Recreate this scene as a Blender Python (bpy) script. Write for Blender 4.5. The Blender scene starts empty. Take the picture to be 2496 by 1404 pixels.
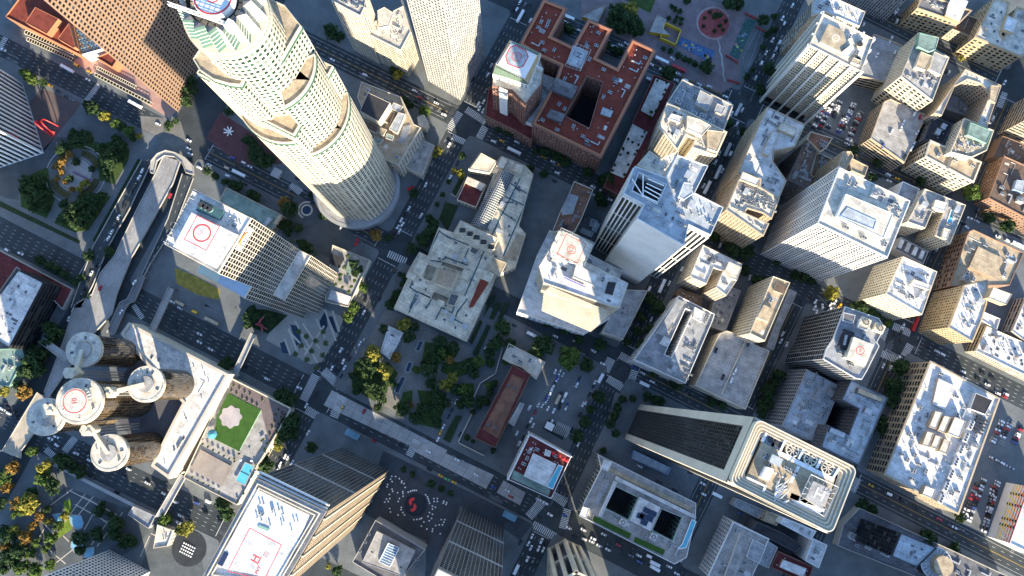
import bpy, math, random, numpy as np
from mathutils import Vector, Matrix
random.seed(7)
SC = bpy.context.scene
COL = SC.collection
# ------------------------------------------------------------------ camera, sky, sun, exposure
FPX, H0 = 1800.0, 600.0                    # focal length in photo pixels, camera height in metres
_d = np.array([1245-1248, 950-702, FPX]); _d /= np.linalg.norm(_d)
_x = np.array([1., 0, 0]) - _d[0]*_d; _x /= np.linalg.norm(_x)
_y = -np.cross(_d, _x)
if _y[1] > 0: _y = -_y
ROT = np.array([_x, _y, -_d])              # photo axes (x right, y down, z forward) -> world
cam = bpy.data.objects.new('camera', bpy.data.cameras.new('camera'))
COL.objects.link(cam)
cam.data.sensor_width = 36; cam.data.lens = FPX/2496*36
cam.data.clip_start = 1; cam.data.clip_end = 6000
_m = ROT @ np.diag([1., -1., -1.])
cam.matrix_world = Matrix([list(_m[0])+[0], list(_m[1])+[0], list(_m[2])+[H0], [0, 0, 0, 1]])
SC.camera = cam
SUN_EL = math.radians(17.5); SUN_AZ = (0.30, -0.954)          # horizontal direction towards the sun
w = bpy.data.worlds.new('World'); SC.world = w; w.use_nodes = True
nt = w.node_tree
sky = nt.nodes.new('ShaderNodeTexSky'); sky.sky_type = 'NISHITA'; sky.sun_disc = False; sky.ozone_density = 4.0; sky.dust_density = .4
sky.sun_elevation = SUN_EL; sky.sun_rotation = math.atan2(SUN_AZ[0], SUN_AZ[1])
nt.links.new(sky.outputs[0], nt.nodes['Background'].inputs[0])
nt.nodes['Background'].inputs[1].default_value = 0.15
sl = bpy.data.lights.new('sun', 'SUN'); sl.energy = 5.0; sl.angle = math.radians(0.5); sl.color = (1, 0.86, 0.64)
so = bpy.data.objects.new('sun', sl); COL.objects.link(so); so.location = (150, -480, 500)
so.rotation_euler = Vector((SUN_AZ[0]*math.cos(SUN_EL), SUN_AZ[1]*math.cos(SUN_EL), math.sin(SUN_EL))).to_track_quat('Z', 'Y').to_euler()
SC.view_settings.view_transform = 'Standard'; SC.view_settings.look = 'None'
SC.view_settings.exposure = 1.8; SC.view_settings.gamma = 1
SC.view_settings.use_curve_mapping = False

# ------------------------------------------------------------------ survey helpers: photo pixel + height -> metres
OC, OR = [0, 400, 800, 1200, 1600, 2000], [0, 350, 700, 1004]
def K(rc, s):
    o = (OC[int(rc[1])], OR[int(rc[0])])
    return [(o[0]+float(a)/3.51, o[1]+float(b)/3.51) for a, b in (t.split(',')[:2] for t in s.split())]
def G(p, z=0.0):
    v = ROT @ np.array([p[0]-1248, p[1]-702, FPX])
    t = (H0-z)/-v[2]
    return (v[0]*t, v[1]*t)
def GK(rc, s, z=0.0): return [G(p, z) for p in K(rc, s)]
def ppm(x, y, z): return FPX/math.sqrt(x*x+y*y+(H0-z)**2)
def solve_h(top, base):
    b = G(base); best = (1e9, 0)
    for z in range(3, 320):
        q = G(top, z); d = math.hypot(q[0]-b[0], q[1]-b[1])
        if d < best[0]: best = (d, z)
    return best[1]
def area(P): return 0.5*sum(P[i-1][0]*P[i][1]-P[i][0]*P[i-1][1] for i in range(len(P)))
def ccw(P): return P if area(P) > 0 else P[::-1]
def inset(P, d):
    n = len(P); out = []
    for i in range(n):
        a, b, c = Vector(P[i-1]), Vector(P[i]), Vector(P[(i+1) % n])
        e, f = (b-a).normalized(), (c-b).normalized()
        n1, n2 = Vector((-e.y, e.x)), Vector((-f.y, f.x))
        m = n1+n2
        k = m.length_squared
        m = m*(2/k) if k > .25 else n1
        out.append((b.x+m.x*d, b.y+m.y*d))
    return out
def inside(p, P):
    r = False
    for i in range(len(P)):
        (x1, y1), (x2, y2) = P[i-1], P[i]
        if (y1 > p[1]) != (y2 > p[1]) and p[0] < (x2-x1)*(p[1]-y1)/(y2-y1)+x1: r = not r
    return r
def seg_dist(p, P):
    best = 1e9
    for i in range(len(P)):
        a, b = P[i-1], P[i]; ax, ay = b[0]-a[0], b[1]-a[1]
        t = max(0, min(1, ((p[0]-a[0])*ax+(p[1]-a[1])*ay)/(ax*ax+ay*ay+1e-9)))
        best = min(best, math.hypot(p[0]-a[0]-t*ax, p[1]-a[1]-t*ay))
    return best
UD = (math.cos(math.radians(-27)), math.sin(math.radians(-27)))   # along the avenues, down and to the right in the photo
VD = (UD[1], -UD[0])                                              # along the cross streets, down and to the left
UA = math.radians(-27); VA = math.radians(-117)

# ------------------------------------------------------------------ materials
MATS = {}
def mat(name, col, rough=.85, dirt=.25, sc=.12, fine=.12, metal=0., spec=.3, stain=None, alpha=None):
    if name in MATS: return MATS[name]
    m = bpy.data.materials.new(name); m.use_nodes = True; t = m.node_tree; L = t.links
    b = t.nodes['Principled BSDF']; b.inputs['Roughness'].default_value = rough
    b.inputs['Metallic'].default_value = metal; b.inputs['Specular IOR Level'].default_value = spec
    if dirt == 0 and fine == 0:
        b.inputs['Base Color'].default_value = (*col, 1)
    else:
        g = t.nodes.new('ShaderNodeNewGeometry')
        n1 = t.nodes.new('ShaderNodeTexNoise'); n1.inputs['Scale'].default_value = sc; n1.inputs['Detail'].default_value = 6; n1.inputs['Roughness'].default_value = .65
        n2 = t.nodes.new('ShaderNodeTexNoise'); n2.inputs['Scale'].default_value = 2.3; n2.inputs['Detail'].default_value = 4
        L.new(g.outputs['Position'], n1.inputs['Vector']); L.new(g.outputs['Position'], n2.inputs['Vector'])
        r = t.nodes.new('ShaderNodeValToRGB')
        lo = tuple(max(0, c*(1-dirt*1.25)) for c in col); hi = tuple(min(1, c*(1+dirt*.45)) for c in col)
        if stain: lo = stain
        r.color_ramp.elements[0].position = .32; r.color_ramp.elements[0].color = (*lo, 1)
        r.color_ramp.elements[1].position = .62; r.color_ramp.elements[1].color = (*hi, 1)
        L.new(n1.outputs['Fac'], r.inputs['Fac'])
        mx = t.nodes.new('ShaderNodeMix'); mx.data_type = 'RGBA'; mx.blend_type = 'MULTIPLY'; mx.inputs[0].default_value = 1
        r2 = t.nodes.new('ShaderNodeValToRGB')
        r2.color_ramp.elements[0].position = .3; r2.color_ramp.elements[0].color = (1-fine*2, 1-fine*2, 1-fine*2, 1)
        r2.color_ramp.elements[1].position = .7; r2.color_ramp.elements[1].color = (1+fine*.5,)*3+(1,)
        L.new(n2.outputs['Fac'], r2.inputs['Fac'])
        L.new(r.outputs[0], mx.inputs[6]); L.new(r2.outputs[0], mx.inputs[7]); L.new(mx.outputs[2], b.inputs['Base Color'])
    MATS[name] = m
    return m
WALLC = dict(white=(.74, .73, .70), cream=(.62, .55, .42), tan=(.46, .37, .26), stone=(.52, .47, .39), conc=(.40, .39, .37), grey=(.30, .31, .32),
             brick=(.24, .125, .095), brown=(.20, .13, .09), rust=(.29, .175, .115), green=(.22, .36, .29), gold=(.46, .355, .215), pink=(.45, .28, .22), black=(.03, .032, .036),
             dark=(.10, .10, .11), orange=(.40, .17, .09), steel=(.55, .57, .58), bronze=(.12, .085, .06), red=(.36, .08, .045), yellow=(.62, .45, .05), pale=(.42, .50, .44), blue=(.30, .40, .52))
def W(c): return mat('wall '+c, WALLC[c], .8, .12, .05, .10)
ROOFC = dict(lawn=(.045, .11, .02), white=(.74, .72, .68), lib=(.78, .69, .53), cream=(.70, .64, .53), grey=(.36, .37, .38), dgrey=(.17, .17, .18), tan=(.50, .40, .27), red=(.235, .055, .036), brown=(.17, .12, .09),
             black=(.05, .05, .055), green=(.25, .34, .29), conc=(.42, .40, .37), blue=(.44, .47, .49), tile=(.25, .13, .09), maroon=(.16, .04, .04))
def RF(c):
    if 'roof '+c in MATS: return MATS['roof '+c]
    m = mat('roof '+c, ROOFC[c], .9, .30 if c not in ('black', 'red', 'lawn') else .2, .16, .2, spec=.2)
    t = m.node_tree; L = t.links; b = t.nodes['Principled BSDF']; src = b.inputs['Base Color'].links[0].from_socket
    g = t.nodes.new('ShaderNodeNewGeometry'); mp = t.nodes.new('ShaderNodeMapping'); mp.inputs['Rotation'].default_value = (0, 0, math.radians(27))
    br = t.nodes.new('ShaderNodeTexBrick'); br.inputs['Scale'].default_value = 1; br.inputs['Brick Width'].default_value = 9; br.inputs['Row Height'].default_value = 2.6
    br.inputs['Mortar Size'].default_value = .09; br.inputs['Color1'].default_value = (1, 1, 1, 1); br.inputs['Color2'].default_value = (.84, .84, .84, 1); br.inputs['Mortar'].default_value = (.62, .61, .60, 1)
    L.new(g.outputs['Position'], mp.inputs['Vector']); L.new(mp.outputs[0], br.inputs['Vector'])
    n = t.nodes.new('ShaderNodeTexNoise'); n.inputs['Scale'].default_value = .55; n.inputs['Detail'].default_value = 8; n.inputs['Roughness'].default_value = .7
    L.new(g.outputs['Position'], n.inputs['Vector']); r = t.nodes.new('ShaderNodeValToRGB')
    r.color_ramp.elements[0].position = .30; r.color_ramp.elements[0].color = (.55, .54, .52, 1); r.color_ramp.elements[1].position = .41; r.color_ramp.elements[1].color = (1, 1, 1, 1)
    L.new(n.outputs['Fac'], r.inputs['Fac'])
    for k in (br.outputs['Color'], r.outputs[0]):
        x = t.nodes.new('ShaderNodeMix'); x.data_type = 'RGBA'; x.blend_type = 'MULTIPLY'; x.inputs[0].default_value = .8
        L.new(src, x.inputs[6]); L.new(k, x.inputs[7]); src = x.outputs[2]
    if c != 'lawn': L.new(src, b.inputs['Base Color'])
    return m
GL = [mat('glass dark', (.022, .03, .035), .08, 0, fine=0, spec=.6), mat('glass grey', (.05, .065, .075), .12, 0, fine=0, spec=.6), mat('glass blind', (.22, .22, .20), .3, 0, fine=0, spec=.5)]
GLG = [mat('glass green', (.012, .036, .030), .08, 0, fine=0, spec=.4), mat('glass green grey', (.03, .075, .06), .12, 0, fine=0, spec=.6), mat('glass green blind', (.10, .15, .12), .3, 0, fine=0, spec=.4)]
GLK = [mat('glass black', (.008, .009, .011), .1, 0, fine=0, spec=.45), mat('glass smoke', (.016, .018, .02), .15, 0, fine=0, spec=.45), mat('glass dusk', (.05, .055, .06), .2, 0, fine=0)]
GLB = [mat('glass bronze', (.016, .012, .009), .05, 0, fine=0, spec=1.), mat('glass bronze mid', (.035, .025, .016), .06, 0, fine=0, spec=1.), mat('glass bronze pale', (.09, .06, .035), .1, 0, fine=0)]
GLASS = dict(d=GL, g=GLG, k=GLK, b=GLB)
ASPH = mat('asphalt', (.050, .061, .067), .9, .30, .05, .25)
PAVE = mat('pavement concrete', (.14, .153, .157), .9, .22, .06, .15)
PAVE2 = mat('plaza paving', (.088, .099, .104), .9, .2, .1, .15)
CONC = mat('light concrete', (.38, .37, .35), .9, .2, .08, .12)
WHITE = mat('white paint', (.8, .8, .78), .5, .06, .3, .05)
LINE = mat('road paint', (.62, .62, .60), .8, .2, .6, .15)
YLINE = mat('yellow road paint', (.55, .36, .06), .8, .2, .6, .15)
REDP = mat('red paint', (.60, .045, .04), .6, .1, .4, .06)
STEEL = mat('galvanised steel', (.45, .46, .46), .5, .2, .5, .1, metal=.3)
DARKM = mat('dark metal', (.04, .042, .045), .6, .2, .5, .1)
GRASS = mat('lawn grass', (.055, .095, .025), 1, .35, .25, .3)
POOL = mat('pool water', (.10, .42, .52), .05, .12, .3, .05, spec=.5)
POND = mat('pond water', (.012, .028, .06), .05, .2, .3, 0, spec=.5)
HEDGE = mat('hedge leaves', (.028, .05, .018), .95, .4, .6, .3)
SOIL = mat('soil', (.07, .05, .035), 1, .3, .3, .2)

# ------------------------------------------------------------------ mesh builder
class M:
    def __init__(s): s.v = []; s.f = []; s.m = []
    def quad(s, a, b, c, d, m=0):
        i = len(s.v); s.v += [a, b, c, d]; s.f.append((i, i+1, i+2, i+3)); s.m.append(m)
    def ngon(s, P, z, m=0, up=True):
        i = len(s.v); s.v += [(p[0], p[1], z) for p in P]; r = tuple(range(i, i+len(P)))
        s.f.append(r if up else r[::-1]); s.m.append(m)
    def prism(s, P, z0, z1, m=0, cap=True, mc=None):
        P = ccw(P); n = len(P); i = len(s.v)
        s.v += [(p[0], p[1], z0) for p in P]+[(p[0], p[1], z1) for p in P]
        for k in range(n):
            j = (k+1) % n; s.f.append((i+k, i+j, i+n+j, i+n+k)); s.m.append(m)
        if cap: s.f.append(tuple(range(i+n, i+2*n))); s.m.append(m if mc is None else mc)
    def ring(s, P, Q, z, m=0):
        n = len(P); i = len(s.v); s.v += [(p[0], p[1], z) for p in P]+[(p[0], p[1], z) for p in Q]
        for k in range(n):
            j = (k+1) % n; s.f.append((i+k, i+j, i+n+j, i+n+k)); s.m.append(m)
    def curb(s, P, t, z0, z1, m=0):          # a closed wall of thickness t inside polygon P
        P = ccw(P); Q = inset(P, t)
        s.prism(P, z0, z1, m, False); s.ring(P, Q, z1, m)
        n = len(Q); i = len(s.v); s.v += [(q[0], q[1], z0) for q in Q]+[(q[0], q[1], z1) for q in Q]
        for k in range(n):
            j = (k+1) % n; s.f.append((i+j, i+k, i+n+k, i+n+j)); s.m.append(m)
    def obox(s, c, ax, lx, ly, z0, z1, m=0, bottom=False):   # box at c, x axis angle ax
        cx, sx = math.cos(ax), math.sin(ax); hx, hy = lx/2, ly/2
        P = [(c[0]+x*cx-y*sx, c[1]+x*sx+y*cx) for x, y in ((-hx, -hy), (hx, -hy), (hx, hy), (-hx, hy))]
        s.prism(P, z0, z1, m)
        if bottom: s.ngon(P, z0, m, False)
    def cyl(s, c, r, z0, z1, n=16, m=0, r1=None, mc=None):
        r1 = r if r1 is None else r1; i = len(s.v)
        for rr, z in ((r, z0), (r1, z1)):
            s.v += [(c[0]+rr*math.cos(6.28319*k/n), c[1]+rr*math.sin(6.28319*k/n), z) for k in range(n)]
        for k in range(n):
            j = (k+1) % n; s.f.append((i+k, i+j, i+n+j, i+n+k)); s.m.append(m)
        s.f.append(tuple(range(i+n, i+2*n))); s.m.append(m if mc is None else mc)
    def annulus(s, c, r0, r1, z, n=40, m=0, a0=0, a1=6.28319):
        for k in range(n):
            a, b = a0+(a1-a0)*k/n, a0+(a1-a0)*(k+1)/n
            s.quad((c[0]+r0*math.cos(a), c[1]+r0*math.sin(a), z), (c[0]+r1*math.cos(a), c[1]+r1*math.sin(a), z),
                   (c[0]+r1*math.cos(b), c[1]+r1*math.sin(b), z), (c[0]+r0*math.cos(b), c[1]+r0*math.sin(b), z), m)
    def bar(s, a, b, t, m=0):
        a, b = Vector(a), Vector(b); d = (b-a)
        if d.length < 1e-4: return
        d.normalize(); u = d.orthogonal().normalized()*t/2; w_ = d.cross(u)
        i = len(s.v)
        for p in (a, b): s.v += [tuple(p+u+w_), tuple(p-u+w_), tuple(p-u-w_), tuple(p+u-w_)]
        for k in range(4):
            j = (k+1) % 4; s.f.append((i+k, i+j, i+4+j, i+4+k)); s.m.append(m)
        s.f += [(i+3, i+2, i+1, i), (i+4, i+5, i+6, i+7)]; s.m += [m, m]
    def mesh(s, name, mats):
        me = bpy.data.meshes.new(name); me.from_pydata([tuple(map(float, v)) for v in s.v], [], s.f)
        for q in mats: me.materials.append(q)
        if len(mats) > 1: me.polygons.foreach_set('material_index', s.m)
        me.update(); return me
    def build(s, name, mats, parent=None):
        if not s.f: return None
        return link(name, s.mesh(name, mats if isinstance(mats, (list, tuple)) else [mats]), parent)
def link(name, me, parent=None, loc=None, rot=0.):
    o = bpy.data.objects.new(name, me); COL.objects.link(o)
    if parent is not None:
        o.parent = parent; pl = root_loc(parent)
        L = loc or (0, 0, 0); o.location = (L[0]-pl[0], L[1]-pl[1], L[2]-pl[2])
    elif loc: o.location = loc
    if rot: o.rotation_euler = (0, 0, rot)
    return o
RL = {}
def root_loc(o):
    t = (0, 0, 0)
    while o is not None:
        t = (t[0]+o.location[0], t[1]+o.location[1], t[2]+o.location[2]); o = o.parent
    return t
def tag(o, label=None, cat=None, group=None, kind=None):
    if label: o['label'] = label
    if cat: o['category'] = cat
    if group: o['group'] = group
    if kind: o['kind'] = kind
    return o
def thing(name, label, cat, loc, group=None):
    o = bpy.data.objects.new(name, None); o.empty_display_size = 2; COL.objects.link(o)
    o.location = (loc[0], loc[1], loc[2] if len(loc) > 2 else 0)
    return tag(o, label, cat, group)
def sheet(name, P, z, m, parent=None, kind='structure'):
    b = M(); b.ngon(ccw(P), z); o = b.build(name, m, parent)
    if parent is None: o['kind'] = kind
    return o
def slab(name, P, z0, z1, m, parent=None, kind='structure'):
    b = M(); b.prism(P, z0, z1); o = b.build(name, m, parent)
    if parent is None: o['kind'] = kind
    return o
ORD = 'first second third fourth fifth sixth seventh eighth ninth tenth eleventh twelfth thirteenth fourteenth fifteenth sixteenth seventeenth eighteenth nineteenth'.split()
for _t, _n in (('twent', 20), ('thirt', 30), ('fort', 40), ('fift', 50), ('sixt', 60)): ORD += [_t+'ieth']+[_t+'y-'+o for o in ORD[:9]]
# ------------------------------------------------------------------ ground, streets, pavements
sheet('ground', [(-1500, -1300), (1500, -1300), (1500, 1500), (-1500, 1500)], -0.02, ASPH)
class Line:
    def __init__(s, a, b, hw):
        s.p = Vector(G(a)); s.d = (Vector(G(b))-s.p).normalized(); s.hw = hw; s.n = Vector((-s.d.y, s.d.x))
    def off(s, k): q = Line.__new__(Line); q.p = s.p+s.n*k; q.d = s.d; q.n = s.n; q.hw = s.hw; return q
def cross(a, b):
    den = a.d.x*b.d.y-a.d.y*b.d.x; r = b.p-a.p
    return a.p+a.d*((r.x*b.d.y-r.y*b.d.x)/den)
def sh(l, k): q = l.off(k); q.hw = 0; return q
# avenues run along +u (n points up-right = -v); cross streets run along +v (n points along +u)
FIG = Line((154, 1092), (400, 1212), 11); FLO = Line((485, 814), (1342, 1255), 11); HOP = Line((430, 330), (2097, 1180), 8.5)
GRA = Line((885, 171), (2182, 814), 9); OLI = Line((1513, 120), (2236, 444), 9); HIL = Line((2171, 55), (2420, 180), 9)
FOU = Line((520, 220), (240, 720), 17); FIF = Line((1199, 171), (770, 956), 9.5); SIX = Line((1811, 262), (1342, 1255), 8.5)
WIL = Line((1935, 745), (1725, 1180), 8); SEV = Line((2425, 313), (2082, 1080), 9)
US = [sh(FIG, -170), FIG, FLO, HOP, GRA, OLI, HIL, sh(HIL, 230)]
VS = [sh(FOU, -330), FOU, FIF, SIX, SEV, sh(SEV, 330)]
def block(u0, u1, v0, v1, name='pavement', z=.13, m=PAVE):
    a, b = u0.off(u0.hw), u1.off(-u1.hw); c, d = v0.off(v0.hw), v1.off(-v1.hw)
    P = [cross(a, c), cross(a, d), cross(b, d), cross(b, c)]
    P = ccw([(p.x, p.y) for p in P]); n = 4; Q = []
    for i in range(4):                       # rounded kerb corners
        p0, p1, p2 = Vector(P[i-1]), Vector(P[i]), Vector(P[(i+1) % 4])
        e, f = (p0-p1).normalized(), (p2-p1).normalized()
        for t in (0, .25, .5, .75, 1): 
            q = (p1+e*4)*(1-t)**2+p1*2*t*(1-t)+(p1+f*4)*t*t; Q.append((q.x, q.y))
    return slab(name, Q, -.02, z, m)
for i in range(len(US)-1):
    for j in range(len(VS)-1):
        if US[i] in (FLO, HOP) and VS[j] is SIX:
            block(US[i], US[i+1], SIX, WIL); block(US[i], US[i+1], WIL, SEV)
        else: block(US[i], US[i+1], VS[j], VS[j+1])
slab('plaza', GK('22', '905,100 1180,200 1620,420 1560,560 1180,520 880,300'), -.02, .126, PAVE)
def lanes(st, a, b, offs, name, lines=('d',)):
    """painted lane lines on street ST between the cross lines A and B"""
    p, q = cross(st, a.off(a.hw+6)), cross(st, b.off(-b.hw-6)); L = (q-p).length; d = (q-p)/L; bm = M()
    an = math.atan2(d.y, d.x)
    for o, k in offs:
        if k == 'y':
            for s_ in (-.2, .2):
                c = p+d*L/2+st.n*(o+s_); bm.obox(c, an, L, .14, -.018, -.012, 1)
        elif k == 's':
            c = p+d*L/2+st.n*o; bm.obox(c, an, L, .16, -.018, -.012, 0)
        else:
            t = 2
            while t < L-2:
                c = p+d*t+st.n*o; bm.obox(c, an, 2.6, .17, -.018, -.012, 0); t += 7.5
    for e in (p, q):
        c = e; bm.obox(c, an, .4, st.hw*1.7, -.018, -.0115, 0)
    tag(bm.build('lane_marking', [LINE, YLINE]), kind='structure')
TW = [(-3.4, 'd'), (0, 'y'), (3.4, 'd'), (-6.3, 's'), (6.3, 's')]
ONE = [(-6.4, 'd'), (-3.2, 'd'), (0, 'd'), (3.2, 'd'), (6.4, 'd')]
for a, b in ((FOU, FIF), (FIF, SIX), (SIX, SEV)):
    lanes(FLO, a, b, ONE, 'f'); lanes(GRA, a, b, ONE, 'g')
    if a is not FIF: lanes(HOP, a, b, TW, 'h')
lanes(HOP, VS[0], FOU, ONE, 'h'); lanes(GRA, VS[0], FIF, TW, 'g'); lanes(FLO, VS[0], FOU, ONE, 'f'); lanes(FIG, VS[0], FIF, ONE, 'f')
for a, b in ((FIF, SIX), (SIX, SEV), (SEV, VS[-1])): lanes(OLI, a, b, TW, 'o'); lanes(HIL, a, b, TW, 'o')
lanes(GRA, SEV, VS[-1], ONE, 'g'); lanes(HOP, SEV, VS[-1], TW, 'h'); lanes(FLO, SIX, SEV, ONE, 'f')
for a, b in ((FLO, HOP), (HOP, GRA), (GRA, OLI), (OLI, HIL)):
    lanes(FIF, a, b, ONE, 'v'); lanes(SIX, a, b, ONE, 'v'); lanes(SEV, a, b, TW, 'v')
    if b is not OLI and b is not HIL: lanes(WIL, a, b, TW, 'w')
lanes(FIF, FIG, FLO, ONE, 'v'); lanes(SIX, FIG, FLO, ONE, 'v')
# crosswalks: middle line from A to B, length of the bars, number of bars
def crosswalk(rc, s, n, ln=5.0):
    a, b = [Vector(p) for p in GK(rc, s)]; d = b-a; an = math.atan2(d.y, d.x); bm = M()
    for k in range(n):
        c = a+d*((k+.5)/n); bm.obox(c, an, d.length/n*.5, ln, -.018, -.009)
    tag(bm.build('crosswalk', [LINE]), kind='structure')
for rc, s, n, ln in [('02', '1180,935 1350,1045', 14, 6), ('02', '1130,960 1030,1110', 12, 6), ('02', '1060,1170 1220,1240', 12, 5), ('02', '1345,1085 1285,1200', 9, 6),
    ('00', '845,720 720,885', 14, 4.5), ('00', '50,320 -10,430', 8, 4.5), ('11', '1085,345 1170,420', 9, 6), ('11', '880,520 1000,575', 10, 4), ('12', '510,940 670,1010', 9, 6),
    ('21', '1300,750 1190,970', 17, 7), ('21', '1365,715 1510,855', 13, 7), ('21', '1215,1045 1385,1150', 14, 6.5), ('21', '1525,930 1450,1115', 14, 7),
    ('23', '1090,580 1210,645', 11, 6), ('23', '1020,610 965,720', 9, 7), ('23', '985,780 1135,880', 12, 6), ('23', '1220,710 1165,870', 11, 6),
    ('25', '565,345 505,520', 14, 4.5), ('25', '620,330 770,395', 11, 6), ('25', '510,560 650,620', 11, 6), ('25', '770,490 715,590', 9, 6),
    ('32', '760,240 690,380', 11, 6), ('33', '435,760 310,900', 14, 7), ('33', '520,710 630,790', 9, 6), ('33', '645,830 600,1000', 12, 6), ('33', '345,960 540,1070', 13, 6), ('33', '1620,1260 1700,1320', 6, 5),
    ('35', '325,570 255,720', 13, 5), ('30', '660,200 550,340', 14, 6), ('30', '390,320 460,380', 6, 5), ('05', '1580,790 1530,920', 9, 5), ('20', '1140,150 1220,270', 9, 4), ('14', '690,-100 740,-80', 4, 4)]:
    crosswalk(rc, s, n, ln)
# worn concrete bus lanes and concrete street panels in the avenue below the gardens (recessed joints between the slabs)
def slabs(rc, s, nu, nv, name='concrete_slab', z=-.008, m=CONC):
    a, b, c, d = [Vector(p) for p in GK(rc, s)]; proto = None
    for i in range(nu):
        for j in range(nv):
            f = lambda x, y: (a*(1-x)+b*x)*(1-y)+(d*(1-x)+c*x)*y
            e = .014; P = [f((i+e)/nu, (j+e)/nv), f((i+1-e)/nu, (j+e)/nv), f((i+1-e)/nu, (j+1-e)/nv), f((i+e)/nu, (j+1-e)/nv)]
            o = slab(name, [(p.x, p.y) for p in P], -.02, z+random.uniform(-.004, .004), m); o['kind'] = 'structure'
slabs('22', '30,880 1020,1395 960,1480 -40,1010', 13, 3)
slabs('32', '800,260 1420,540 1350,660 740,340', 9, 3)
slabs('32', '1500,585 1690,690 1640,800 1440,690', 3, 2)
# patches of ground
for name, rc, s, z, m in [
    ('plaza', '00', '620,530 700,480 1100,520 1180,640 1540,930 1440,1010 1200,860 820,640', .14, mat('pink granite', (.42, .25, .20), .8, .15, .1, .1)),
    ('plaza', '10', '0,180 360,60 480,-60 640,-40 420,200 300,330 170,320 160,480 60,470 0,440', .14, PAVE2),
    ('plaza', '00', '360,760 700,880 640,970 540,1090 380,1290 250,870', .14, mat('red brown paving', (.12, .09, .085), .9, .15, .1, .1)),
    ('lawn', '10', '480,80 620,-60 800,-60 830,60 640,40 520,130', .145, GRASS), ('lawn', '10', '830,60 870,0 1040,-40 1110,60 1100,140 980,350 850,310', .145, GRASS),
    ('lawn', '10', '170,360 260,270 410,200 430,360 480,460 400,640 180,540', .145, GRASS), ('lawn', '10', '540,560 760,430 950,450 760,740 640,760 460,680', .145, GRASS),
    ('hedge_bed', '10', '0,490 690,830 680,860 0,540', .16, HEDGE), ('hedge_bed', '10', '1180,130 1215,140 830,860 790,830', .16, HEDGE),
    ('plaza', '22', '500,180 960,400 1230,520 1180,640 900,1230 560,1060 150,830 270,560', .145, mat('garden paths', (.20, .195, .18), .9, .2, .1, .15)),
    ('lawn', '22', '220,640 520,640 600,740 480,900 400,980 200,860', .15, GRASS), ('lawn', '22', '830,470 1130,520 1090,600 900,660 800,640', .15, GRASS),
    ('lawn', '22', '980,640 1140,640 1200,740 1080,780 960,720', .15, GRASS), ('lawn', '22', '640,900 720,880 720,1000 690,1060 600,1060', .15, GRASS),
    ('lawn', '22', '760,880 1010,900 1000,1030 930,1210 720,1160 790,1000', .15, GRASS), ('lawn', '22', '1060,830 1250,820 1240,1000 1100,920', .15, GRASS),
    ('plaza', '03', '760,-120 1500,-120 2200,120 2090,720 1960,800 1640,660 1540,640 1310,420 760,160', .14, mat('pershing paving', (.21, .165, .175), .9, .22, .1, .15)),
    ('lawn', '03', '1080,-30 1200,-60 1420,-60 1350,115', .15, GRASS), ('path', '04', '0,370 180,420 300,520 390,640 330,640 260,540 120,450 0,410', .15, PAVE),
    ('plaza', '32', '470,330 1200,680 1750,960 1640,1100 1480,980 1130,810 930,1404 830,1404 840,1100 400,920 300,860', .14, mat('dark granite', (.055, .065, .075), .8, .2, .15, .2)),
    ('plaza', '20', '1190,1050 1440,700 1500,760 1230,1130', .14, PAVE2),
    ('plaza', '30', '560,640 960,780 1340,900 1180,1160 700,1404 420,1380 300,900', .14, PAVE2), ('lawn', '30', '545,760 610,750 620,1000 490,1090 480,1050 560,920', .15, mat('bright lawn', (.16, .24, .03), 1, .25, .25, .2)),
    ('plaza', '11', '1140,430 1700,830 1480,1000 1010,820 1000,620', .14, PAVE2), ('plaza', '01', '480,960 900,1230 1010,1404 640,1404 360,1180', .14, mat('maroon brick paving', (.12, .055, .055), .9, .15, .15, .15)),
    ('plaza', '30', '1330,960 1700,1100 1755,1404 1180,1404', .14, PAVE2), ('pavement', '23', '1050,900 1230,960 1200,1050 1000,1404 850,1404 1000,1100', .14, mat('pale pavement', (.17, .175, .175), .9, .15, .1, .1)),
    ('lawn', '11', '90,1060 280,1140 480,1250 470,1340 280,1290 110,1200', .16, mat('dry lawn', (.30, .24, .05), 1, .3, .2, .2)), ('plaza', '11', '0,1010 110,1060 110,1200 400,1404 0,1290', .14, PAVE),  # yellow lawn here is sunlit grass, the light put into its colour
    ('plaza', '21', '350,150 590,60 560,250 700,330 690,380 540,300 340,170', .14, PAVE), ('lawn', '21', '720,190 860,190 1060,240 890,400 690,320', .16, mat('ivy', (.02, .045, .018), 1, .3, .4, .3)),
    ('plaza', '21', '980,230 1360,180 1540,260 1480,420 1350,640 1250,660 870,450', .142, mat('terrace paving', (.30, .29, .26), .9, .12, .15, .1))]:
    o = slab(name, GK(rc, s), -.02, z, m); o['kind'] = 'structure'
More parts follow.
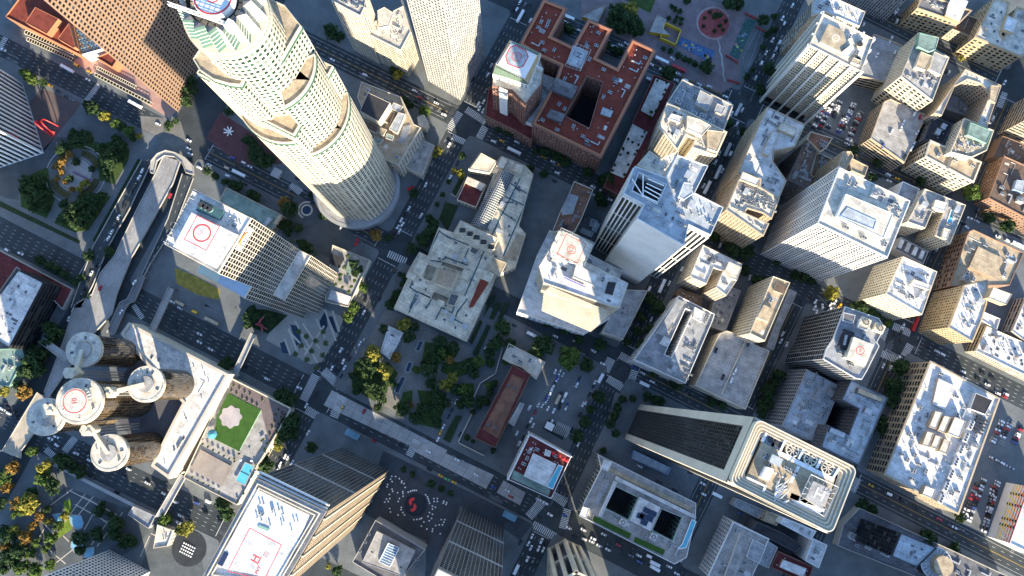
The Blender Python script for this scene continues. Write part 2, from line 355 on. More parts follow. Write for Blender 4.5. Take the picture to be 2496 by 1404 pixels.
# ------------------------------------------------------------------ buildings
STY = dict(  # bay, floor, pier share, spandrel share, depth
    punch=(3.4, 3.7, .52, .50, .35), small=(2.6, 3.4, .55, .52, .3), wide=(4.2, 3.8, .35, .45, .4), grid=(1.55, 3.9, .16, .22, .25), fins=(3.0, 3.9, .42, .10, .9), ribs=(2.2, 3.9, .5, .12, .6),
    bands=(6.0, 3.8, .05, .52, .45), egg=(2.9, 3.7, .28, .28, .8), dots=(2.4, 3.6, .5, .6, .4), curtain=(3.0, 4.0, .10, .14, .2), big=(5.2, 4.0, .3, .34, .5), slit=(2.9, 3.8, .62, .2, .5), blank=None)
class Win:
    def __init__(s, glass): s.glass = glass; s.cells = []
    def add(s, o, t, n, z, wd, ht, mi):
        c = (o[0]+n[0]*.07, o[1]+n[1]*.07, z+ht/2)
        px = max(wd, ht)*ppm(*c)*.97
        s.cells.append((px, c, t, wd, ht, mi))
    def build(s, parent):
        if not s.cells: return
        s.cells.sort(key=lambda c: -c[0]); cache = {}; st = M(); k = 0
        for px, c, t, wd, ht, mi in s.cells:
            if px >= 10 and k < 300:
                key = (round(wd, 2), round(ht, 2), mi)
                if key not in cache:
                    b = M(); b.quad((-wd/2, 0, -ht/2), (wd/2, 0, -ht/2), (wd/2, 0, ht/2), (-wd/2, 0, ht/2)); cache[key] = b.mesh('window', [s.glass[mi]])
                link('window', cache[key], parent, c, math.atan2(t[1], t[0])); k += 1
            else:
                x, y = t[0]*wd/2, t[1]*wd/2
                st.quad((c[0]-x, c[1]-y, c[2]-ht/2), (c[0]+x, c[1]+y, c[2]-ht/2), (c[0]+x, c[1]+y, c[2]+ht/2), (c[0]-x, c[1]-y, c[2]+ht/2), mi)
        o = st.build('window_panes', s.glass, parent)
        if o: o['kind'] = 'stuff'
def facade(wm, win, a, b, z0, z1, sty, mi=0, force=False, top=1.4, rnd=None, major=0):
    """piers and spandrels standing proud of the glass plane a-b, one pane in every opening; only on sides the camera can nearly see"""
    t = Vector((b[0]-a[0], b[1]-a[1])); L = t.length
    if L < 1.2 or z1-z0 < 4: return
    t /= L; n = Vector((t.y, -t.x)); mid = ((a[0]+b[0])/2, (a[1]+b[1])/2)
    if not force and -mid[0]*n.x-mid[1]*n.y < -14: return
    if sty == 'blank': return
    bay, fl, pf, sf, dp = STY[sty] if isinstance(sty, str) else sty
    if sf > .06: dp *= .5; sf *= .85
    nb = max(1, round(L/bay)); nf = max(1, round((z1-top-z0)/fl)); bw = L/nb; fh = (z1-top-z0)/nf
    A = Vector(a); an = math.atan2(t.y, t.x); pw = max(bw*pf, .12); sh_ = max(fh*sf, .1)
    R = rnd or random
    for i in range(nb+1):
        x = i*bw; x0, x1 = x-pw/2, x+pw/2; dd = dp
        if major and i % major == 0: x0 -= pw*.35; x1 += pw*.35; dd = dp+.45
        if i == 0: x0 = -dd+.02
        if i == nb: x1 = L+dd-.02
        c = A+t*((x0+x1)/2)+n*(dd/2); wm.obox(c, an, x1-x0, dd, z0, z1-.02, mi)
    for j in range(nf+1):
        z = z0+j*fh; lo, hi = z-sh_/2, z+sh_/2
        if j == 0: lo = z0
        if j == nf: hi = z1-.03
        c = A+t*(L/2)+n*((dp-.05)/2); wm.obox(c, an, L, dp-.05, lo, hi, mi, True)
    wd, ht = bw-pw+.1, fh-sh_+.1
    for i in range(nb):
        for j in range(nf):
            r = R.random(); g = 0 if r < .58 else (1 if r < .86 else 2)
            o = A+t*((i+.5)*bw)
            win.add((o.x, o.y), (t.x, t.y), (n.x, n.y), z0+j*fh+sh_/2-.05, wd, ht, g)
# rooftop equipment: shared meshes, made once per kind
KIT = {}
def kit(k):
    if k in KIT: return KIT[k]
    b = M(); ms = [STEEL, DARKM]
    if k == 'air_conditioner':
        b.obox((0, 0), 0, 3.4, 2.2, 0, 1.7, 0)
        for x in (-.85, .85): b.cyl((x, 0), .7, 1.7, 1.85, 12, 0, mc=1)
        b.obox((0, -1.12), 0, 2.6, .05, .3, 1.3, 1)
    elif k == 'cooling_tower':
        b.obox((0, 0), 0, 5, 5, 0, 3.2, 0); b.cyl((0, 0), 2.1, 3.2, 4.0, 20, 0, 1.8, mc=1)
        for q in range(4): b.obox((0, 0), q*math.pi/4, 3.5, .3, 4.0, 4.08, 0)
    elif k == 'roof_vent': b.cyl((0, 0), .35, 0, 1.0, 10, 0); b.cyl((0, 0), .55, 1.0, 1.35, 10, 0, .3)
    elif k == 'duct':
        b.obox((0, 0), 0, 7, .9, .4, 1.3, 0, True); b.obox((3.2, 1.6), 0, .9, 3.0, .4, 1.32, 0, True)
        for x in (-3, 0, 2.6): b.obox((x, 0), 0, .2, .7, 0, .4, 1)
    elif k == 'stair_penthouse': b.obox((0, 0), 0, 4.4, 3.2, 0, 2.9, 0); b.obox((0, 0), 0, 4.8, 3.6, 2.9, 3.1, 0); b.obox((2.21, 0), 0, .06, 1.0, 0, 2.1, 1)
    elif k == 'skylight':
        b.obox((0, 0), 0, 2.4, 1.6, 0, .45, 0)
        for q in (-.55, .55): b.obox((q, 0), 0, .9, 1.3, .45, .52, 1)
    elif k == 'roof_pipe':
        b.bar((-5, 0, .35), (5, 0, .35), .25, 0); b.bar((5, 0, .35), (5, 4, .35), .25, 0)
        for x in (-4, -1, 2, 4.8): b.obox((x, 0), 0, .3, .6, 0, .3, 1)
    elif k == 'condenser': b.obox((0, 0), 0, 1.3, 1.3, .15, 1.2, 0, True); b.cyl((0, 0), .5, 1.2, 1.28, 10, 0, mc=1); b.obox((0, 0), 0, 1.5, .4, 0, .15, 1)
    elif k == 'water_tank': b.cyl((0, 0), 1.8, .6, 4.0, 18, 0); b.cyl((0, 0), 1.8, 4.0, 4.8, 18, 0, .2); [b.obox((x, y), 0, .25, .25, 0, .6, 1) for x in (-1, 1) for y in (-1, 1)]
    KIT[k] = b.mesh(k, ms); return KIT[k]
def clutter(e, P, z, n, seed, kinds=None, an=UA, avoid=()):
    R = random.Random(seed); kinds = kinds or R.choice((['air_conditioner']*4+['roof_vent']*3+['duct']*3+['roof_pipe'], ['condenser']*6+['roof_pipe']*3+['stair_penthouse', 'roof_vent'], ['skylight']*4+['roof_vent']*4+['duct', 'stair_penthouse', 'water_tank'], ['cooling_tower']*2+['duct']*4+['roof_pipe']*4+['air_conditioner']*2, ['roof_vent']*7+['condenser']*2+['stair_penthouse', 'roof_pipe', 'skylight']))
    xs, ys = [p[0] for p in P], [p[1] for p in P]; put = []; tries = 0
    while len(put) < n and tries < n*14:
        tries += 1; p = (R.uniform(min(xs), max(xs)), R.uniform(min(ys), max(ys))); k = R.choice(kinds)
        r = dict(roof_vent=.8, condenser=1.2, skylight=1.8, air_conditioner=2.4, stair_penthouse=3, duct=4.2, roof_pipe=5.2, cooling_tower=4, water_tank=2.5)[k]
        if not inside(p, P) or seg_dist(p, P) < r+.8: continue
        if any(inside(p, q) or seg_dist(p, q) < r for q in avoid): continue
        if any(math.hypot(p[0]-q[0], p[1]-q[1]) < (r+q[2])*.8 for q in put): continue
        put.append((p[0], p[1], r)); reps = 1
        if k == 'condenser': reps = R.choice((1, 2, 4))
        a = an+R.choice((0, math.pi/2))
        for q in range(reps): 
            link(k, kit(k), e, (p[0]+math.cos(a)*1.7*q, p[1]+math.sin(a)*1.7*q, z), a)
def rect(rc, s, z=0):
    """px corners at height z, made ccw in the world"""
    return ccw(GK(rc, s, z))
BL = {}
def bld(name, label, cat, rc, pts, h=None, sty='punch', wall='tan', roof='white', base=None, idx=0, clut=0, pents=(), glass='d', holes=(), par=1.1, z0=0., ground=False, cornice=0, sty2=None, wall2=None, group=None, major=0, lip=None, roofh=None):
    px = K(rc, pts)
    if base: h = solve_h(px[idx], K(rc, base)[0])
    P = ccw([G(p, 0 if ground else h) for p in px]); n = len(P)
    cx, cy = sum(p[0] for p in P)/n, sum(p[1] for p in P)/n
    e = thing(name, label, cat, (cx, cy, z0), group); BL[label] = (e, P, h)
    wm = M(); wm.prism(P, z0, h, 0, False)
    Q = inset(P, .45); wm.ring(P, Q, h, 0)
    for k in range(n):
        j = (k+1) % n; wm.quad((*Q[j], h-par), (*Q[k], h-par), (*Q[k], h), (*Q[j], h))
    win = Win(GLASS[glass]); R = random.Random(len(label)*31+int(abs(cx)))
    for k in range(n):
        a, b = P[k], P[(k+1) % n]; s = sty
        if sty2 and abs((b[0]-a[0])*VD[0]+(b[1]-a[1])*VD[1]) > abs((b[0]-a[0])*UD[0]+(b[1]-a[1])*UD[1]): s = sty2   # sides that run along the cross streets
        facade(wm, win, a, b, z0, h-.4 if not cornice else h-1.2, s, 0, rnd=R, major=major)
    if cornice:
        C = inset(P, -cornice); wm.prism(C, h-1.1, h-.15, 0, False); wm.ring(C, P, h-.15, 0); wm.ring(P, C, h-1.1, 0)
    wm.build('wall', [W(wall)], e); win.build(e)
    HP = []
    for q in holes:                          # light courts: corners at roof height, floor height, floor colour, window style
        hp = ccw(GK(rc, q[0], h)); HP.append(hp); hm = M(); hw = Win(GLASS[q[4] if len(q) > 4 else glass])
        for k in range(len(hp)):
            a, b_ = hp[(k+1) % len(hp)], hp[k]; hm.quad((*a, q[1]), (*b_, q[1]), (*b_, h+.2), (*a, h+.2)); facade(hm, hw, a, b_, q[1]+.5, h-par-.3, q[3], 0, rnd=R)
        hm.ring(inset(hp, -.5), hp, h+.2); oo = inset(hp, -.5)
        for k in range(len(hp)): j = (k+1) % len(hp); hm.quad((*oo[k], h-par), (*oo[j], h-par), (*oo[j], h+.2), (*oo[k], h+.2))
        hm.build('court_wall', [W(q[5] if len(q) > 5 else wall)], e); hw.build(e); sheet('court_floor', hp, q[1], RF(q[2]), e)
    b = M()
    if HP:
        from mathutils.geometry import tessellate_polygon
        loops = [[Vector((*p, h-par)) for p in l] for l in [Q]+HP]; b.v = [tuple(v) for l in loops for v in l]
        for t_ in tessellate_polygon(loops):
            A_, B_, C_ = [b.v[i] for i in t_]; up = (B_[0]-A_[0])*(C_[1]-A_[1])-(B_[1]-A_[1])*(C_[0]-A_[0]) > 0
            b.f.append(tuple(t_) if up else tuple(t_)[::-1]); b.m.append(0)
    else: b.ngon(Q, h-par)
    b.build('roof', RF(roof), e)
    av = list(HP)
    for q in pents:                          # raised parts of the roof: corners (at their own height), rise, colour, name
        s, dz, c = q[:3]; nm = q[3] if len(q) > 3 else 'penthouse'
        PP = ccw([G(p, h+max(dz, 0)) for p in K(rc, s)]); bm = M()
        av.append(PP); bm.prism(PP, h-par, h+dz, 0, False)
        if dz > 1.6:
            QQ = inset(PP, .3); bm.ring(PP, QQ, h+dz, 0); bm.ngon(QQ, h+dz-.3, 1)
            for k in range(len(PP)):
                j = (k+1) % len(PP); bm.quad((*QQ[j], h+dz-.3), (*QQ[k], h+dz-.3), (*QQ[k], h+dz), (*QQ[j], h+dz))
        else: bm.ngon(PP, h+dz, 1)
        if nm == 'hipped_roof':
            bm = M(); bm.prism(PP, h-par, h+dz, 0, False); mid_ = [Vector(PP[0]).lerp(Vector(PP[1]), .5), Vector(PP[2]).lerp(Vector(PP[3]), .5)] if (Vector(PP[0])-Vector(PP[1])).length < (Vector(PP[1])-Vector(PP[2])).length else [Vector(PP[1]).lerp(Vector(PP[2]), .5), Vector(PP[3]).lerp(Vector(PP[0]), .5)]
            r0, r1 = mid_[0].lerp(mid_[1], .28), mid_[0].lerp(mid_[1], .72); o2 = inset(PP, -.5)
            for k in range(4):
                a_, b_ = Vector(o2[k]), Vector(o2[(k+1) % 4]); ra = r0 if (a_-r0).length < (a_-r1).length else r1; rb = r0 if (b_-r0).length < (b_-r1).length else r1
                if ra is rb: i_ = len(bm.v); bm.v += [(*a_, h+dz), (*b_, h+dz), (*ra, h+dz+2.6)]; bm.f.append((i_, i_+1, i_+2)); bm.m.append(1)
                else: bm.quad((*a_, h+dz), (*b_, h+dz), (*rb, h+dz+2.6), (*ra, h+dz+2.6), 1)
        bm.build(nm, [W(q[4] if len(q) > 4 else wall), RF(c)], e)
    if clut > 3:
        RP = random.Random(len(label)+n); xs, ys = [p[0] for p in P], [p[1] for p in P]; I2 = inset(P, 1.2); k = t_ = 0
        while k < clut//3+1 and t_ < 60:
            t_ += 1; c_ = (RP.uniform(min(xs), max(xs)), RP.uniform(min(ys), max(ys))); sx, sy = RP.uniform(2, 6), RP.uniform(1.5, 4)
            if not inside(c_, I2) or seg_dist(c_, I2) < math.hypot(sx, sy)/2 or any(inside(c_, a_) or seg_dist(c_, a_) < math.hypot(sx, sy)/2 for a_ in av): continue
            pm = M(); pm.obox(c_, UA, sx, sy, h-par-.02, h-par+.03+.012*k); pm.build('roof_patch', RF(RP.choice(('conc', 'grey', 'white', 'cream', 'dgrey'))), e); k += 1
    if clut:
        ar = abs(area(P)); clutter(e, inset(P, 1.0), h-par, int(clut*2.2)+2, int(abs(cx*7+cy*3)), avoid=av)
    return e
# ---- upper right quarter
bld('office_tower', 'shaded dark tower with white fins rising out of the top edge beside the brown street', 'office tower', '05', '545,180 150,0 290,-330 760,-130', 85, 'ribs', 'grey', 'grey', ground=True)
bld('office_building', 'tan corner block with golden window wall and busy blue roof court', 'office building', '05', '832,68 880,-60 1290,90 1190,192', None, 'wide', 'gold', 'dgrey', '662,215', 0, 14,
    [('1095,30 1140,-40 1265,10 1190,185 1070,130', 1.2, 'white')], cornice=.6)
bld('office_building', 'lower tan office building with small white windows between two golden blocks', 'office building', '05', '1085,232 1190,100 1430,190 1325,325', None, 'small', 'tan', 'brown', '1010,325', 0, 3)
bld('office_building', 'broad golden block with two light wings around a dark court in the far upper corner', 'office building', '05', '1330,315 1500,-30 1620,20 1540,300 1575,330 1690,60 1860,120 1900,300 1720,480', None, 'wide', 'gold', 'cream', '1185,500', 0, 10,
    [('1600,130 1700,170 1650,280 1560,250', 3, 'white')], cornice=.9)
bld('apartment_building', 'green sided block with cream windows and a pale green crown on its cluttered roof', 'apartment building', '05', '845,275 1015,320 985,425 1105,490 1035,660 1005,745 960,862 690,652', None, 'wide', 'cream', 'conc', '425,850', 7, 10,
    [('850,280 1010,322 985,420 930,440 835,395', 5, 'green', 'crown', 'green'), ('860,440 960,480 900,600 815,570', 3.5, 'tan'), ('975,440 1095,495 1030,640 930,590', 2.5, 'conc')], sty2='dots')
bld('hotel', 'U-shaped tan building wrapped around a round-ended shaded court', 'hotel', '05', '1240,590 1550,730 1425,1085 1345,1060 1455,805 1380,715 1260,675 1150,735 1040,985 975,965', 42, 'small', 'tan', 'cream', None, 0, 6, [('1460,730 1545,735 1500,880 1450,850', 2, 'tan')])
bld('low_building', 'low grey roof filling the court of the U-shaped tan building', 'building', '05', '1120,800 1230,720 1370,770 1400,900 1310,1015 1070,930', 14, 'blank', 'conc', 'grey', None, 0, 6)
bld('parking_garage', 'long tan parking garage with parked cars on its grey top deck', 'parking garage', '05', '545,870 600,845 905,985 860,1090 720,1390 430,1182', None, 'bands', 'tan', 'conc', '300,1262', 5, 0, par=1.0, glass='k')
bld('low_building', 'small dark hipped roof squeezed beside the tan parking garage', 'building', '05', '965,990 1130,1060 1050,1235 885,1190', 32, 'small', 'dark', 'black', None, 0, 2)
bld('apartment_building', 'cream block with a crowded roof terrace and green glass penthouse behind the U-shaped building', 'apartment building', '05', '1235,1010 1485,1115 1425,1285 1290,1345 1112,1300', 46, 'small', 'cream', 'tan', None, 0, 12, [('1285,1045 1470,1120 1420,1225 1260,1150', 2.5, 'green', 'penthouse', 'green')])
bld('office_building', 'tan twelve storey block with a plain sunlit roof split by a dark seam', 'office building', '15', '905,108 945,-25 1375,160 1310,325', None, 'wide', 'cream', 'tan', '685,222', 0, 3, [('1120,100 1140,105 1095,220 1080,210', .3, 'dgrey', 'roof_seam')], cornice=.7)
bld('apartment_building', 'brick red striped building with wooden roof framing and a blue canopy at the edge', 'apartment building', '15', '1575,105 1900,250 1900,740 1741,625 1440,465', None, 'small', 'rust', 'brown', '1310,515', 4, 9, [('1680,310 1760,320 1740,420 1655,390', 2.5, 'blue', 'canopy', 'blue')])
bld('office_tower', 'striped tan tower leaning in from the edge above a brown lot', 'office tower', '05', '1520,1150 1640,900 1920,1010 1800,1270', 60, 'bands', 'tan', 'tan', ground=True)
bld('low_building', 'low brown flat roof behind the brick red striped building', 'building', '05', '1560,1160 1800,1250 1720,1450 1480,1335', 12, 'blank', 'brown', 'brown', None, 0, 4)
bld('hotel', 'cream hotel with a turquoise roof pool on one of its two wings', 'hotel', '15', '895,385 1245,525 1112,858 985,785 1055,592 965,562 898,722 745,668', None, 'small', 'cream', 'conc', '800,852', 3, 6, [('985,480 1095,510 1065,580 965,545', 2.5, 'white'), ('1060,720 1115,740 1080,820 1040,800', 2.2, 'cream')])
bld('low_building', 'grey blank building tucked between the white tower and the pool hotel', 'building', '15', '705,322 850,388 790,560 640,500', None, 'blank', 'white', 'grey', '580,390', 0, 2)
P5 = bld('office_tower', 'big white gridded office tower with a sunken blue fan court on its roof', 'office tower', '15', '165,203 770,490 575,975 -24,682', 114, (2.25, 3.9, .22, .36, .5), 'white', 'cream', None, 0, 26,
    [('220,430 625,600 540,810 140,620', 3.2, 'cream', 'plant_screen'), ('230,545 480,660 455,735 170,620', 3.4, 'blue', 'fan_deck', 'blue')], major=4, glass='k')
bld('office_building', 'tan and white corner block with blue machines on its lower roof', 'office building', '15', '708,965 1000,1095 870,1463 560,1285', None, 'small', 'cream', 'white', '320,1375', 3, 16, [('800,1160 950,1215 930,1250 780,1200', 3, 'white')])
bld('warehouse', 'low ribbed roof with four pale skylight strips below the pool hotel', 'warehouse', '15', '690,800 925,925 880,1030 640,900', 14, 'blank', 'conc', 'dgrey', None, 0, 0,
    [('690,815 720,830 690,900 660,885', .5, 'white', 'skylight'), ('750,845 780,860 750,930 720,915', .5, 'white', 'skylight'), ('810,880 840,893 812,962 780,945', .5, 'white', 'skylight'), ('868,910 895,922 870,990 842,977', .5, 'white', 'skylight')])
bld('office_building', 'brown brick block with a rounded corner and a large tan roof terrace', 'office building', '15', '1255,790 1275,750 1310,735 1741,935 1620,1210 1110,1220', None, 'wide', 'rust', 'tan', '960,1255', 5, 10, [('1350,880 1560,980 1480,1150 1270,1060', 1.0, 'tan', 'terrace')])
bld('office_building', 'tall golden corner building with a narrow white cluttered roof', 'office building', '25', '1235,-15 1430,-60 1420,140 1370,300 1300,465 1100,345', None, 'small', 'gold', 'white', '835,390', 5, 16, [('1480,0 1640,60 1590,150 1440,90', 6, 'white')], cornice=.6)
bld('office_tower', 'pale tower with long dark window rows at the edge behind the golden corner building', 'office tower', '25', '1760,90 1900,160 1760,470 1640,375', None, 'bands', 'stone', 'white', '1530,345', 3, 4)
bld('low_building', 'low white roof between the golden corner building and the pale tower', 'building', '25', '1385,205 1540,270 1510,365 1365,275', 14, 'blank', 'white', 'white', None, 0, 4)
bld('office_building', 'long white roofed store with rows of dark vents by the avenue', 'office building', '25', '1425,332 1900,540 1850,800 1330,545', None, 'bands', 'cream', 'white', '1240,575', 3, 18)
HELI2 = bld('office_tower', 'pale faceted tower with dark glass flank and a red circled helipad', 'office tower', '25', '215,165 500,265 552,345 485,470 505,505 400,715 355,790 300,780 150,690 25,615 50,530 110,440', None, 'curtain', 'steel', 'grey', '-304,650', 9, 6,
    [('200,215 300,240 280,310 190,285', 1.8, 'dgrey'), ('340,270 420,300 400,370 320,345', 2.5, 'conc', 'fan_room')], glass='k')
bld('office_tower', 'grey roofed tower with dark horizontal ribs beside the faceted helipad tower', 'office tower', '24', '1295,705 1580,850 1380,1335 1080,1185', None, (2.9, 3.9, .26, .26, .8), 'grey', 'blue', '930,1115', 3, 16, [('1310,790 1360,815 1340,860 1285,830', 2, 'grey'), ('1390,870 1430,890 1400,1000 1340,970', 2.4, 'grey'), ('1480,870 1530,895 1505,945 1460,920', 2.2, 'grey')], glass='k')
bld('office_building', 'notched dark building with punched windows next to the grey roofed tower', 'office building', '25', '265,790 578,945 335,1522 8,1367 70,1182 243,1262 330,1040 185,962', 58, 'dots', 'dark', 'blue', None, 0, 12, [('330,860 540,945 520,985 310,905', 3, 'tan'), ('90,1200 215,1250 200,1290 75,1240', 1.5, 'blue')], glass='k')
STORE = bld('department_store', 'huge old department store with a white roof full of sheds and fans', 'department store', '25', '945,640 1045,690 1530,955 1180,1937 555,1597', None, 'big', 'tan', 'white', '380,1607', 4, 30,
    [('985,1060 1045,1075 990,1215 930,1195', 4, 'cream', 'roof_shed'), ('1060,1100 1120,1115 1060,1250 1005,1225', 4, 'cream', 'roof_shed'), ('1150,1110 1245,1150 1190,1290 1090,1250', 4.5, 'white', 'roof_shed'),
     ('915,1235 975,1250 930,1370 870,1350', 4, 'cream', 'roof_shed'), ('985,1265 1040,1285 1000,1390 945,1370', 4, 'cream', 'roof_shed'), ('1060,1300 1120,1320 1080,1430 1015,1405', 4, 'cream', 'roof_shed'),
     ('1330,905 1475,965 1410,1090 1280,1040', 3.5, 'black', 'cooling_rack', 'steel'), ('900,1700 990,1735 960,1810 870,1775', 4, 'white'), ('1010,780 1160,850 1060,1050 960,1000', 1.5, 'white', 'roof_section')], cornice=.8)
e, P, h = BL['huge old department store with a white roof full of sheds and fans']
clutter(e, ccw(GK('25', '1290,1010 1490,1000 1340,1480 1130,1900 1060,1860 1230,1400', h)), h-1.1, 46, 77, ['cooling_tower']*3+['duct', 'condenser', 'roof_pipe', 'air_conditioner'])
for k_ in range(7):
    p = GK('25', '%d,%d' % (1290-k_*42, 1180+k_*105), h+2)[0]; bm = M(); bm.obox(p, VA, 7, 3.4, h-1, h+2.2, 0)
    for q in (-2.2, 0, 2.2): bm.cyl((p[0]+VD[0]*q, p[1]+VD[1]*q), .95, h+2.2, h+2.5, 14, 0, mc=1)
    bm.build('fan_bank', [W('steel'), DARKM], e)
for k_ in range(5):
    p = GK('25', '%d,%d' % (1400-k_*14, 1130+k_*26), h+2)[0]; bm = M(); bm.obox(p, UA, 9, 1.1, h-1, h+1.2); bm.build('rack', DARKM, e)
bld('mural_building', 'striped yellow and red painted building at the lower parking lot', 'building', '35', '1620,1125 1790,640 2100,780 1900,1260', None, 'blank', 'white', 'white', '1425,1062', 0, 3)
bld('theatre', 'low theatre block with pale parapet wrapped round the dark glass slab', 'theatre', '35', '335,822 1120,1180 1600,1404 1400,1560 800,1404 145,1145 200,960', 10, 'blank', 'stone', 'dgrey', None, 0, 12)
bld('office_tower', 'dark glass slab in deep shade rising from the low theatre block', 'office tower', '35', '690,1038 1000,1165 830,1330 610,1235', None, 'curtain', 'black', 'blue', '225,1080', 3, 4, glass='k')
# ---- hill and olive
bld('office_building', 'shaded grey building with a stepped cluttered roof behind the cream gridded tower', 'office building', '04', '1340,5 1440,-60 1790,100 1740,225 1440,95 1330,130', 70, 'grid', 'stone', 'white', None, 0, 14)
P9 = bld('office_tower', 'cream gridded tower on stilts with a tan rooftop deck and round emblem', 'office tower', '04', '1310,385 1425,110 1860,330 1755,612', 104, (1.6, 3.5, .32, .42, .4), 'cream', 'cream', None, 0, 5,
    [('1475,205 1600,265 1625,360 1580,445 1400,360', 1.2, 'tan', 'roof_deck'), ('1690,490 1755,520 1740,560 1670,530', 2, 'tan'), ('1590,440 1680,370 1700,430 1650,490', 2.5, 'white')], z0=13)
bld('parking_garage', 'flat grey parking deck between the cream gridded tower and the green sided block', 'parking garage', '05', '465,290 700,385 570,705 310,640 400,430', 18, 'bands', 'tan', 'grey', None, 0, 0, glass='k')
bld('office_building', 'long white roofed building with a raised shed and a notch of windows', 'office building', '04', '952,912 1275,1065 1190,1250 1010,1290 1000,1380 1115,1545 1050,1700 720,1530 700,1480', 62, 'small', 'tan', 'white', None, 0, 12,
    [('1075,1045 1205,1095 1180,1165 1040,1105', 2.5, 'cream'), ('995,1120 1055,1130 965,1335 905,1310', 3, 'white')])
bld('rooftop_bar_building', 'dark flank building with a brown roof bar ringed by string lights', 'bar building', '14', '1262,0 1370,60 1310,250 1330,300 1290,380 1115,305 1180,180', 50, 'dots', 'dark', 'brown', None, 0, 6)
bld('low_building', 'small hipped red roof and tower at the edge of the parking lot', 'building', '04', '1320,1125 1510,1180 1460,1260 1400,1300 1290,1190', 26, 'small', 'cream', 'tile', None, 0, 2)
bld('low_building', 'low shaded roof between the string light bar and the tan slab', 'building', '14', '1370,70 1530,140 1440,330 1320,270', 14, 'blank', 'stone', 'brown', None, 0, 4)
bld('office_building', 'narrow tan slab standing edge-on behind the big white tower', 'office building', '14', '1600,65 1665,65 1690,110 1620,220 1560,190', 62, 'small', 'tan', 'tan', None, 0, 2)
bld('office_building', 'small tan block with a sunlit terrace behind the big white tower', 'office building', '15', '235,105 410,195 380,280 265,230', 58, 'small', 'tan', 'tan', None, 0, 4)
bld('office_building', 'old tan block with a square light court and condensers on its roof', 'office building', '14', '600,565 740,235 895,300 885,370 1050,470 985,640 915,590 780,550 750,590 960,685 915,785', 66, 'small', 'tan', 'cream', None, 0, 20,
    [('740,240 890,305 860,360 715,305', 3, 'white')], cornice=.5)
bld('office_building', 'cluttered E-shaped block with two wings between the white slab tower and the narrow street', 'office building', '14', '400,865 735,1030 690,1170 600,1300 510,1230 570,1090 490,1060 430,1200 310,1150 290,1130', 48, 'small', 'stone', 'white', None, 0, 34,
    [('620,1010 730,1060 690,1170 640,1150 590,1080', 4, 'cream')])
bld('low_building', 'low shaded roof with dark vents below the E-shaped block', 'building', '24', '200,10 390,80 380,165 330,160 170,60', 16, 'blank', 'brown', 'brown', None, 0, 4)
bld('low_building', 'cluttered grey low roof beside the empty dark lot', 'building', '24', '490,130 650,0 725,30 590,380 440,330', 12, 'blank', 'conc', 'grey', None, 0, 16)
bld('office_building', 'white roofed block with a long dark slot of light court', 'office building', '24', '195,75 500,230 480,290 330,640 250,822 -190,620', 34, 'slit', 'white', 'grey', None, 0, 12, holes=[('250,185 315,208 130,602 72,575', 3, 'black', 'slit')], pents=
    [('185,100 245,130 60,420 0,390', 1.2, 'grey', 'roof_section'), ('70,420 125,450 95,510 30,480', 2, 'white'), ('330,170 420,220 390,300 320,260', 3, 'white')])
GAR = bld('parking_garage', 'two lane parking garage with nearly empty striped top deck', 'parking garage', '24', '605,372 700,405 770,460 970,548 765,1045 335,840 540,400', 24, 'bands', 'cream', 'conc', None, 0, 0, par=1.2, glass='k')
bld('office_building', 'slender tan roofed building with sunken brown courts above the parking garage', 'office building', '24', '1000,-95 1145,-40 930,460 800,395', 58, 'small', 'cream', 'tan', None, 0, 6,
    [('1030,-40 1110,-10 1085,60 1005,30', .3, 'brown', 'roof_court'), ('920,150 1000,185 960,300 860,260', 1.4, 'tan')])
bld('low_building', 'low terrace roof with rows of grey panels along the curved street', 'building', '24', '1140,15 1205,45 1060,360 1005,535 945,505 1010,330', 16, 'blank', 'conc', 'grey', None, 0, 10)
bld('helipad_tower', 'stone tower with the orange numbered helipad raised on its roof', 'office tower', '13', '500,890 570,740 740,790 865,860 800,1010 1165,1195 1090,1404 1010,1390 440,1190 400,1050', 92, 'bands', 'cream', 'white', None, 0, 6,
    [('720,1030 900,1130 880,1220 690,1140', 6, 'white'), ('990,1180 1060,1190 1030,1300 960,1280', .3, 'black', 'air_well')])
bld('low_building', 'low white setback roof around the stone helipad tower', 'building', '13', '490,740 560,775 800,930 1110,1085 1060,1250 1000,1500 790,1628 210,1440 380,960', 26, 'wide', 'white', 'white', None, 0, 8)
bld('low_building', 'narrow grey roof with a row of white frames beside the stone helipad tower', 'building', '23', '1150,20 1330,30 1120,445 940,385 1040,200', 22, 'slit', 'stone', 'grey', None, 0, 8)
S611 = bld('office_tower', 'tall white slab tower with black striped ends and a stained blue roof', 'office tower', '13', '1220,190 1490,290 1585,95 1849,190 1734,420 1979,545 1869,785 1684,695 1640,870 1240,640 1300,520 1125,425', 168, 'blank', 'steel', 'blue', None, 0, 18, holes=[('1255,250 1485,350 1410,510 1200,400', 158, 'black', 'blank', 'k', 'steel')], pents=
    [('1640,330 1700,340 1715,430 1640,480 1595,450', 3, 'blue')])
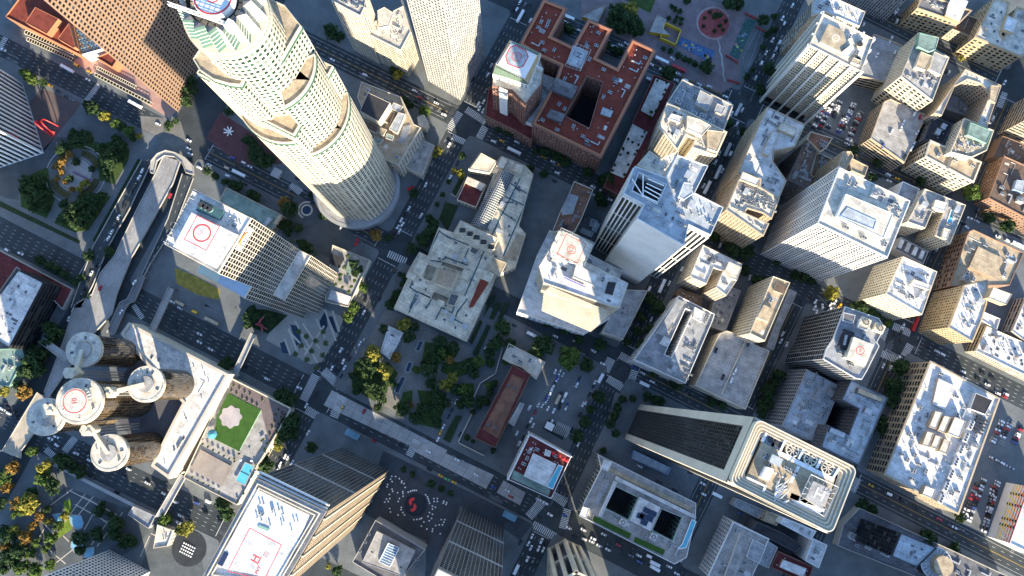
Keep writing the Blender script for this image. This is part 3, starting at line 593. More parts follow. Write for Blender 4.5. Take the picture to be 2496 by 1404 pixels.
# white classic buildings by the square
bld('office_building', 'white classical block with layered cluttered roof facing the square', 'office building', '04', '225,680 655,900 560,1150 230,1090 95,880', 52, 'small', 'stone', 'grey', None, 0, 18, [('375,770 490,830 440,950 335,890', 3, 'grey'), ('520,885 595,915 560,980 495,950', 2, 'grey')], cornice=.5)
bld('office_building', 'sunlit cream block with big roof vaults behind the white classical block', 'office building', '04', '95,885 275,960 600,1130 510,1330 310,1260 340,1190 250,1150 180,1280 30,1090', 60, 'small', 'cream', 'cream', None, 0, 14,
    [('265,990 370,1020 470,1075 390,1160 260,1100', 4, 'cream'), ('130,970 225,1000 205,1050 100,1010', 2.5, 'white'), ('440,1110 590,1130 520,1300 440,1270', 3, 'tan')], cornice=.6)
bld('office_building', 'cream stepped block in the gap between the sunlit vaults and the white slab tower', 'office building', '13', '1345,60 1450,130 1500,100 1600,60 1560,200 1480,300 1240,180', 80, 'small', 'cream', 'cream', None, 0, 6)
# ---- the red roofed hotel: E shape, three wings to the square, one light court
BILT = bld('hotel', 'big brick hotel with three red roofed wings and a deep court', 'hotel', '03', '440,0 630,75 500,315 690,405 825,170 1015,255 885,500 1070,590 1200,345 1395,435 930,1345 345,1062 545,690 590,560 400,475 240,380', 42, 'small', 'brick', 'red', None, 0, 26,
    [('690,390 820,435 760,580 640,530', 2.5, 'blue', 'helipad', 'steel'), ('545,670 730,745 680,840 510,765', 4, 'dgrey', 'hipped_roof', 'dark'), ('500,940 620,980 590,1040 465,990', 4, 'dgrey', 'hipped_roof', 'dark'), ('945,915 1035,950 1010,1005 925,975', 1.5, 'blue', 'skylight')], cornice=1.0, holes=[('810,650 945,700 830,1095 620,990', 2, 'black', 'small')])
e, P, h = BL['big brick hotel with three red roofed wings and a deep court']
# red parapet band all round
bm = M(); bm.curb(P, 1.9, h-.1, h+.25); bm.build('parapet', W('orange'), e)
bld('low_building', 'white link roof between the brick hotel and its octagon helipad tower', 'building', '03', '430,630 560,680 345,1060 285,1040 330,900', 26, 'blank', 'white', 'white', None, 0, 5)
MIL = bld('hotel_tower', 'brick and white tower with a red octagon helipad and sloped green gable roofs', 'hotel tower', '03', '0,735 10,560 155,345 395,455 440,590 420,720 285,890 170,770', 66, 'small', 'brick', 'cream', None, 0, 0, sty2='punch')
bld('low_building', 'brick arcade wing under the octagon helipad tower with an arched entrance', 'building', '03', '-60,990 -30,740 280,1035 350,1060 340,1200 190,1110', 20, 'small', 'brick', 'maroon', None, 0, 0)
bld('low_building', 'long maroon edged terrace building with white gravel and potted shrubs', 'building', '03', '1385,635 1565,715 1130,1690 950,1600', 13, 'punch', 'brick', 'maroon', None, 0, 0,
    [('1400,670 1520,715 1370,1000 1270,945', .4, 'white', 'terrace'), ('1200,1060 1330,1130 1125,1525 1010,1475', .4, 'white', 'terrace')])
bld('apartment_building', 'narrow tiled roof apartment house with a small pool on its terrace', 'apartment building', '13', '700,320 865,390 765,640 700,760 600,740 510,760 590,560 640,470', 34, 'small', 'cream', 'tile', None, 0, 2,
    [('655,425 740,450 690,600 600,610 590,560', .35, 'grey', 'terrace'), ('610,690 655,700 635,740 600,735', .6, 'black', 'air_well')])
bld('low_building', 'low grey roof with big machines in the alley by the tiled apartment house', 'building', '13', '800,600 950,670 860,850 700,770', 8, 'blank', 'dark', 'dgrey', None, 0, 0, [('850,640 905,660 880,720 830,700', 2, 'grey', 'chiller', 'steel'), ('880,670 920,690 890,760 850,740', 2.2, 'blue', 'chiller', 'steel'), ('770,720 870,760 850,800 750,755', 2, 'grey', 'chiller', 'steel')])
# ---- top left of centre
P1 = bld('office_tower', 'beige ribbed tower running out of the top edge with a shaded flank', 'office tower', '02', '1130,855 860,690 950,430 1000,330 1330,480', 170, (2.7, 3.8, .32, .4, .6), 'conc', 'grey', ground=True, glass='d')
bld('office_building', 'cream building with stepped roof and antennas between the ribbed towers', 'office building', '02', '330,285 400,180 560,90 640,50 705,270 620,430', None, 'bands', 'cream', 'cream', '690,660', 5, 10, [('420,90 480,60 560,110 520,220 430,240', 3, 'cream')])
bld('office_building', 'tall beige slab with a blank wall and roof running out of the top edge', 'office building', '02', '30,5 120,-120 330,-60 310,60 275,135', 82, 'ribs', 'stone', 'conc', None, 0, 6)
bld('office_building', 'stepped stone tower with a copper edged square crown and dark machine pit', 'office building', '02', '285,700 620,830 650,890 730,1060 790,1090 600,1410 480,1360 250,830', 34, 'punch', 'stone', 'tan', None, 0, 8,
    [('340,790 530,880 430,1040 270,950', 14, 'black', 'crown'), ('560,875 640,910 600,960 530,925', 3, 'blue', 'setback'), ('600,960 660,975 590,1140 520,1100', 4, 'blue', 'setback'), ('500,940 570,960 530,1060 460,1030', 2, 'brown', 'setback'), ('300,1020 440,1090 410,1140 290,1080', 3, 'brown', 'setback'), ('450,1090 500,1110 470,1160 430,1140', 3.5, 'tan', 'setback'), ('640,1080 700,1070 700,1120 630,1230 600,1210', -.2, 'grey', 'terrace'), ('500,1140 560,1160 550,1200 490,1180', 3, 'green', 'setback'), ('400,1170 470,1190 440,1230 380,1210', 2, 'green', 'setback')], cornice=.3)
bld('low_building', 'little tan octagon kiosk roof at the lit street corner', 'kiosk', '02', '760,1000 820,980 855,1040 830,1090 770,1070', 14, 'blank', 'cream', 'cream', None, 0, 0)
bld('low_building', 'low grey roofed corner building across from the library', 'building', '02', '790,1190 905,1240 800,1500 720,1460 650,1420', 12, 'small', 'stone', 'conc', None, 0, 2)
bld('low_building', 'white machine roof beside the stepped stone tower', 'building', '12', '520,90 640,130 600,215 490,170', 20, 'punch', 'stone', 'grey', None, 0, 5)
# ---- library
LIB = 'sprawling pale library with low teal striped roofs and a pyramid tower'
LB = bld('library', LIB, 'library', '12', '945,715 1070,760 1130,655 1240,700 1420,250 1200,215 1300,75 1440,150 1480,105 1680,180 1755,260 1630,700 1690,770 1600,1060 1430,1130 1390,1240 1180,1690 560,1410 680,1150 665,1120 780,925 850,960', 13, 'punch', 'cream', 'lib', None, 0, 26,
    [('1075,770 1135,660 1455,810 1400,940', 6, 'lib', 'plant_room'), ('960,1070 1105,1110 1045,1240 905,1190', 16, 'lib', 'tower'), ('1300,1160 1380,1180 1240,1400 1200,1404', .6, 'red', 'tile_strip'), ('780,980 860,1010 800,1140 720,1100', 1.6, 'lib', 'roof_terrace'),
     ('1400,975 1525,1020 1470,1130 1385,1080', 5, 'tan', 'pavilion'), ('1310,80 1440,150 1380,250 1210,220', 4, 'lib', 'wing_roof'), ('1620,770 1690,790 1600,1000 1500,985', -.3, 'tan', 'roof_section'), ('1485,110 1540,135 1500,215 1440,190', 3.5, 'lib', 'end_tower'), ('1610,170 1675,190 1650,260 1580,230', 3, 'lib', 'end_tower'),
     ('1340,1090 1425,1110 1390,1190 1320,1160', 3, 'lib', 'pavilion'), ('690,1090 760,1120 730,1170 665,1140', 2.5, 'lib', 'pavilion'), ('940,1330 1000,1350 985,1400 920,1380', 2.5, 'lib', 'pavilion'), ('1050,1280 1120,1300 1080,1390 1020,1370', 3, 'dgrey', 'machine_pit'), ('1160,1070 1230,1100 1190,1170 1130,1140', 3, 'lib', 'pavilion')],
    holes=[('975,1005 1190,1080 1175,1110 1130,1095 965,1040', 7, 'lib', 'blank'), ('845,1030 930,1060 880,1180 815,1150', 6, 'lib', 'blank'), ('905,1265 1035,1320 1000,1375 880,1320', 6, 'lib', 'blank')])
e, P, h = BL[LIB]
# teal stripes on the roofs: flat ribs of copper
TEAL = mat('teal copper strip', (.04, .11, .125), .7, .2, .4, .1)
def strips(rc, segs, z, t, name, m, parent):
    b = M()
    for s in segs.split('|'):
        p = GK(rc, s, z)
        for a, c in zip(p, p[1:]):
            d = Vector((c[0]-a[0], c[1]-a[1])); b.obox(((a[0]+c[0])/2, (a[1]+c[1])/2), math.atan2(d.y, d.x), d.length+t, t, z-.9, z+.1)
    return b.build(name, m, parent)
strips('12', '950,750 1010,790 1200,870|950,750 860,930|1010,970 960,1010 880,1000|1000,970 1190,1040|1150,1020 1200,900|1640,300 1440,700 1320,950 1220,1180 1170,1300|1750,370 1580,760 1500,960|1560,340 1720,440|1520,455 1670,525|1500,505 1590,500|1450,560 1600,660|760,1270 700,1230 720,1180|770,1270 920,1340|750,1290 700,1400', h-.9, .9, 'copper_strip', TEAL, e)
strips('22', '770,60 690,215|770,40 1010,160|880,110 840,180|980,155 920,275|980,180 1060,220 1090,130|1080,275 1190,330|1110,200 1080,280|1190,100 1100,220', h-.9, .9, 'copper_strip', TEAL, e)
a_, b_, c_, d_ = GK('12', '960,1070 1105,1110 1045,1240 905,1190', h+16)
ap = ((a_[0]+c_[0])/2, (a_[1]+c_[1])/2, h+21); bm = M()
for p, q in ((a_, b_), (b_, c_), (c_, d_), (d_, a_)):
    i = len(bm.v); bm.v += [(*p, h+16.05), (*q, h+16.05), ap]; bm.f.append((i+2, i+1, i)); bm.m.append(0)
bm.build('pyramid_roof', mat('pyramid tiles', (.42, .33, .24), .7, .25, .9, .25), e)
for k_, s_ in enumerate(('1150,745', '1215,775', '1270,805', '1330,845', '1395,885')):
    p = GK('12', s_, h+6)[0]; bm = M(); bm.curb([(p[0]+x, p[1]+y) for x, y in ((-3, -2.4), (3, -2.4), (3, 2.4), (-3, 2.4))], .3, h+5.6, h+8.2, 0); bm.obox(p, UA, 3.6, 3, h+5.6, h+7.4, 1); bm.cyl(p, 1.2, h+7.4, h+7.9, 14, 0, mc=1); bm.build('machine_pen', [W('cream'), DARKM], e)
# barrel vault of glass over the atrium
va, vb, vc, vd = [Vector(p) for p in GK('12', '1455,235 1590,270 1350,740 1225,690', h)]
bm = M(); fr = M()
for k in range(12):
    for (s0, s1) in ((k/12, (k+1)/12),):
        f = lambda s, e0, e1: (e0.x*(1-s)+e1.x*s, e0.y*(1-s)+e1.y*s, h+4.5*math.sin(math.pi*s))
        bm.quad(f(s0, va, vb), f(s1, va, vb), f(s1, vd, vc), f(s0, vd, vc))
for k in range(27):
    t = k/26; e0, e1 = va.lerp(vd, t), vb.lerp(vc, t); f = lambda s: (e0.x*(1-s)+e1.x*s, e0.y*(1-s)+e1.y*s, h+4.6*math.sin(math.pi*s))
    for q in range(8): fr.bar(f(q/8), f((q+1)/8), .35)
for q in range(0, 9): fr.bar((*(va.lerp(vb, q/8)), h+4.62*math.sin(math.pi*q/8)), (*(vd.lerp(vc, q/8)), h+4.62*math.sin(math.pi*q/8)), .3)
bm.build('glass_vault', GL[1], e); fr.build('vault_frame', STEEL, e)
bld('low_building', 'open roofed side court wing of the library with a maroon sunken court', 'building', '12', '1195,280 1350,350 1265,545 1100,480', 9, 'punch', 'cream', 'maroon', None, 0, 0, [('1190,285 1350,350 1310,400 1170,330', 1.5, 'cream', 'wing_roof')])
bld('pavilion', 'small white flat roofed cafe at the edge of the library gardens', 'cafe', '22', '515,330 640,390 525,615 445,555', 6, 'punch', 'white', 'white', None, 0, 4, [('480,500 535,525 515,590 455,565', .6, 'white', 'awning')])
CLUB = bld('clubhouse', 'long maroon tiled clubhouse inside a walled yard south of the gardens', 'clubhouse', '22', '1575,665 1735,745 1430,1375 1250,1290', 20, 'small', 'brown', 'maroon', None, 0, 0)
e, P, h = BL['long maroon tiled clubhouse inside a walled yard south of the gardens']
a_, b_, c_, d_ = [Vector(p) for p in GK('22', '1575,745 1680,785 1455,1295 1320,1215', h)]
bm = M(); m1, m2 = (a_.lerp(b_, .5)).lerp(d_.lerp(c_, .5), .1), (a_.lerp(b_, .5)).lerp(d_.lerp(c_, .5), .93)
A3 = lambda p, z: (p.x, p.y, z)
Z0, Z1 = h-.9, h+3.2
bm.quad(A3(d_, Z0), A3(m2, Z1), A3(m1, Z1), A3(a_, Z0)); bm.quad(A3(b_, Z0), A3(m1, Z1), A3(m2, Z1), A3(c_, Z0))
for t in ((a_, m1, b_), (c_, m2, d_)):
    i = len(bm.v); bm.v += [A3(t[0], Z0), A3(t[1], Z1), A3(t[2], Z0)]; bm.f.append((i, i+1, i+2)); bm.m.append(0)
bm.build('tiled_roof', RF('tile'), e)
bm = M()
for s in ('1545,840 1560,850', '1595,860 1610,870', '1375,1175 1390,1185', '1430,1195 1445,1205'):
    p = GK('22', s, h)[0]; bm.obox(p, UA, 2.5, 2.2, h, h+3.4)
bm.build('chimney', W('dark'), e)
bld('low_building', 'pale gravel roofed annex at the garden end of the maroon clubhouse', 'building', '22', '1545,480 1860,640 1780,790 1660,690 1560,650 1490,610', 9, 'punch', 'cream', 'cream', None, 0, 2)
bld('low_building', 'white shed roof along the lane behind the maroon clubhouse', 'building', '22', '1640,985 1680,1000 1590,1190 1540,1160', 4, 'blank', 'white', 'white', None, 0, 2)
HOTEL = bld('hotel', 'square hotel with striped flanks and a red rooftop bar with pool', 'hotel', '33', '320,195 675,388 505,745 135,580', 40, (2.4, 60, .5, .02, .7), 'white', 'maroon', None, 0, 14,
    [('350,355 550,450 460,640 270,550', 3.5, 'white', 'roof_house'), ('560,455 600,470 520,655 465,630', .5, 'blue', 'pool_edge', 'white'), ('185,500 160,570 480,720 500,660', .12, 'green', 'turf', 'green'), ('455,320 505,340 490,385 445,370', 2, 'white', 'bar')], glass='k')
COURT = bld('office_building', 'pale glass court building with two dark atriums and a central white roof', 'office building', '33', '905,365 1745,782 1740,900 1665,1245 1560,1305 745,890 780,790 930,490', 26, 'curtain', 'white', 'conc', None, 0, 4,
    [('960,410 1025,430 990,510 930,485', 2.5, 'white', 'stair_house'), ('775,810 835,830 800,920 745,890', 2.5, 'white', 'stair_house'), ('1265,730 1440,820 1355,1020 1180,930', 3.2, 'white', 'central_roof'),
     ('1065,552 1735,885 1725,910 1055,580', 3, 'white', 'raised_rim'), ('1045,590 1068,600 935,900 912,890', 3, 'white', 'raised_rim'), ('870,885 1190,1040 1170,1085 855,930', .35, 'lawn', 'roof_lawn'), ('1220,1065 1480,1180 1460,1225 1205,1110', .35, 'lawn', 'roof_lawn'),
     ('1000,470 1700,815 1690,850 985,505', .2, 'tan', 'boarded_walk'), ('960,580 1010,590 900,800 875,780', .4, 'grey', 'roof_section')], glass='g',
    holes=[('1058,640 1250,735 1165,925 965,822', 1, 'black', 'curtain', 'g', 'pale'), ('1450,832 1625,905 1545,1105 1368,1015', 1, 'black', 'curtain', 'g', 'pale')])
e, P, h = BL['pale glass court building with two dark atriums and a central white roof']
for s_ in ('1300,835 1340,852', '1355,860 1395,880', '1270,880 1310,900', '1320,900 1375,925', '1280,935 1320,955', '1240,880 1290,905'):
    p = GK('33', s_, h+3.2); bm = M(); bm.obox(((p[0][0]+p[1][0])/2, (p[0][1]+p[1][1])/2), UA, 5, 4, h+3.2, h+3.6); bm.build('solar_panel', mat('solar panel', (.03, .045, .09), .2, .2, .5, .1), e)
for s_ in ('1115,940', '1375,1065'):
    p = GK('33', s_, h)[0]; bm = M(); bm.obox(p, UA, 4.6, 4.6, h-1, h+2.2, 0); bm.cyl(p, 1.9, h+2.2, h+2.6, 20, 0, mc=1)
    for q in range(4): bm.obox(p, q*math.pi/4, 3.4, .3, h+2.6, h+2.7, 0)
    bm.build('cooling_fan', [W('white'), DARKM], e)
bld('office_building', 'grey low square building with a slanted glass skylight beside the dark plaza', 'office building', '32', '405,925 830,1180 560,1500 205,1285', 18, 'blank', 'conc', 'dgrey', None, 0, 0, [('415,1020 745,1190 640,1410 290,1285', 1.8, 'conc', 'raised_roof', 'conc')])
bld('low_building', 'blue roofed canopy building in front of the dark gridded tower', 'canopy', '33', '1215,330 1530,480 1500,540 1200,400', 7, 'blank', 'blue', 'blue', None, 0, 0)
# ---- bottom right middle
bld('office_building', 'white egg-crate fronted building with a long grey roof at the bottom', 'office building', '34', '660,943 965,1090 780,1500 445,1404', None, 'egg', 'white', 'conc', '572,893', 0, 8, [('720,1040 820,1085 620,1530 560,1480', 1.6, 'conc', 'roof_section'), ('825,1090 940,1150 880,1300 770,1240', 2, 'grey', 'plant_room')])
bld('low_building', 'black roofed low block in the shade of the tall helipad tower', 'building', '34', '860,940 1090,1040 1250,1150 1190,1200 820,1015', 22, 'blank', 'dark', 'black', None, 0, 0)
bld('low_building', 'long white roof reaching out from under the tall helipad tower', 'building', '34', '1085,905 1370,1020 1325,1095 1060,955', 28, 'blank', 'white', 'white', None, 0, 6)
bld('low_building', 'white roofed block beside the brick U at the bottom edge', 'building', '34', '1340,1085 1465,1140 1390,1340 1275,1275', 26, 'blank', 'white', 'white', None, 0, 5)
bld('low_building', 'brick coloured U-shaped roof around white machine rooms at the bottom edge', 'building', '34', '1040,1190 1345,1330 1290,1470 980,1330', 22, 'small', 'brick', 'maroon', None, 0, 6, [('1080,1260 1290,1340 1260,1420 1050,1330', 2.5, 'white')])
bld('low_building', 'small tan building with two window rows under the tall helipad tower', 'building', '34', '950,850 1060,900 1030,975 920,935', 18, 'small', 'tan', 'tan', None, 0, 0)
bld('low_building', 'grey low roof with a row of skylights beside the tall helipad tower', 'building', '34', '690,740 940,850 875,915 650,800', 10, 'blank', 'conc', 'grey', None, 0, 8)
bld('low_building', 'grey roof with stair openings between the egg-crate front and the brick U', 'building', '34', '960,1105 1040,1160 960,1340 870,1300', 24, 'blank', 'conc', 'grey', None, 0, 5)
# ---- left
bld('office_building', 'white roofed office block with an overhanging slab over black glass', 'office building', '10', '150,1080 370,1190 75,1750 -220,1560', None, 'bands', 'black', 'white', '565,1235', 1, 10, glass='k')
bld('low_building', 'maroon edged podium roof around the white roofed block', 'building', '10', '-20,905 620,1245 530,1420 340,1210 140,1060 -60,1350', 7, 'blank', 'conc', 'maroon', None, 0, 0)
bld('low_building', 'low pale green roof below the white roofed block', 'building', '20', '-30,530 190,520 205,600 80,850 -40,840', 9, 'blank', 'green', 'green', None, 0, 2)
bld('museum', 'orange red roofed podium building with two raised roof boxes', 'museum', '00', '45,140 690,470 620,170 440,0 240,-120', 16, 'blank', 'orange', 'red', None, 0, 0,
    [('300,60 500,160 400,290 215,190', 6, 'red', 'roof_box', 'orange'), ('590,195 645,400 630,410 492,330', 5, 'red', 'roof_box', 'orange')])
bld('low_building', 'small wedge shaped red roof under the brown corner tower', 'building', '00', '820,490 950,435 1015,490 960,575', 12, 'blank', 'orange', 'red', None, 0, 0)
bld('atrium', 'triangular glass atrium with blue and tan diamond panes beside the red roof', 'atrium', '00', '625,180 920,405 690,470', 14, 'blank', 'white', 'blue', None, 0, 0)
bld('office_building', 'pale green podium roof with a red lorry beside the gridded glass tower', 'office building', '11', '530,372 1010,610 920,740 740,640 470,490', 12, 'punch', 'tan', 'green', None, 0, 0, [('890,625 930,645 870,705 840,690', 1, 'blue', 'skylight'), ('985,600 1010,615 960,690 930,680', 1.6, 'tan', 'end_wall')], )
bld('roof_garden', 'walled terrace garden with planters, palms and a black canopy beside the glass tower', 'roof garden', '11', '1440,865 1760,995 1575,1400 1375,1350', 9, 'blank', 'cream', 'conc', None, 0, 0,
    [('1425,930 1540,990 1500,1060 1410,1020', .8, 'black', 'canopy', 'dark'), ('1580,990 1700,1050 1640,1140 1550,1090', .35, 'green', 'planting', 'green'), ('1430,1250 1600,1310 1570,1380 1400,1330', .3, 'white', 'paved_square', 'white')])
DECK = bld('roof_garden', 'hotel deck with a lawn, gravel rosette and turquoise pool', 'roof garden', '21', '560,770 1085,1040 625,1866 165,1628', 12, 'blank', 'cream', 'conc', None, 0, 0,
    [('545,905 830,1050 640,1404 430,1300 450,1110', .35, 'lawn', 'lawn', 'green')])
b_ = [('terrace_pavilion', 'little hexagon pavilion and bar building by the sunken dining court', '1370,960 1480,1010 1400,1160 1310,1140', 8)]
bld('pavilion', 'white topped corner pavilion beside the round dining court', 'pavilion', '30', '1345,965 1480,1015 1430,1150 1310,1170', 9, 'punch', 'cream', 'cream', None, 0, 1)
bld('canopy_roof', 'grey glass canopy roof at the edge of the pool plaza', 'canopy', '30', '1140,805 1330,890 1270,1000 1090,880', 6, 'blank', 'grey', 'grey', None, 0, 0)
bld('office_tower', 'white gridded tower leaning over the pool plaza from the lower left edge', 'office tower', '30', '940,1185 1280,1370 1110,1700 770,1520', 157, (2.6, 4.0, .34, .3, .9), 'white', 'white', ground=True, glass='k')
for n_, (x0, x1, y0, y1, hh_) in enumerate([(-5, 70, -262, -215, 172), (116, 150, -270, -225, 142), (156, 192, -270, -228, 112), (200, 262, -275, -228, 112), (275, 350, -280, -225, 136), (-48, -10, -250, -215, 64)]):  # added towers out of view, placed so their shadows fall across the streets
    e = thing('office_tower', 'plain tower just outside the bottom of the view, %s' % ['nearest the dark plaza towers', 'second from the dark plaza towers', 'third from the dark plaza towers', 'fourth from the dark plaza towers', 'farthest along the row', 'lowest of the row'][n_], 'office tower', ((x0+x1)/2, (y0+y1)/2))
    P = [(x0, y0), (x1, y0), (x1, y1), (x0, y1)]; wmb = M(); win = Win(GL); wmb.prism(P, 0, hh_)
    facade(wmb, win, P[2], P[3], 0, hh_, (4, 4, .4, .45, .4), force=True); wmb.build('wall', W('stone'), e); win.build(e)
# ------------------------------------------------------------------ lettering and landing pads
def text(body, c, z, size, ang, m, parent, name='lettering', tilt=None):
    cu = bpy.data.curves.new('lettering', 'FONT'); cu.body = body; cu.size = size; cu.align_x = 'CENTER'; cu.align_y = 'CENTER'; cu.extrude = .01; cu.resolution_u = 2
    tmp = bpy.data.objects.new('lettering', cu); COL.objects.link(tmp); bpy.context.view_layer.update()
    me = bpy.data.meshes.new_from_object(tmp.evaluated_get(bpy.context.evaluated_depsgraph_get()))
    bpy.data.objects.remove(tmp); bpy.data.curves.remove(cu); me.materials.clear(); me.materials.append(m)
    o = link(name, me, parent, (c[0], c[1], z), 0)
    o.rotation_euler = tilt if tilt else (0, 0, ang)
    return o
def outline(P, z, t, m, parent, name='painted_border'):
    P = ccw(P); b = M(); b.ring(P, inset(P, t), z); return b.build(name, m, parent)
def ringmark(c, z, r, t, m, parent):
    b = M(); b.annulus(c, r-t, r, z, 48); return b.build('painted_ring', m, parent)
def grating(P, z, wd, parent, m=STEEL):          # safety netting frame round a pad
    P = ccw(P); Q = inset(P, -wd); b = M(); n = len(P)
    for k in range(n):
        a0, a1, c0, c1 = Vector(P[k]), Vector(P[(k+1) % n]), Vector(Q[k]), Vector(Q[(k+1) % n])
        b.bar((*c0, z), (*c1, z), .22); q = max(2, int((a1-a0).length/1.7))
        for i in range(q+1): b.bar((*a0.lerp(a1, i/q), z), (*c0.lerp(c1, i/q), z), .14)
    return b.build('safety_net_frame', m, parent)
# red-bordered pad of the hotel, on the brick roof
e, P, h = BL['big brick hotel with three red roofed wings and a deep court']
P = ccw(GK('03', '735,400 815,435 740,580 655,550', h+2.6)); slab('pad_deck', P, h+2.3, h+2.62, RF('blue'), e); grating(P, h+2.5, 2.2, e)
BLK = mat('black paint', (.03, .03, .035), .7, .1, .4, .05)
text('H', GK('03', '742,487', h)[0], h+2.65, 7, math.radians(63), BLK, e); text('PVT', GK('03', '738,548', h)[0], h+2.65, 2.6, math.radians(63), BLK, e)
# octagon pad tower: crown with gables
LM = 'brick and white tower with a red octagon helipad and sloped green gable roofs'
e, P, h = BL[LM]
top = GK('03', '160,350 385,470 275,675 30,545', h+22); base = GK('03', '150,350 415,465 310,735 5,640', h+5)
A, B, C, D = [Vector(p) for p in top]; zt = h+22; cm = M(); cen = (A+C)/2
Tp = ccw([tuple(p) for p in (A, B, C, D)]); Bp = ccw(base); Bp = sorted(Bp, key=lambda p: 0) ; Bp = [min(Bp, key=lambda q: (q[0]-t_[0])**2+(q[1]-t_[1])**2) for t_ in Tp]
for k in range(4):
    j = (k+1) % 4; cm.quad((*Bp[k], h+7), (*Bp[j], h+7), (*Tp[j], zt-1), (*Tp[k], zt-1), 1 if k % 2 else 0)
cm.prism(Tp, zt-1, zt, 2); cm.prism(Bp, h-1.2, h+7, 2, False)
cm.build('gable_roof', [mat('green copper', (.13, .19, .15), .7, .2, .3, .1), mat('tan copper', (.46, .36, .22), .7, .2, .3, .1), W('white')], e)
wmb = M(); win = Win(GL)
for k in range(4):
    j = (k+1) % 4; facade(wmb, win, Bp[k], Bp[j], h-1, h+7, 'punch')
wmb.build('gable_wall', W('white'), e); win.build(e)
oc = [Vector(p) for p in GK('03', '110,480 150,400 200,385 290,430 312,485 265,570 220,585 125,545', zt)]
sheet('pad_deck', [tuple(p) for p in oc], zt+.05, RF('blue'), e); outline([tuple(p) for p in oc], zt+.09, .7, REDP, e)
c = GK('03', '208,485', zt)[0]; ringmark(c, zt+.1, 3.6, .45, REDP, e); text('10', c, zt+.11, 3.2, math.radians(90), REDP, e)
b = M()
for s in ('170,365 380,465', '150,375 45,545', '40,575 260,675'):
    p = GK('03', s, zt)
    for q in range(14): b.obox((p[0][0]+(p[1][0]-p[0][0])*q/13, p[0][1]+(p[1][1]-p[0][1])*q/13), UA, 1.0, .7, zt, zt+.5)
b.build('edge_vents', DARKM, e)
# pale vertical bay strips on the brick shaft
b = M()
for s in ('60,760 130,790', '230,690 345,700', '350,560 430,600'):
    p = GK('03', s, h); d = Vector((p[1][0]-p[0][0], p[1][1]-p[0][1])); b.obox(((p[0][0]+p[1][0])/2, (p[0][1]+p[1][1])/2), math.atan2(d.y, d.x), d.length, 1.6, 0, h+2)
b.build('white_bay', W('white'), e)
# orange "12" pad on a trussed stand
e, P, h = BL['stone tower with the orange numbered helipad raised on its roof']
z = h+14; ORG = mat('orange paint', (.68, .12, .06), .6, .1, .4, .06)
Q = ccw(GK('13', '600,745 850,860 770,1030 515,935', z)); slab('pad_deck', Q, z-.5, z, RF('cream'), e); grating(Q, z-.2, 1.6, e)
outline(GK('13', '632,772 806,860 725,1030 550,945', z), z+.04, .45, ORG, e)
c = GK('13', '678,908', z)[0]; ringmark(c, z+.05, 3.1, .42, ORG, e); text('12', c, z+.06, 4.4, math.radians(88), ORG, e)
b = M(); q4 = [Vector(p) for p in Q]
for i in range(4):
    p0, p1 = q4[i], q4[(i+1) % 4]; b.bar((*p0, h), (*p0, z-.4), .7)
    for t0 in (0, .5):
        x0, x1 = p0.lerp(p1, t0), p0.lerp(p1, t0+.5); b.bar((*x0, h), (*x1, z-.6), .5); b.bar((*x0, z-.6), (*x1, h), .5)
b.build('pad_truss', W('white'), e)
b = M(); p = GK('13', '625,1148 790,1222', h+2); BLU = mat('blue sign paint', (.03, .04, .40), .5, .1, .4, .05)
for q in range(9):
    t = q/8; cc = (p[0][0]*(1-t)+p[1][0]*t, p[0][1]*(1-t)+p[1][1]*t); b.obox(cc, UA, 1.6, .25, h-.5, h+2.5+.4*(q % 2))
b.build('sign', BLU, e)
# curved banded roof front of that tower
b = M()
for k in range(17):
    t = k/16; pp = [Vector(x) for x in GK('13', '480,1190 1020,1420', h)]; off = VD[0], VD[1]
    b.obox(tuple(pp[0].lerp(pp[1], .5)+Vector(VD)*(2+k*.9)), math.atan2(pp[1].y-pp[0].y, pp[1].x-pp[0].x), (pp[1]-pp[0]).length*(1-.25*abs(t-.3)), .55, h-3-k*1.6, h-1.6-k*1.6)
b.build('sun_louvres', W('cream'), e)
# faceted tower pad
e, P, h = BL['pale faceted tower with dark glass flank and a red circled helipad']
z = h+6; Q = ccw(GK('25', '285,425 460,495 385,675 225,600', z)); slab('pad_deck', Q, h-1, z, RF('cream'), e)
c = GK('25', '340,543', z)[0]; ringmark(c, z+.05, 3.0, .4, REDP, e); text('10', c, z+.06, 2.4, math.radians(62), REDP, e)
slab('plant_screen', GK('25', '215,355 300,390 235,540 160,505', h+3), h-1, h+2, RF('black'), e)
b = M()
for k in range(4):
    cc = GK('25', '%d,%d' % (205+k*9-k*14+10, 440+k*22-20), h+2)[0]; b.obox(cc, UA, 1.6, 1.6, h+2, h+3.4)
b.build('chillers', STEEL, e)
for s in ('385,300', '505,350'):
    cc = GK('25', s, h+2)[0]; b = M(); b.obox(cc, UA, 7, 6, h-1, h+2.5, 0); b.cyl(cc, 2.4, h+2.5, h+3.2, 24, 0, mc=1)
    for q in range(4): b.obox(cc, q*math.pi/4, 4.6, .3, h+3.2, h+3.3, 0)
    b.build('cooling_fan', [W('cream'), DARKM], e)
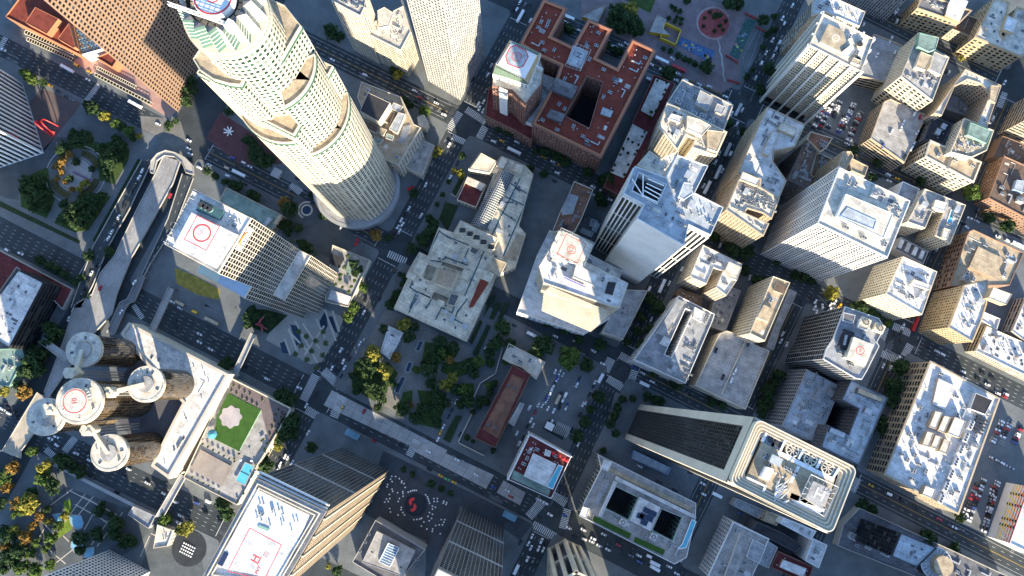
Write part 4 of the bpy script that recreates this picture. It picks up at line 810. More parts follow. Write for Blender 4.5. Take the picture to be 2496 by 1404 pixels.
# emblem on the cream tower's tan deck
e, P, h = BL['cream gridded tower on stilts with a tan rooftop deck and round emblem']
c = GK('04', '1535,325', h+1.2)[0]; b = M(); b.annulus(c, 0, 3.0, h+1.26, 32); b.build('round_emblem', W('cream'), e); b = M(); b.annulus(c, .6, 1.9, h+1.3, 9); b.build('emblem_mark', RF('tan'), e)
for s in ('1720,510', '1735,380'):
    cc = GK('04', s, h)[0]; b = M(); b.cyl(cc, 2.2, h-1, h+1, 20, 0, mc=1); b.build('exhaust_fan', [W('tan'), DARKM], e)
b = M(); PP = inset(P, 2.5); b.prism(PP, 0, 13.2, 0, False); b.build('lobby_core', W('black'), e); b = M()
n = len(P)
for k in range(n):
    p0, p1 = Vector(P[k]), Vector(P[(k+1) % n]); q = 5 if (p1-p0).length > 30 else 3
    t = (p1-p0).normalized(); nn = Vector((t.y, -t.x))
    for i in range(q+1):
        x = p0.lerp(p1, i/q)+nn*.6; b.obox(tuple(x), math.atan2(t.y, t.x), 1.3, 1.6, 0, h-.1)
b.build('column', W('white'), e)
# ------------------------------------------------------------------ office slab with black striped ends: vertical fins on glass
e, P, h = BL['tall white slab tower with black striped ends and a stained blue roof']
wmb = M(); win = Win(GLK); n = len(P)
for k in range(n):
    a, b_ = Vector(P[k]), Vector(P[(k+1) % n]); t = (b_-a).normalized(); nn = Vector((t.y, -t.x))
    if -(a.x*nn.x+a.y*nn.y) < -14: continue
    if nn.dot(Vector((-UD[0], -UD[1]))) > .7: facade(wmb, win, P[k], P[(k+1) % n], 0, h-5, (3.1, 40, .30, .02, .4))
    elif nn.dot(Vector(VD)) > .7:
        L = (b_-a).length
        if L < 22: facade(wmb, win, P[k], P[(k+1) % n], 0, h-5, (2.8, 40, .34, .02, .4))
        else:
            q = int(L/2.4); z0 = 0; an = math.atan2(t.y, t.x)
            for j in range(int(h/4)):
                c = a+t*(L/2)+nn*.1; wmb.obox(tuple(c), an, L-.1, .2, j*4+.08, j*4+3.92, 0)
wmb.build('wall_panels', W('white'), e); win.build(e)
b = M()
for s in ('1195,300 1290,450', '1290,260 1290,460', '1330,300 1470,360', '1320,340 1450,400', '1310,370 1440,440', '1300,400 1425,470', '1285,440 1410,500'):
    p = GK('13', s, h+.8); b.bar((*p[0], h+.8), (*p[1], h+.8), .5)
b.build('well_beams', W('white'), e)
# ------------------------------------------------------------------ gridded glass tower with helipad and its two lower steps
T4 = [(472, 461), (612, 531), (531, 666), (400, 595)]; h4 = 188
P4 = [Vector(G(p, h4)) for p in T4]; N, E_, S, Wc = P4
e = thing('office_tower', 'glass gridded tower with a red bordered helipad on a white roof', 'office tower', tuple((N+S)/2))
ue, ve = (E_-N).normalized(), (S-E_).normalized()
wmb = M(); win = Win(GLK)
def tier(Pl, z0, z1, sides, sty, glass_win, wm_):
    Pl = ccw([tuple(p) for p in Pl]); wm_.prism(Pl, z0, z1, 0, False); n = len(Pl)
    for k in range(n): facade(wm_, glass_win, Pl[k], Pl[(k+1) % n], z0, z1, sty)
    Q = inset(Pl, .4); wm_.ring(Pl, Q, z1)
    for k in range(n):
        j = (k+1) % n; wm_.quad((*Q[j], z1-1), (*Q[k], z1-1), (*Q[k], z1), (*Q[j], z1))
    return Q
g4 = (2.7, 4.0, .16, .2, .35)
def zat(top, px):                      # height at which the vertical edge through TOP passes nearest to PX
    p = G(top[0], top[1]); best = (1e9, 0)
    for z in range(5, 320):
        q = G(px, z); d = math.hypot(q[0]-p[0], q[1]-p[1]); best = min(best, (d, z))
    return best[1]
zs = zat((T4[1], h4), (730, 609)); zb = zat((T4[2], h4), (612, 700))
main = [N, E_, S, Wc]; Qm = tier(main, 0, h4, None, g4, win, wmb)
st1 = [E_+ue*.0, E_+ue*9, S+ue*9, S]; Q1 = tier(st1, 0, zs, None, g4, win, wmb)
st2 = [Wc, S, S+ve*8.5, Wc+ve*8.5]; Q2 = tier(st2, 0, zb, None, g4, win, wmb)
wmb.build('wall', W('stone'), e); win.build(e)
sheet('roof', Qm, h4-1, RF('white'), e); sheet('terrace_roof', Q1, zs-1, RF('white'), e); 
half = [Wc, Wc.lerp(S, .42), Wc.lerp(S, .42)+ve*8.5, Wc+ve*8.5]; oth = [Wc.lerp(S, .42), S, S+ve*8.5, Wc.lerp(S, .42)+ve*8.5]
sheet('terrace_roof', [tuple(p) for p in half], zb-.3, W('pale'), e); sheet('terrace_roof', [tuple(p) for p in oth], zb-.3, W('blue'), e)
z = h4+3; Q = ccw(GK('11', '235,590 620,775 430,1060 75,880', z)); slab('roof_house', Q, h4-1, z, RF('white'), e)
outline(GK('11', '282,612 478,708 362,918 170,820', z), z+.05, .4, REDP, e); c = GK('11', '324,765', z)[0]
ringmark(c, z+.06, 5.2, .8, REDP, e); text('10', c, z+.07, 2.6, math.radians(88), mat('faded red paint', (.55, .30, .26), .7, .1, .4, .05), e)
slab('machine_court', GK('11', '310,475 510,575 470,650 270,570', h4+1.5), h4-1, h4+1.5, mat('teal machinery deck', (.04, .10, .11), .7, .3, .4, .2), e)
for s in ('317,522', '352,540', '388,558'):
    cc = GK('11', s, h4+2.5)[0]; b = M(); b.cyl(cc, 1.9, h4+1.5, h4+2.6, 20, 0, mc=1); b.build('cooling_fan', [mat('teal metal', (.18, .30, .30), .6, .2, .5, .1), DARKM], e)
clutter(e, ccw(GK('11', '520,560 720,650 640,770 480,690', h4-1)), h4-1, 10, 5)
b = M()
for k in range(9):
    t = k/8; p = GK('11', '270,420 20,850', h4-.5); cc = (p[0][0]*(1-t)+p[1][0]*t, p[0][1]*(1-t)+p[1][1]*t); b.obox(cc, UA, 3.2, .3, h4-.9, h4+.4)
b.build('gutter_walls', W('steel'), e)
# corporate sign high on the grid front
nn = Vector((ue.x, ue.y)); sc = E_.lerp(S, .34)+nn*.75; an = math.atan2(ve.y, ve.x)
b = M(); b.obox(tuple(E_.lerp(S, .34)+nn*.55), an, 15, .2, h4-10, h4-2.2); b.build('sign_panel', W('white'), e)
text('citi', tuple(sc), h4-6.6, 7.5, 0, mat('navy sign paint', (.01, .02, .16), .5, 0, fine=0), e, 'sign_lettering', (math.pi/2, 0, math.atan2(-ve.y, -ve.x)+math.pi))
b = M()
for k in range(14):
    a0, a1 = k/14*math.pi, (k+1)/14*math.pi; f = lambda a: (*(sc+ve*(math.cos(a)*4.2)), h4-4.4+math.sin(a)*2.4); b.bar(f(a0), f(a1), .9)
b.build('sign_arc', mat('orange red sign', (.75, .16, .03), .5, 0, fine=0), e)
# ------------------------------------------------------------------ tall tower with stacked rounded roof rims and a grey helipad
AON = 'very tall dark gridded tower with cream edges and a grey helipad'
ha = 286; P = ccw(GK('34', '870,70 1712,488 1500,1035 640,600', ha)); cx, cy = [sum(p[i] for p in P)/4 for i in (0, 1)]
e = thing('office_tower', AON, 'office tower', (cx, cy)); wmb = M(); win = Win(GLK); wmb.prism(P, 0, ha-3, 0, False); n = 4
for k in range(4):
    a, b_ = Vector(P[k]), Vector(P[(k+1) % 4]); t = (b_-a).normalized(); L = (b_-a).length
    facade(wmb, win, tuple(a+t*4), tuple(b_-t*4), 6, ha-14, (1.75, 3.9, .2, .3, .5))
wmb.build('wall', mat('dark anodised', (.045, .040, .036), .5, .15), e); win.build(e); b = M()
for p in P:
    q = Vector((cx, cy))-Vector(p); q = Vector(p)+q.normalized()*2.4; b.obox(tuple(q), UA, 4.6, 4.6, 0, ha-4)
for k in range(4):
    a, c = P[k], P[(k+1) % 4]
P1_ = inset(P, -.8); b.prism(P1_, ha-13, ha-4, 0, False); b.build('stone_frame', W('stone'), e)
def rounded(P, r):
    out = []; n = len(P)
    for i in range(n):
        p0, p1, p2 = Vector(P[i-1]), Vector(P[i]), Vector(P[(i+1) % n]); a, b = (p0-p1).normalized(), (p2-p1).normalized()
        for t in (0, .2, .4, .6, .8, 1): q = (p1+a*r)*(1-t)**2+p1*2*t*(1-t)+(p1+b*r)*t*t; out.append((q.x, q.y))
    return out
b = M(); z = ha-4
for k in range(4):
    R_ = rounded(inset(P1_, .3+k*1.25), 3.4-.5*k); b.curb(R_, .4, z-1.5, ha-.6*k); b.ring(R_, rounded(inset(P1_, k*1.25+1.7), 3.4-.5*k), ha-1.2-.6*k)
b.build('roof_rim', W('cream'), e)
Pi = inset(P1_, 5.4); sheet('roof', Pi, ha-6, RF('brown'), e)
zp = ha-2; slab('plant_room', GK('34', '905,255 1530,570 1440,830 1130,740 770,560', zp), ha-6, zp, RF('tan'), e)
b = M()
for s in ('940,180 905,255', '1100,240 1060,330', '1255,320 1215,405', '1405,400 1370,480', '1560,480 1510,560', '770,560 940,640', '930,640 905,690', '1040,590 1010,760'):
    b = M(); p = GK('34', s, zp); d = Vector((p[1][0]-p[0][0], p[1][1]-p[0][1])); b.obox(((p[0][0]+p[1][0])/2, (p[0][1]+p[1][1])/2), math.atan2(d.y, d.x), d.length, .9, ha-6, zp+.6); b.build('roof_wall', W('white'), e)
for s in ('1165,330', '1318,405', '1465,480'):
    cc = GK('34', s, zp)[0]; b = M(); b.cyl(cc, 2.7, ha-6, zp, 24, 0, mc=1)
    for q in range(4): b.obox(cc, q*math.pi/4+.2, 5, .3, zp, zp+.15, 0)
    b.annulus(cc, 2.3, 2.9, zp+.1, 24, 0); b.build('cooling_fan', [W('cream'), DARKM], e)
for s in ('980,238', '1043,272'):
    cc = GK('34', s, zp)[0]; b = M(); b.obox(cc, UA, 4.8, 4.6, ha-6, zp-.5, 0); b.cyl(cc, 1.5, zp-.5, zp+.1, 20, 0, mc=1); b.build('exhaust_fan', [W('grey'), DARKM], e)
b = M()
for s, dz in (('945,470 1010,490 960,590 895,560', 3.2),):
    b.prism(GK('34', s, zp+dz), zp, zp+dz)
b.build('stair_house', W('white'), e)
sheet('catwalk', GK('34', '1205,460 1230,470 1160,610 1135,600', zp), zp+.06, W('white'), e); sheet('catwalk', GK('34', '1050,330 1520,565 1505,600 1030,360', zp), zp+.06, W('white'), e)
z2 = ha+2; Q = ccw(GK('34', '1345,590 1505,665 1420,835 1275,740', z2)); slab('pad_deck', Q, ha-6, z2, RF('conc'), e); grating(Q, z2-.2, 2, e)
text('H', GK('34', '1398,700', z2)[0], z2+.05, 6.5, math.radians(153), W('white'), e); text('PVT', GK('34', '1470,668', z2)[0], z2+.05, 2.6, math.radians(153), mat('grey lettering', (.10, .10, .11), .7, 0, fine=0), e)
b = M()
for k in range(5):
    p = GK('34', '1140,%d 1430,%d' % (710+k*18, 835+k*18), ha-3); d = Vector((p[1][0]-p[0][0], p[1][1]-p[0][1])); b.obox(((p[0][0]+p[1][0])/2, (p[0][1]+p[1][1])/2), math.atan2(d.y, d.x), d.length-k*2, 2.2, ha-6, ha-2.0-k*.4)
b.build('stepped_screen', W('white'), e)
b = M(); R = random.Random(4)
for k in range(16):
    p = GK('34', '%d,%d' % (R.uniform(1040, 1110), R.uniform(600, 800)), zp)[0]; b.bar((p[0]-2, p[1]-1, zp+.6), (p[0]+2*R.random(), p[1]+3*R.random(), zp+.6), .35)
b.build('pipework', STEEL, e); clutter(e, ccw(GK('34', '905,275 1200,420 1120,600 830,540', zp)), zp, 7, 3)
# ------------------------------------------------------------------ twin towers of the dark plaza
def grid_tower(label, P, h, glass, sty, wall, rf, lab2=None):
    P = ccw(P); cx, cy = [sum(p[i] for p in P)/len(P) for i in (0, 1)]
    e = thing('office_tower', label, 'office tower', (cx, cy)); wmb = M(); win = Win(GLASS[glass]); wmb.prism(P, 0, h, 0, False); n = len(P)
    for k in range(n): facade(wmb, win, P[k], P[(k+1) % n], 0, h-3, sty)
    Q = inset(P, .6); wmb.ring(P, Q, h)
    for k in range(n):
        j = (k+1) % n; wmb.quad((*Q[j], h-1.4), (*Q[k], h-1.4), (*Q[k], h), (*Q[j], h))
    wmb.build('wall', W(wall), e); win.build(e); sheet('roof', Q, h-1.4, RF(rf), e)
    return e, P
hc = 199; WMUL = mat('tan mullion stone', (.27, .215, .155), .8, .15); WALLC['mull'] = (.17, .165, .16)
CNP = 'bottom edge tower with a red bordered helipad on its broad white roof'
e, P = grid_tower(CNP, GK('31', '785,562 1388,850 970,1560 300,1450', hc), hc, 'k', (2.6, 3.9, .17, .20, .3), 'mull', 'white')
# the sunlit side is faced with tan stone mullions
A = sorted(P, key=lambda p: p[0]-p[1]*.0)[-1]
z = hc-1.4; slab('roof_house', GK('31', '775,655 1245,885 1000,1440 460,1330', hc), z, hc-.2, RF('white'), e)
Pi = inset(P, 2.2); b = M(); b.curb(Pi, .5, z, hc+.3); b.curb(inset(P, 4.0), .5, z, hc+.3); b.build('roof_rails', W('cream'), e)
z = hc-.2; outline(GK('31', '732,990 1008,1138 860,1440 540,1365', z), z+.05, .35, REDP, e)
c = GK('31', '782,1258', z)[0]; text('H', c, z+.06, 5.6, math.radians(63), REDP, e); b = M(); cc = GK('31', '815,1272', z)[0]; b.obox(cc, math.radians(63), 4.4, .5, z+.02, z+.07); b.build('painted_bar', REDP, e)
text('PVT', GK('31', '806,1355', z)[0], z+.06, 2.6, math.radians(63), REDP, e); b = M(); cc = GK('31', '874,1222', z)[0]
for q in range(4): b.obox((cc[0]+(q-1.5)*.8*UD[0], cc[1]+(q-1.5)*.8*UD[1]), VA, 2.8, .16, z+.02, z+.06); b.obox((cc[0]+(q-1.5)*.8*VD[0], cc[1]+(q-1.5)*.8*VD[1]), UA, 2.8, .16, z+.02, z+.065)
b.build('load_marking', mat('faded red paint', (.55, .30, .26)), e)
slab('hatch_well', GK('31', '820,965 905,1000 890,1020 800,985', z), z, z+.5, W('green'), e)
clutter(e, ccw(GK('31', '790,700 1190,900 1120,1080 760,950', z)), z, 16, 8, ['roof_vent']*6+['condenser', 'skylight', 'roof_pipe'])
slab('solar_rack', GK('31', '520,1190 555,1215 500,1320 460,1300', z), z, z+.6, mat('solar panel', (.05, .09, .10), .2, .2, .5, .1), e)
b = M()
for s in ('785,560 1385,850',):
    p = GK('31', s, hc-3); d = Vector((p[1][0]-p[0][0], p[1][1]-p[0][1])); t = d.normalized(); nn = Vector((-VD[0], -VD[1]))
    for k, dz in ((1.2, 0), (3.2, 0)):
        cc = Vector(((p[0][0]+p[1][0])/2, (p[0][1]+p[1][1])/2))+nn*k; b.obox(tuple(cc), math.atan2(d.y, d.x), d.length, .7, hc-5, hc-2.5, 0, True)
b.build('light_trough', W('white'), e)
TW2 = 'dark gridded tower rising out of the bottom edge beside the round fountain plaza'
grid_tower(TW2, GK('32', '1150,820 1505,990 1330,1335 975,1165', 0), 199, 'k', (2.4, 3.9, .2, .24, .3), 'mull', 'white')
for P_, e_ in ((P, e),): pass
for lab_, PP_ in ((CNP, ccw(GK('31', '785,562 1388,850 970,1560 300,1450', hc))), (TW2, ccw(GK('32', '1150,820 1505,990 1330,1335 975,1165', 0)))):
    e_ = [o for o in COL.objects if o.get('label') == lab_][0]; O_ = inset(PP_, -.26)
    for zz in (58, 128): bm = M(); bm.prism(O_, zz, zz+3.4, 0, True); bm.ngon(O_, zz, 0, False); bm.build('plant_floor_band', W('grey'), e_)
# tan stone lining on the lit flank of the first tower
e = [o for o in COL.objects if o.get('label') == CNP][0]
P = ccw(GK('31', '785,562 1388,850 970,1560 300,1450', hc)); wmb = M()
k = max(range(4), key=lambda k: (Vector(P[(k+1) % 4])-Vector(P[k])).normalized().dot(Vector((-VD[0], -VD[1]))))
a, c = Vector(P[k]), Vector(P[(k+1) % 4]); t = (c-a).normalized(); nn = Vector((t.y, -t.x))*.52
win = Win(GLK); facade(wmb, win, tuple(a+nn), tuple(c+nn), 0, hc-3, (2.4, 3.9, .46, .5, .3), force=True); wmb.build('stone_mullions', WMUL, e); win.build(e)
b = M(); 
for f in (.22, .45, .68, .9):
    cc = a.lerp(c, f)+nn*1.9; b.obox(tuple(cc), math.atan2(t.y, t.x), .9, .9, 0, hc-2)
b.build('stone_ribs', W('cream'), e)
# striped stone tower at the bottom: pairs of vertical stone fins
P = ccw(GK('33', '490,1180 620,1105 740,1160 820,1280 720,1500 480,1400', 0)); cx, cy = [sum(p[i] for p in P)/len(P) for i in (0, 1)]
e = thing('office_tower', 'faceted tower of pale stone fins and black glass cut by the bottom edge', 'office tower', (cx, cy)); wmb = M(); win = Win(GLK); wmb.prism(P, 0, 104, 1, True)
for k in range(len(P)): facade(wmb, win, P[k], P[(k+1) % len(P)], 0, 104, (6.8, 50, .42, .01, 1.6))
wmb.build('wall', [W('cream'), W('black')], e); win.build(e)
# ------------------------------------------------------------------ brown corner tower and ribbed tower of the upper left
bp = [G(p) for p in ((433, 271), (541, 45), (500, -20), (400, 180))]
UMB = WALLC['umber'] = (.285, .185, .125)
grid_tower('reddish brown tower with deep square windows at the upper left edge', bp, 222, 'k', (3.3, 3.9, .38, .44, .9), 'umber', 'tan')
bp = [G(p) for p in ((104, 372), (54, 206), (-110, 262), (-64, 428))]
grid_tower('tower of thick white vertical fins and black glass cut by the picture edge', bp, 215, 'k', (4.6, 90, .38, .005, .9), 'white', 'grey')
# ------------------------------------------------------------------ cream round-fronted tower with setbacks and a crown
CR = Vector((-127., 166.)); LU = Vector(UD); LV = Vector(VD)
def lp(u, v): q = CR+LU*u+LV*v; return (q.x, q.y)
def arcp(r, deg0, deg1, n): return [(CR.x+r*math.cos(math.radians(a)), CR.y+r*math.sin(math.radians(a))) for a in np.linspace(deg0, deg1, n)]
e = thing('skyscraper', 'tallest cream tower, round fronted with setback terraces and a zigzag crown', 'skyscraper', (CR.x, CR.y))
wmb, win, gr = M(), Win(GLG), M()
US_ = (2.7, 3.85, .40, .44, .35); WALLC['ivory'] = (.53, .47, .37)
def tierp(P, z0, z1, sty=US_, skip=()):
    P = ccw(P); n = len(P); wmb.prism(P, z0, z1, 0, False)
    for k in range(n):
        if k in skip: continue
        facade(wmb, win, P[k], P[(k+1) % n], z0, z1-2.5, sty)
    Q = inset(P, .5); wmb.ring(P, Q, z1); rf = M(); rf.ngon(Q, z1-.9); rf.build('terrace_roof', RF('tan'), e)
    for k in range(n):
        j = (k+1) % n; wmb.quad((*Q[j], z1-.9), (*Q[k], z1-.9), (*Q[k], z1), (*Q[j], z1))
    C = inset(P, -.5); gr.prism(C, z1-3.6, z1-2.4, 0, False); gr.ring(C, P, z1-2.4)
tierp(arcp(18.6, 0, 352, 40), 0, 289, (2.9, 3.85, .36, .44, .35))                                     # shaft
tierp([lp(-19, 0), lp(7, 0), lp(7, 20), lp(2, 22), lp(-6, 23.5), lp(-14, 22.5), lp(-20, 19)], 0, 262)                # shoulder, lower left
tierp([lp(19, 0), lp(-7, 0), lp(-7, -24), lp(7, -24.5), lp(19, -19)], 0, 264)          # shoulder, upper right
for s in (1, -1):
    c0 = -27 if s > 0 else 153
    tierp([lp(0, 8), lp(0, -8)][::s]+arcp(27, c0-36, c0+36, 13), 0, 242)
    tierp([lp(0, 8), lp(0, -8)][::s]+arcp(31.5, c0-43, c0+43, 15), 0, 183)
    c1 = -117 if s > 0 else 63
    tierp([lp(8*s, 0), lp(-8*s, 0)]+arcp(28.5, c1-43, c1+43, 14), 0, 200)
for su in (1, -1):
    for sv in (1, -1): tierp([lp(0, 0), lp(22*su, 0), lp(22*su, 22*sv), lp(0, 22*sv)], 0, 216 if su > 0 else 250)
wmb.build('wall', W('ivory'), e); gr.build('green_band', mat('green glass band', (.05, .12, .09), .2, 0, fine=0), e); win.build(e)
b = M(); b.cyl((CR.x, CR.y), 35, 0, 11, 56, 0, mc=1); b.annulus((CR.x, CR.y), 33, 36, 11.3, 56, 0); b.build('podium', [W('grey'), RF('grey')], e)
b = M(); C2 = (CR.x, CR.y); b.cyl(C2, 19.6, 286, 288.5, 48, 0); b.cyl(C2, 19.2, 289, 291, 48, 0); b.build('crown_base', W('ivory'), e)
b = M(); b.cyl(C2, 19.0, 288.5, 289, 48, 0)
for k in range(64): a = k/64*6.2832; b.obox((C2[0]+19.1*math.cos(a), C2[1]+19.1*math.sin(a)), a, .3, .25, 288, 290)
b.build('crown_railing', mat('green rail', (.06, .13, .09), .4, 0, fine=0), e)
nz = 16; rim = M(); gz = M(); bars = M(); caps = M()
for k in range(nz):
    a0 = 2*math.pi*k/nz+.1; a1, am = a0+2*math.pi/nz, a0+math.pi/nz
    f = lambda r, a, z: (CR.x+r*math.cos(a), CR.y+r*math.sin(a), z)
    o0, o1, om = f(15.6, a0, 291), f(15.6, a1, 291), f(18.8, am, 291)
    t0, t1, tm, ti = f(12.6, a0, 303), f(12.6, a1, 303), f(16.2, am, 304.5), f(12.4, am, 303.5)
    rim.quad(o0, om, tm, t0); gz.quad(om, o1, t1, tm); caps.v += [t0, tm, ti, t1]; q = len(caps.v)-4; caps.f += [(q, q+1, q+2), (q+1, q+3, q+2)]; caps.m += [0, 0]
    for q in range(1, 6):
        s = q/6; A0 = Vector(om).lerp(Vector(tm), s); A1 = Vector(o1).lerp(Vector(t1), s); bars.bar(A0, A1, .22)
rim.build('crown_facets', W('cream'), e); gz.build('crown_glazing', mat('crown glass', (.06, .12, .10), .2, .1, fine=.05), e)['kind'] = 'stuff'; bars.build('glazing_bars', W('white'), e)['kind'] = 'stuff'; caps.build('crown_caps', RF('dgrey'), e)
b = M(); b.cyl(C2, 12.2, 289, 299, 40, 0); b.build('crown_drum', RF('black'), e); b = M()
for k in range(20):
    a0, a1 = k/20*6.2832, (k+.86)/20*6.2832; b.annulus(C2, 9.4, 11.6, 300.5, 3, 0, a0, a1)
b.build('drum_deck', RF('tan'), e)
b = M(); b.cyl(C2, 8.8, 300.6, 304.4, 48, 0); b.cyl(C2, 8.6, 304.4, 305, 48, 0); b.build('pad_deck', W('white'), e); ringmark(C2, 305.05, 8.3, .75, REDP, e); ringmark(C2, 305.06, 2.9, .5, REDP, e)
b = M(); p0, p1 = Vector((*lp(-14, 12), 306.5)), Vector((*lp(14, 8.5), 306.5))
for o_ in (-.6, .6):
    for z_ in (0, 1.2): b.bar(p0+Vector((0, o_, z_)), p1+Vector((0, o_, z_)), .22)
for k in range(12):
    q0, q1 = p0.lerp(p1, k/12), p0.lerp(p1, (k+1)/12); b.bar(q0+Vector((0, -.6, 0)), q1+Vector((0, .6, 1.2)), .15); b.bar(q0+Vector((0, .6, 0)), q1+Vector((0, -.6, 1.2)), .15)
b.obox(tuple(lp(14, 8.5)), UA, 2.4, 4, 303, 308.5); b.build('maintenance_crane', W('white'), e)
for u, v in ((-10, 15), (-5, 16)):
    b = M(); b.obox(lp(u, v), .4, 2.6, 1.8, 261.1, 263.4); b.build('roof_unit', W('white'), e)
# ------------------------------------------------------------------ cylinder hotel
e = thing('hotel', 'bronze glass hotel of five round towers on a white podium', 'hotel', (-275, -5))
pod = ccw(GK('20', '1100,300 1958,745 1445,1643 1290,1530 1440,1220 1560,990 1230,640 1030,400', 24)); b = M(); b.prism(pod, 0, 24, 0, False); Q = inset(pod, 2.2); b.ring(pod, Q, 24.0)
for k in range(len(Q)):
    j = (k+1) % len(Q); b.quad((*Q[j], 22.8), (*Q[k], 22.8), (*Q[k], 24), (*Q[j], 24))
b.build('podium_wall', W('stone'), e); sheet('podium_roof', Q, 22.8, RF('white'), e)
b = M(); b.cyl((-275, -7), 34, 0, 18, 40); b.build('podium_core', W('dark'), e)
clutter(e, inset(pod, 3.5), 22.8, 26, 12, ['roof_vent']*5+['roof_pipe']*2+['condenser', 'skylight'])
cyls = [('718,535', 76, 11), ('680,975', 93, 14.2), ('1250,830', 76, 11.3), ('390,1110', 76, 11.6), ('937,1417', 76, 11.3)]
CC = []
for s, hz, r in cyls:
    c = GK('20', s, hz)[0]; CC.append((c, hz, r)); n = 40
    wmb, win, tops, rimm, lids = M(), Win(GLB), M(), M(), M()
    P = [(c[0]+r*math.cos(6.28319*k/n), c[1]+r*math.sin(6.28319*k/n)) for k in range(n)]
    wmb.prism(P, 0, hz-3, 0, False)
    for k in range(n): facade(wmb, win, P[k], P[(k+1) % n], 14, hz-4, (2.5, 3.3, .17, .2, .2))
    tops.cyl(c, r+1.4, hz-3, hz, 48, 0); rimm.annulus(c, r*.52, r*.56, hz+.02, 40)
    tops.annulus(c, r+.9, r+1.5, hz+.6, 48); lids.cyl(c, r*.5, hz, hz+1.6, 36)
    t_ = wmb.build('round_tower', mat('bronze frame', (.13, .095, .06), .5, .15, .3, .1), e); win.build(t_); tops.build('round_roof', RF('cream'), t_); rimm.build('roof_ring', RF('tan'), t_); lids.build('roof_drum', RF('conc'), t_)
    RQ = random.Random(int(c[0]))
    for q in range(7):
        a = RQ.uniform(0, 6.28); link('roof_vent', kit(RQ.choice(('roof_vent', 'condenser', 'skylight'))), t_, (c[0]+r*.78*math.cos(a), c[1]+r*.78*math.sin(a), hz), a)
c, hz, r = CC[1]; b = M(); b.cyl(c, 8.6, hz, hz+5.5, 40, 0); b.build('pad_deck', RF('cream'), e); ringmark(c, hz+5.56, 8.0, .6, REDP, e)
text('10', c, hz+5.58, 4.6, math.radians(100), REDP, e)
b = M()
for k in range(28):
    a = k/28*6.2832; b.bar((c[0]+8.6*math.cos(a), c[1]+8.6*math.sin(a), hz+4.8), (c[0]+10.6*math.cos(a), c[1]+10.6*math.sin(a), hz+4.2), .25)
b.annulus(c, 10.3, 10.8, hz+4.3, 40); b.build('safety_net_frame', STEEL, e)
for s, k, w_ in (('600,735', 0, 2), ('905,900', 2, 1), ('415,1045', 3, 3), ('745,1225', 4, 4)):
    hz = 84; c = GK('20', s, hz)[0]; R = random.Random(k); lift = M(); arms = M(); rails = M()
    for i in range(6):
        a = i*1.05; q = (c[0]+2.6*math.cos(a)*1.3, c[1]+2.2*math.sin(a)); lift.cyl(q, 1.9, hz-8, hz+(i % 3)*.8, 14)
    lift.obox(c, UA, 5, 4, hz-8, hz+1)
    for o_ in (-2.2, -.2, 1.8): rails.obox((c[0]+3, c[1]+o_), 0, .9, .9, 8, hz-2)
    t = CC[k][0]; d = Vector(t)-Vector(c); m_ = (Vector(t)+Vector(c))/2; arms.obox(tuple(m_), math.atan2(d.y, d.x), d.length, 2.6, 75, 79)
    lift.build('lift_head', W('cream'), e); rails.build('lift_shafts', W('conc'), e); arms.build('roof_bridge', W('cream'), e)
# corner cylinder of the theatre block
c = GK('35', '1000,1300', 22)[0]; e = thing('rotunda', 'round glass rotunda with a pale disc roof at the bottom edge', 'rotunda', c); b = M()
b.cyl(c, 11.5, 0, 20, 40, 0, mc=1); b.build('wall', [W('black'), RF('blue')], e); b = M()
for k in range(22): a = k/22*6.2832; b.obox((c[0]+9.6*math.cos(a), c[1]+9.6*math.sin(a)), a, 3.6, .3, 20, 21.4)
b.annulus(c, 11.2, 12, 21, 40); b.build('louvre', W('steel'), e); b = M(); b.cyl((c[0]+3, c[1]-1), 7.4, 20, 25, 40, 0); b.build('disc_roof', RF('tan'), e)
# painted stripes and windows on the mural building
e, P, h = BL['striped yellow and red painted building at the lower parking lot']
k = max(range(len(P)), key=lambda k: (Vector(P[(k+1) % len(P)])-Vector(P[k])).normalized().dot(Vector(VD)))
a, c = Vector(P[k]), Vector(P[(k+1) % len(P)]); t = (c-a).normalized(); L = (c-a).length; nn = Vector((t.y, -t.x)); an = math.atan2(t.y, t.x)
YS = [(.72, .55, .22), (.80, .56, .06), (.78, .42, .05), (.72, .26, .05), (.62, .13, .04), (.55, .05, .04)]
for j in range(6):
    b = M(); zc = h*(.38+j*.11); b.obox(tuple(a+t*L*.5+nn*.05), an, L-.2, .1, zc, zc+h*.045); b.build('painted_stripe', mat('mural %d' % j, YS[j], .7, .1, .3, .05), e)
win = Win(GLK)
for i in (.17, .36, .62, .73):
    for j in range(6): win.add(tuple(a+t*L*i+nn*.1), (t.x, t.y), (nn.x, nn.y), h*(.34+j*.11), 2.0, h*.05, 0)
win.build(e)
b = M(); cc = a+t*L*.9
for q in range(12): 
    a0, a1 = q/12*6.2832, (q+1)/12*6.2832; f = lambda x: (*(cc+nn*.2+t*(math.cos(x)*2.2)), h*.72+math.sin(x)*3); b.bar(f(a0), f(a1), .7)
b.build('mural_wreath', W('white'), e)
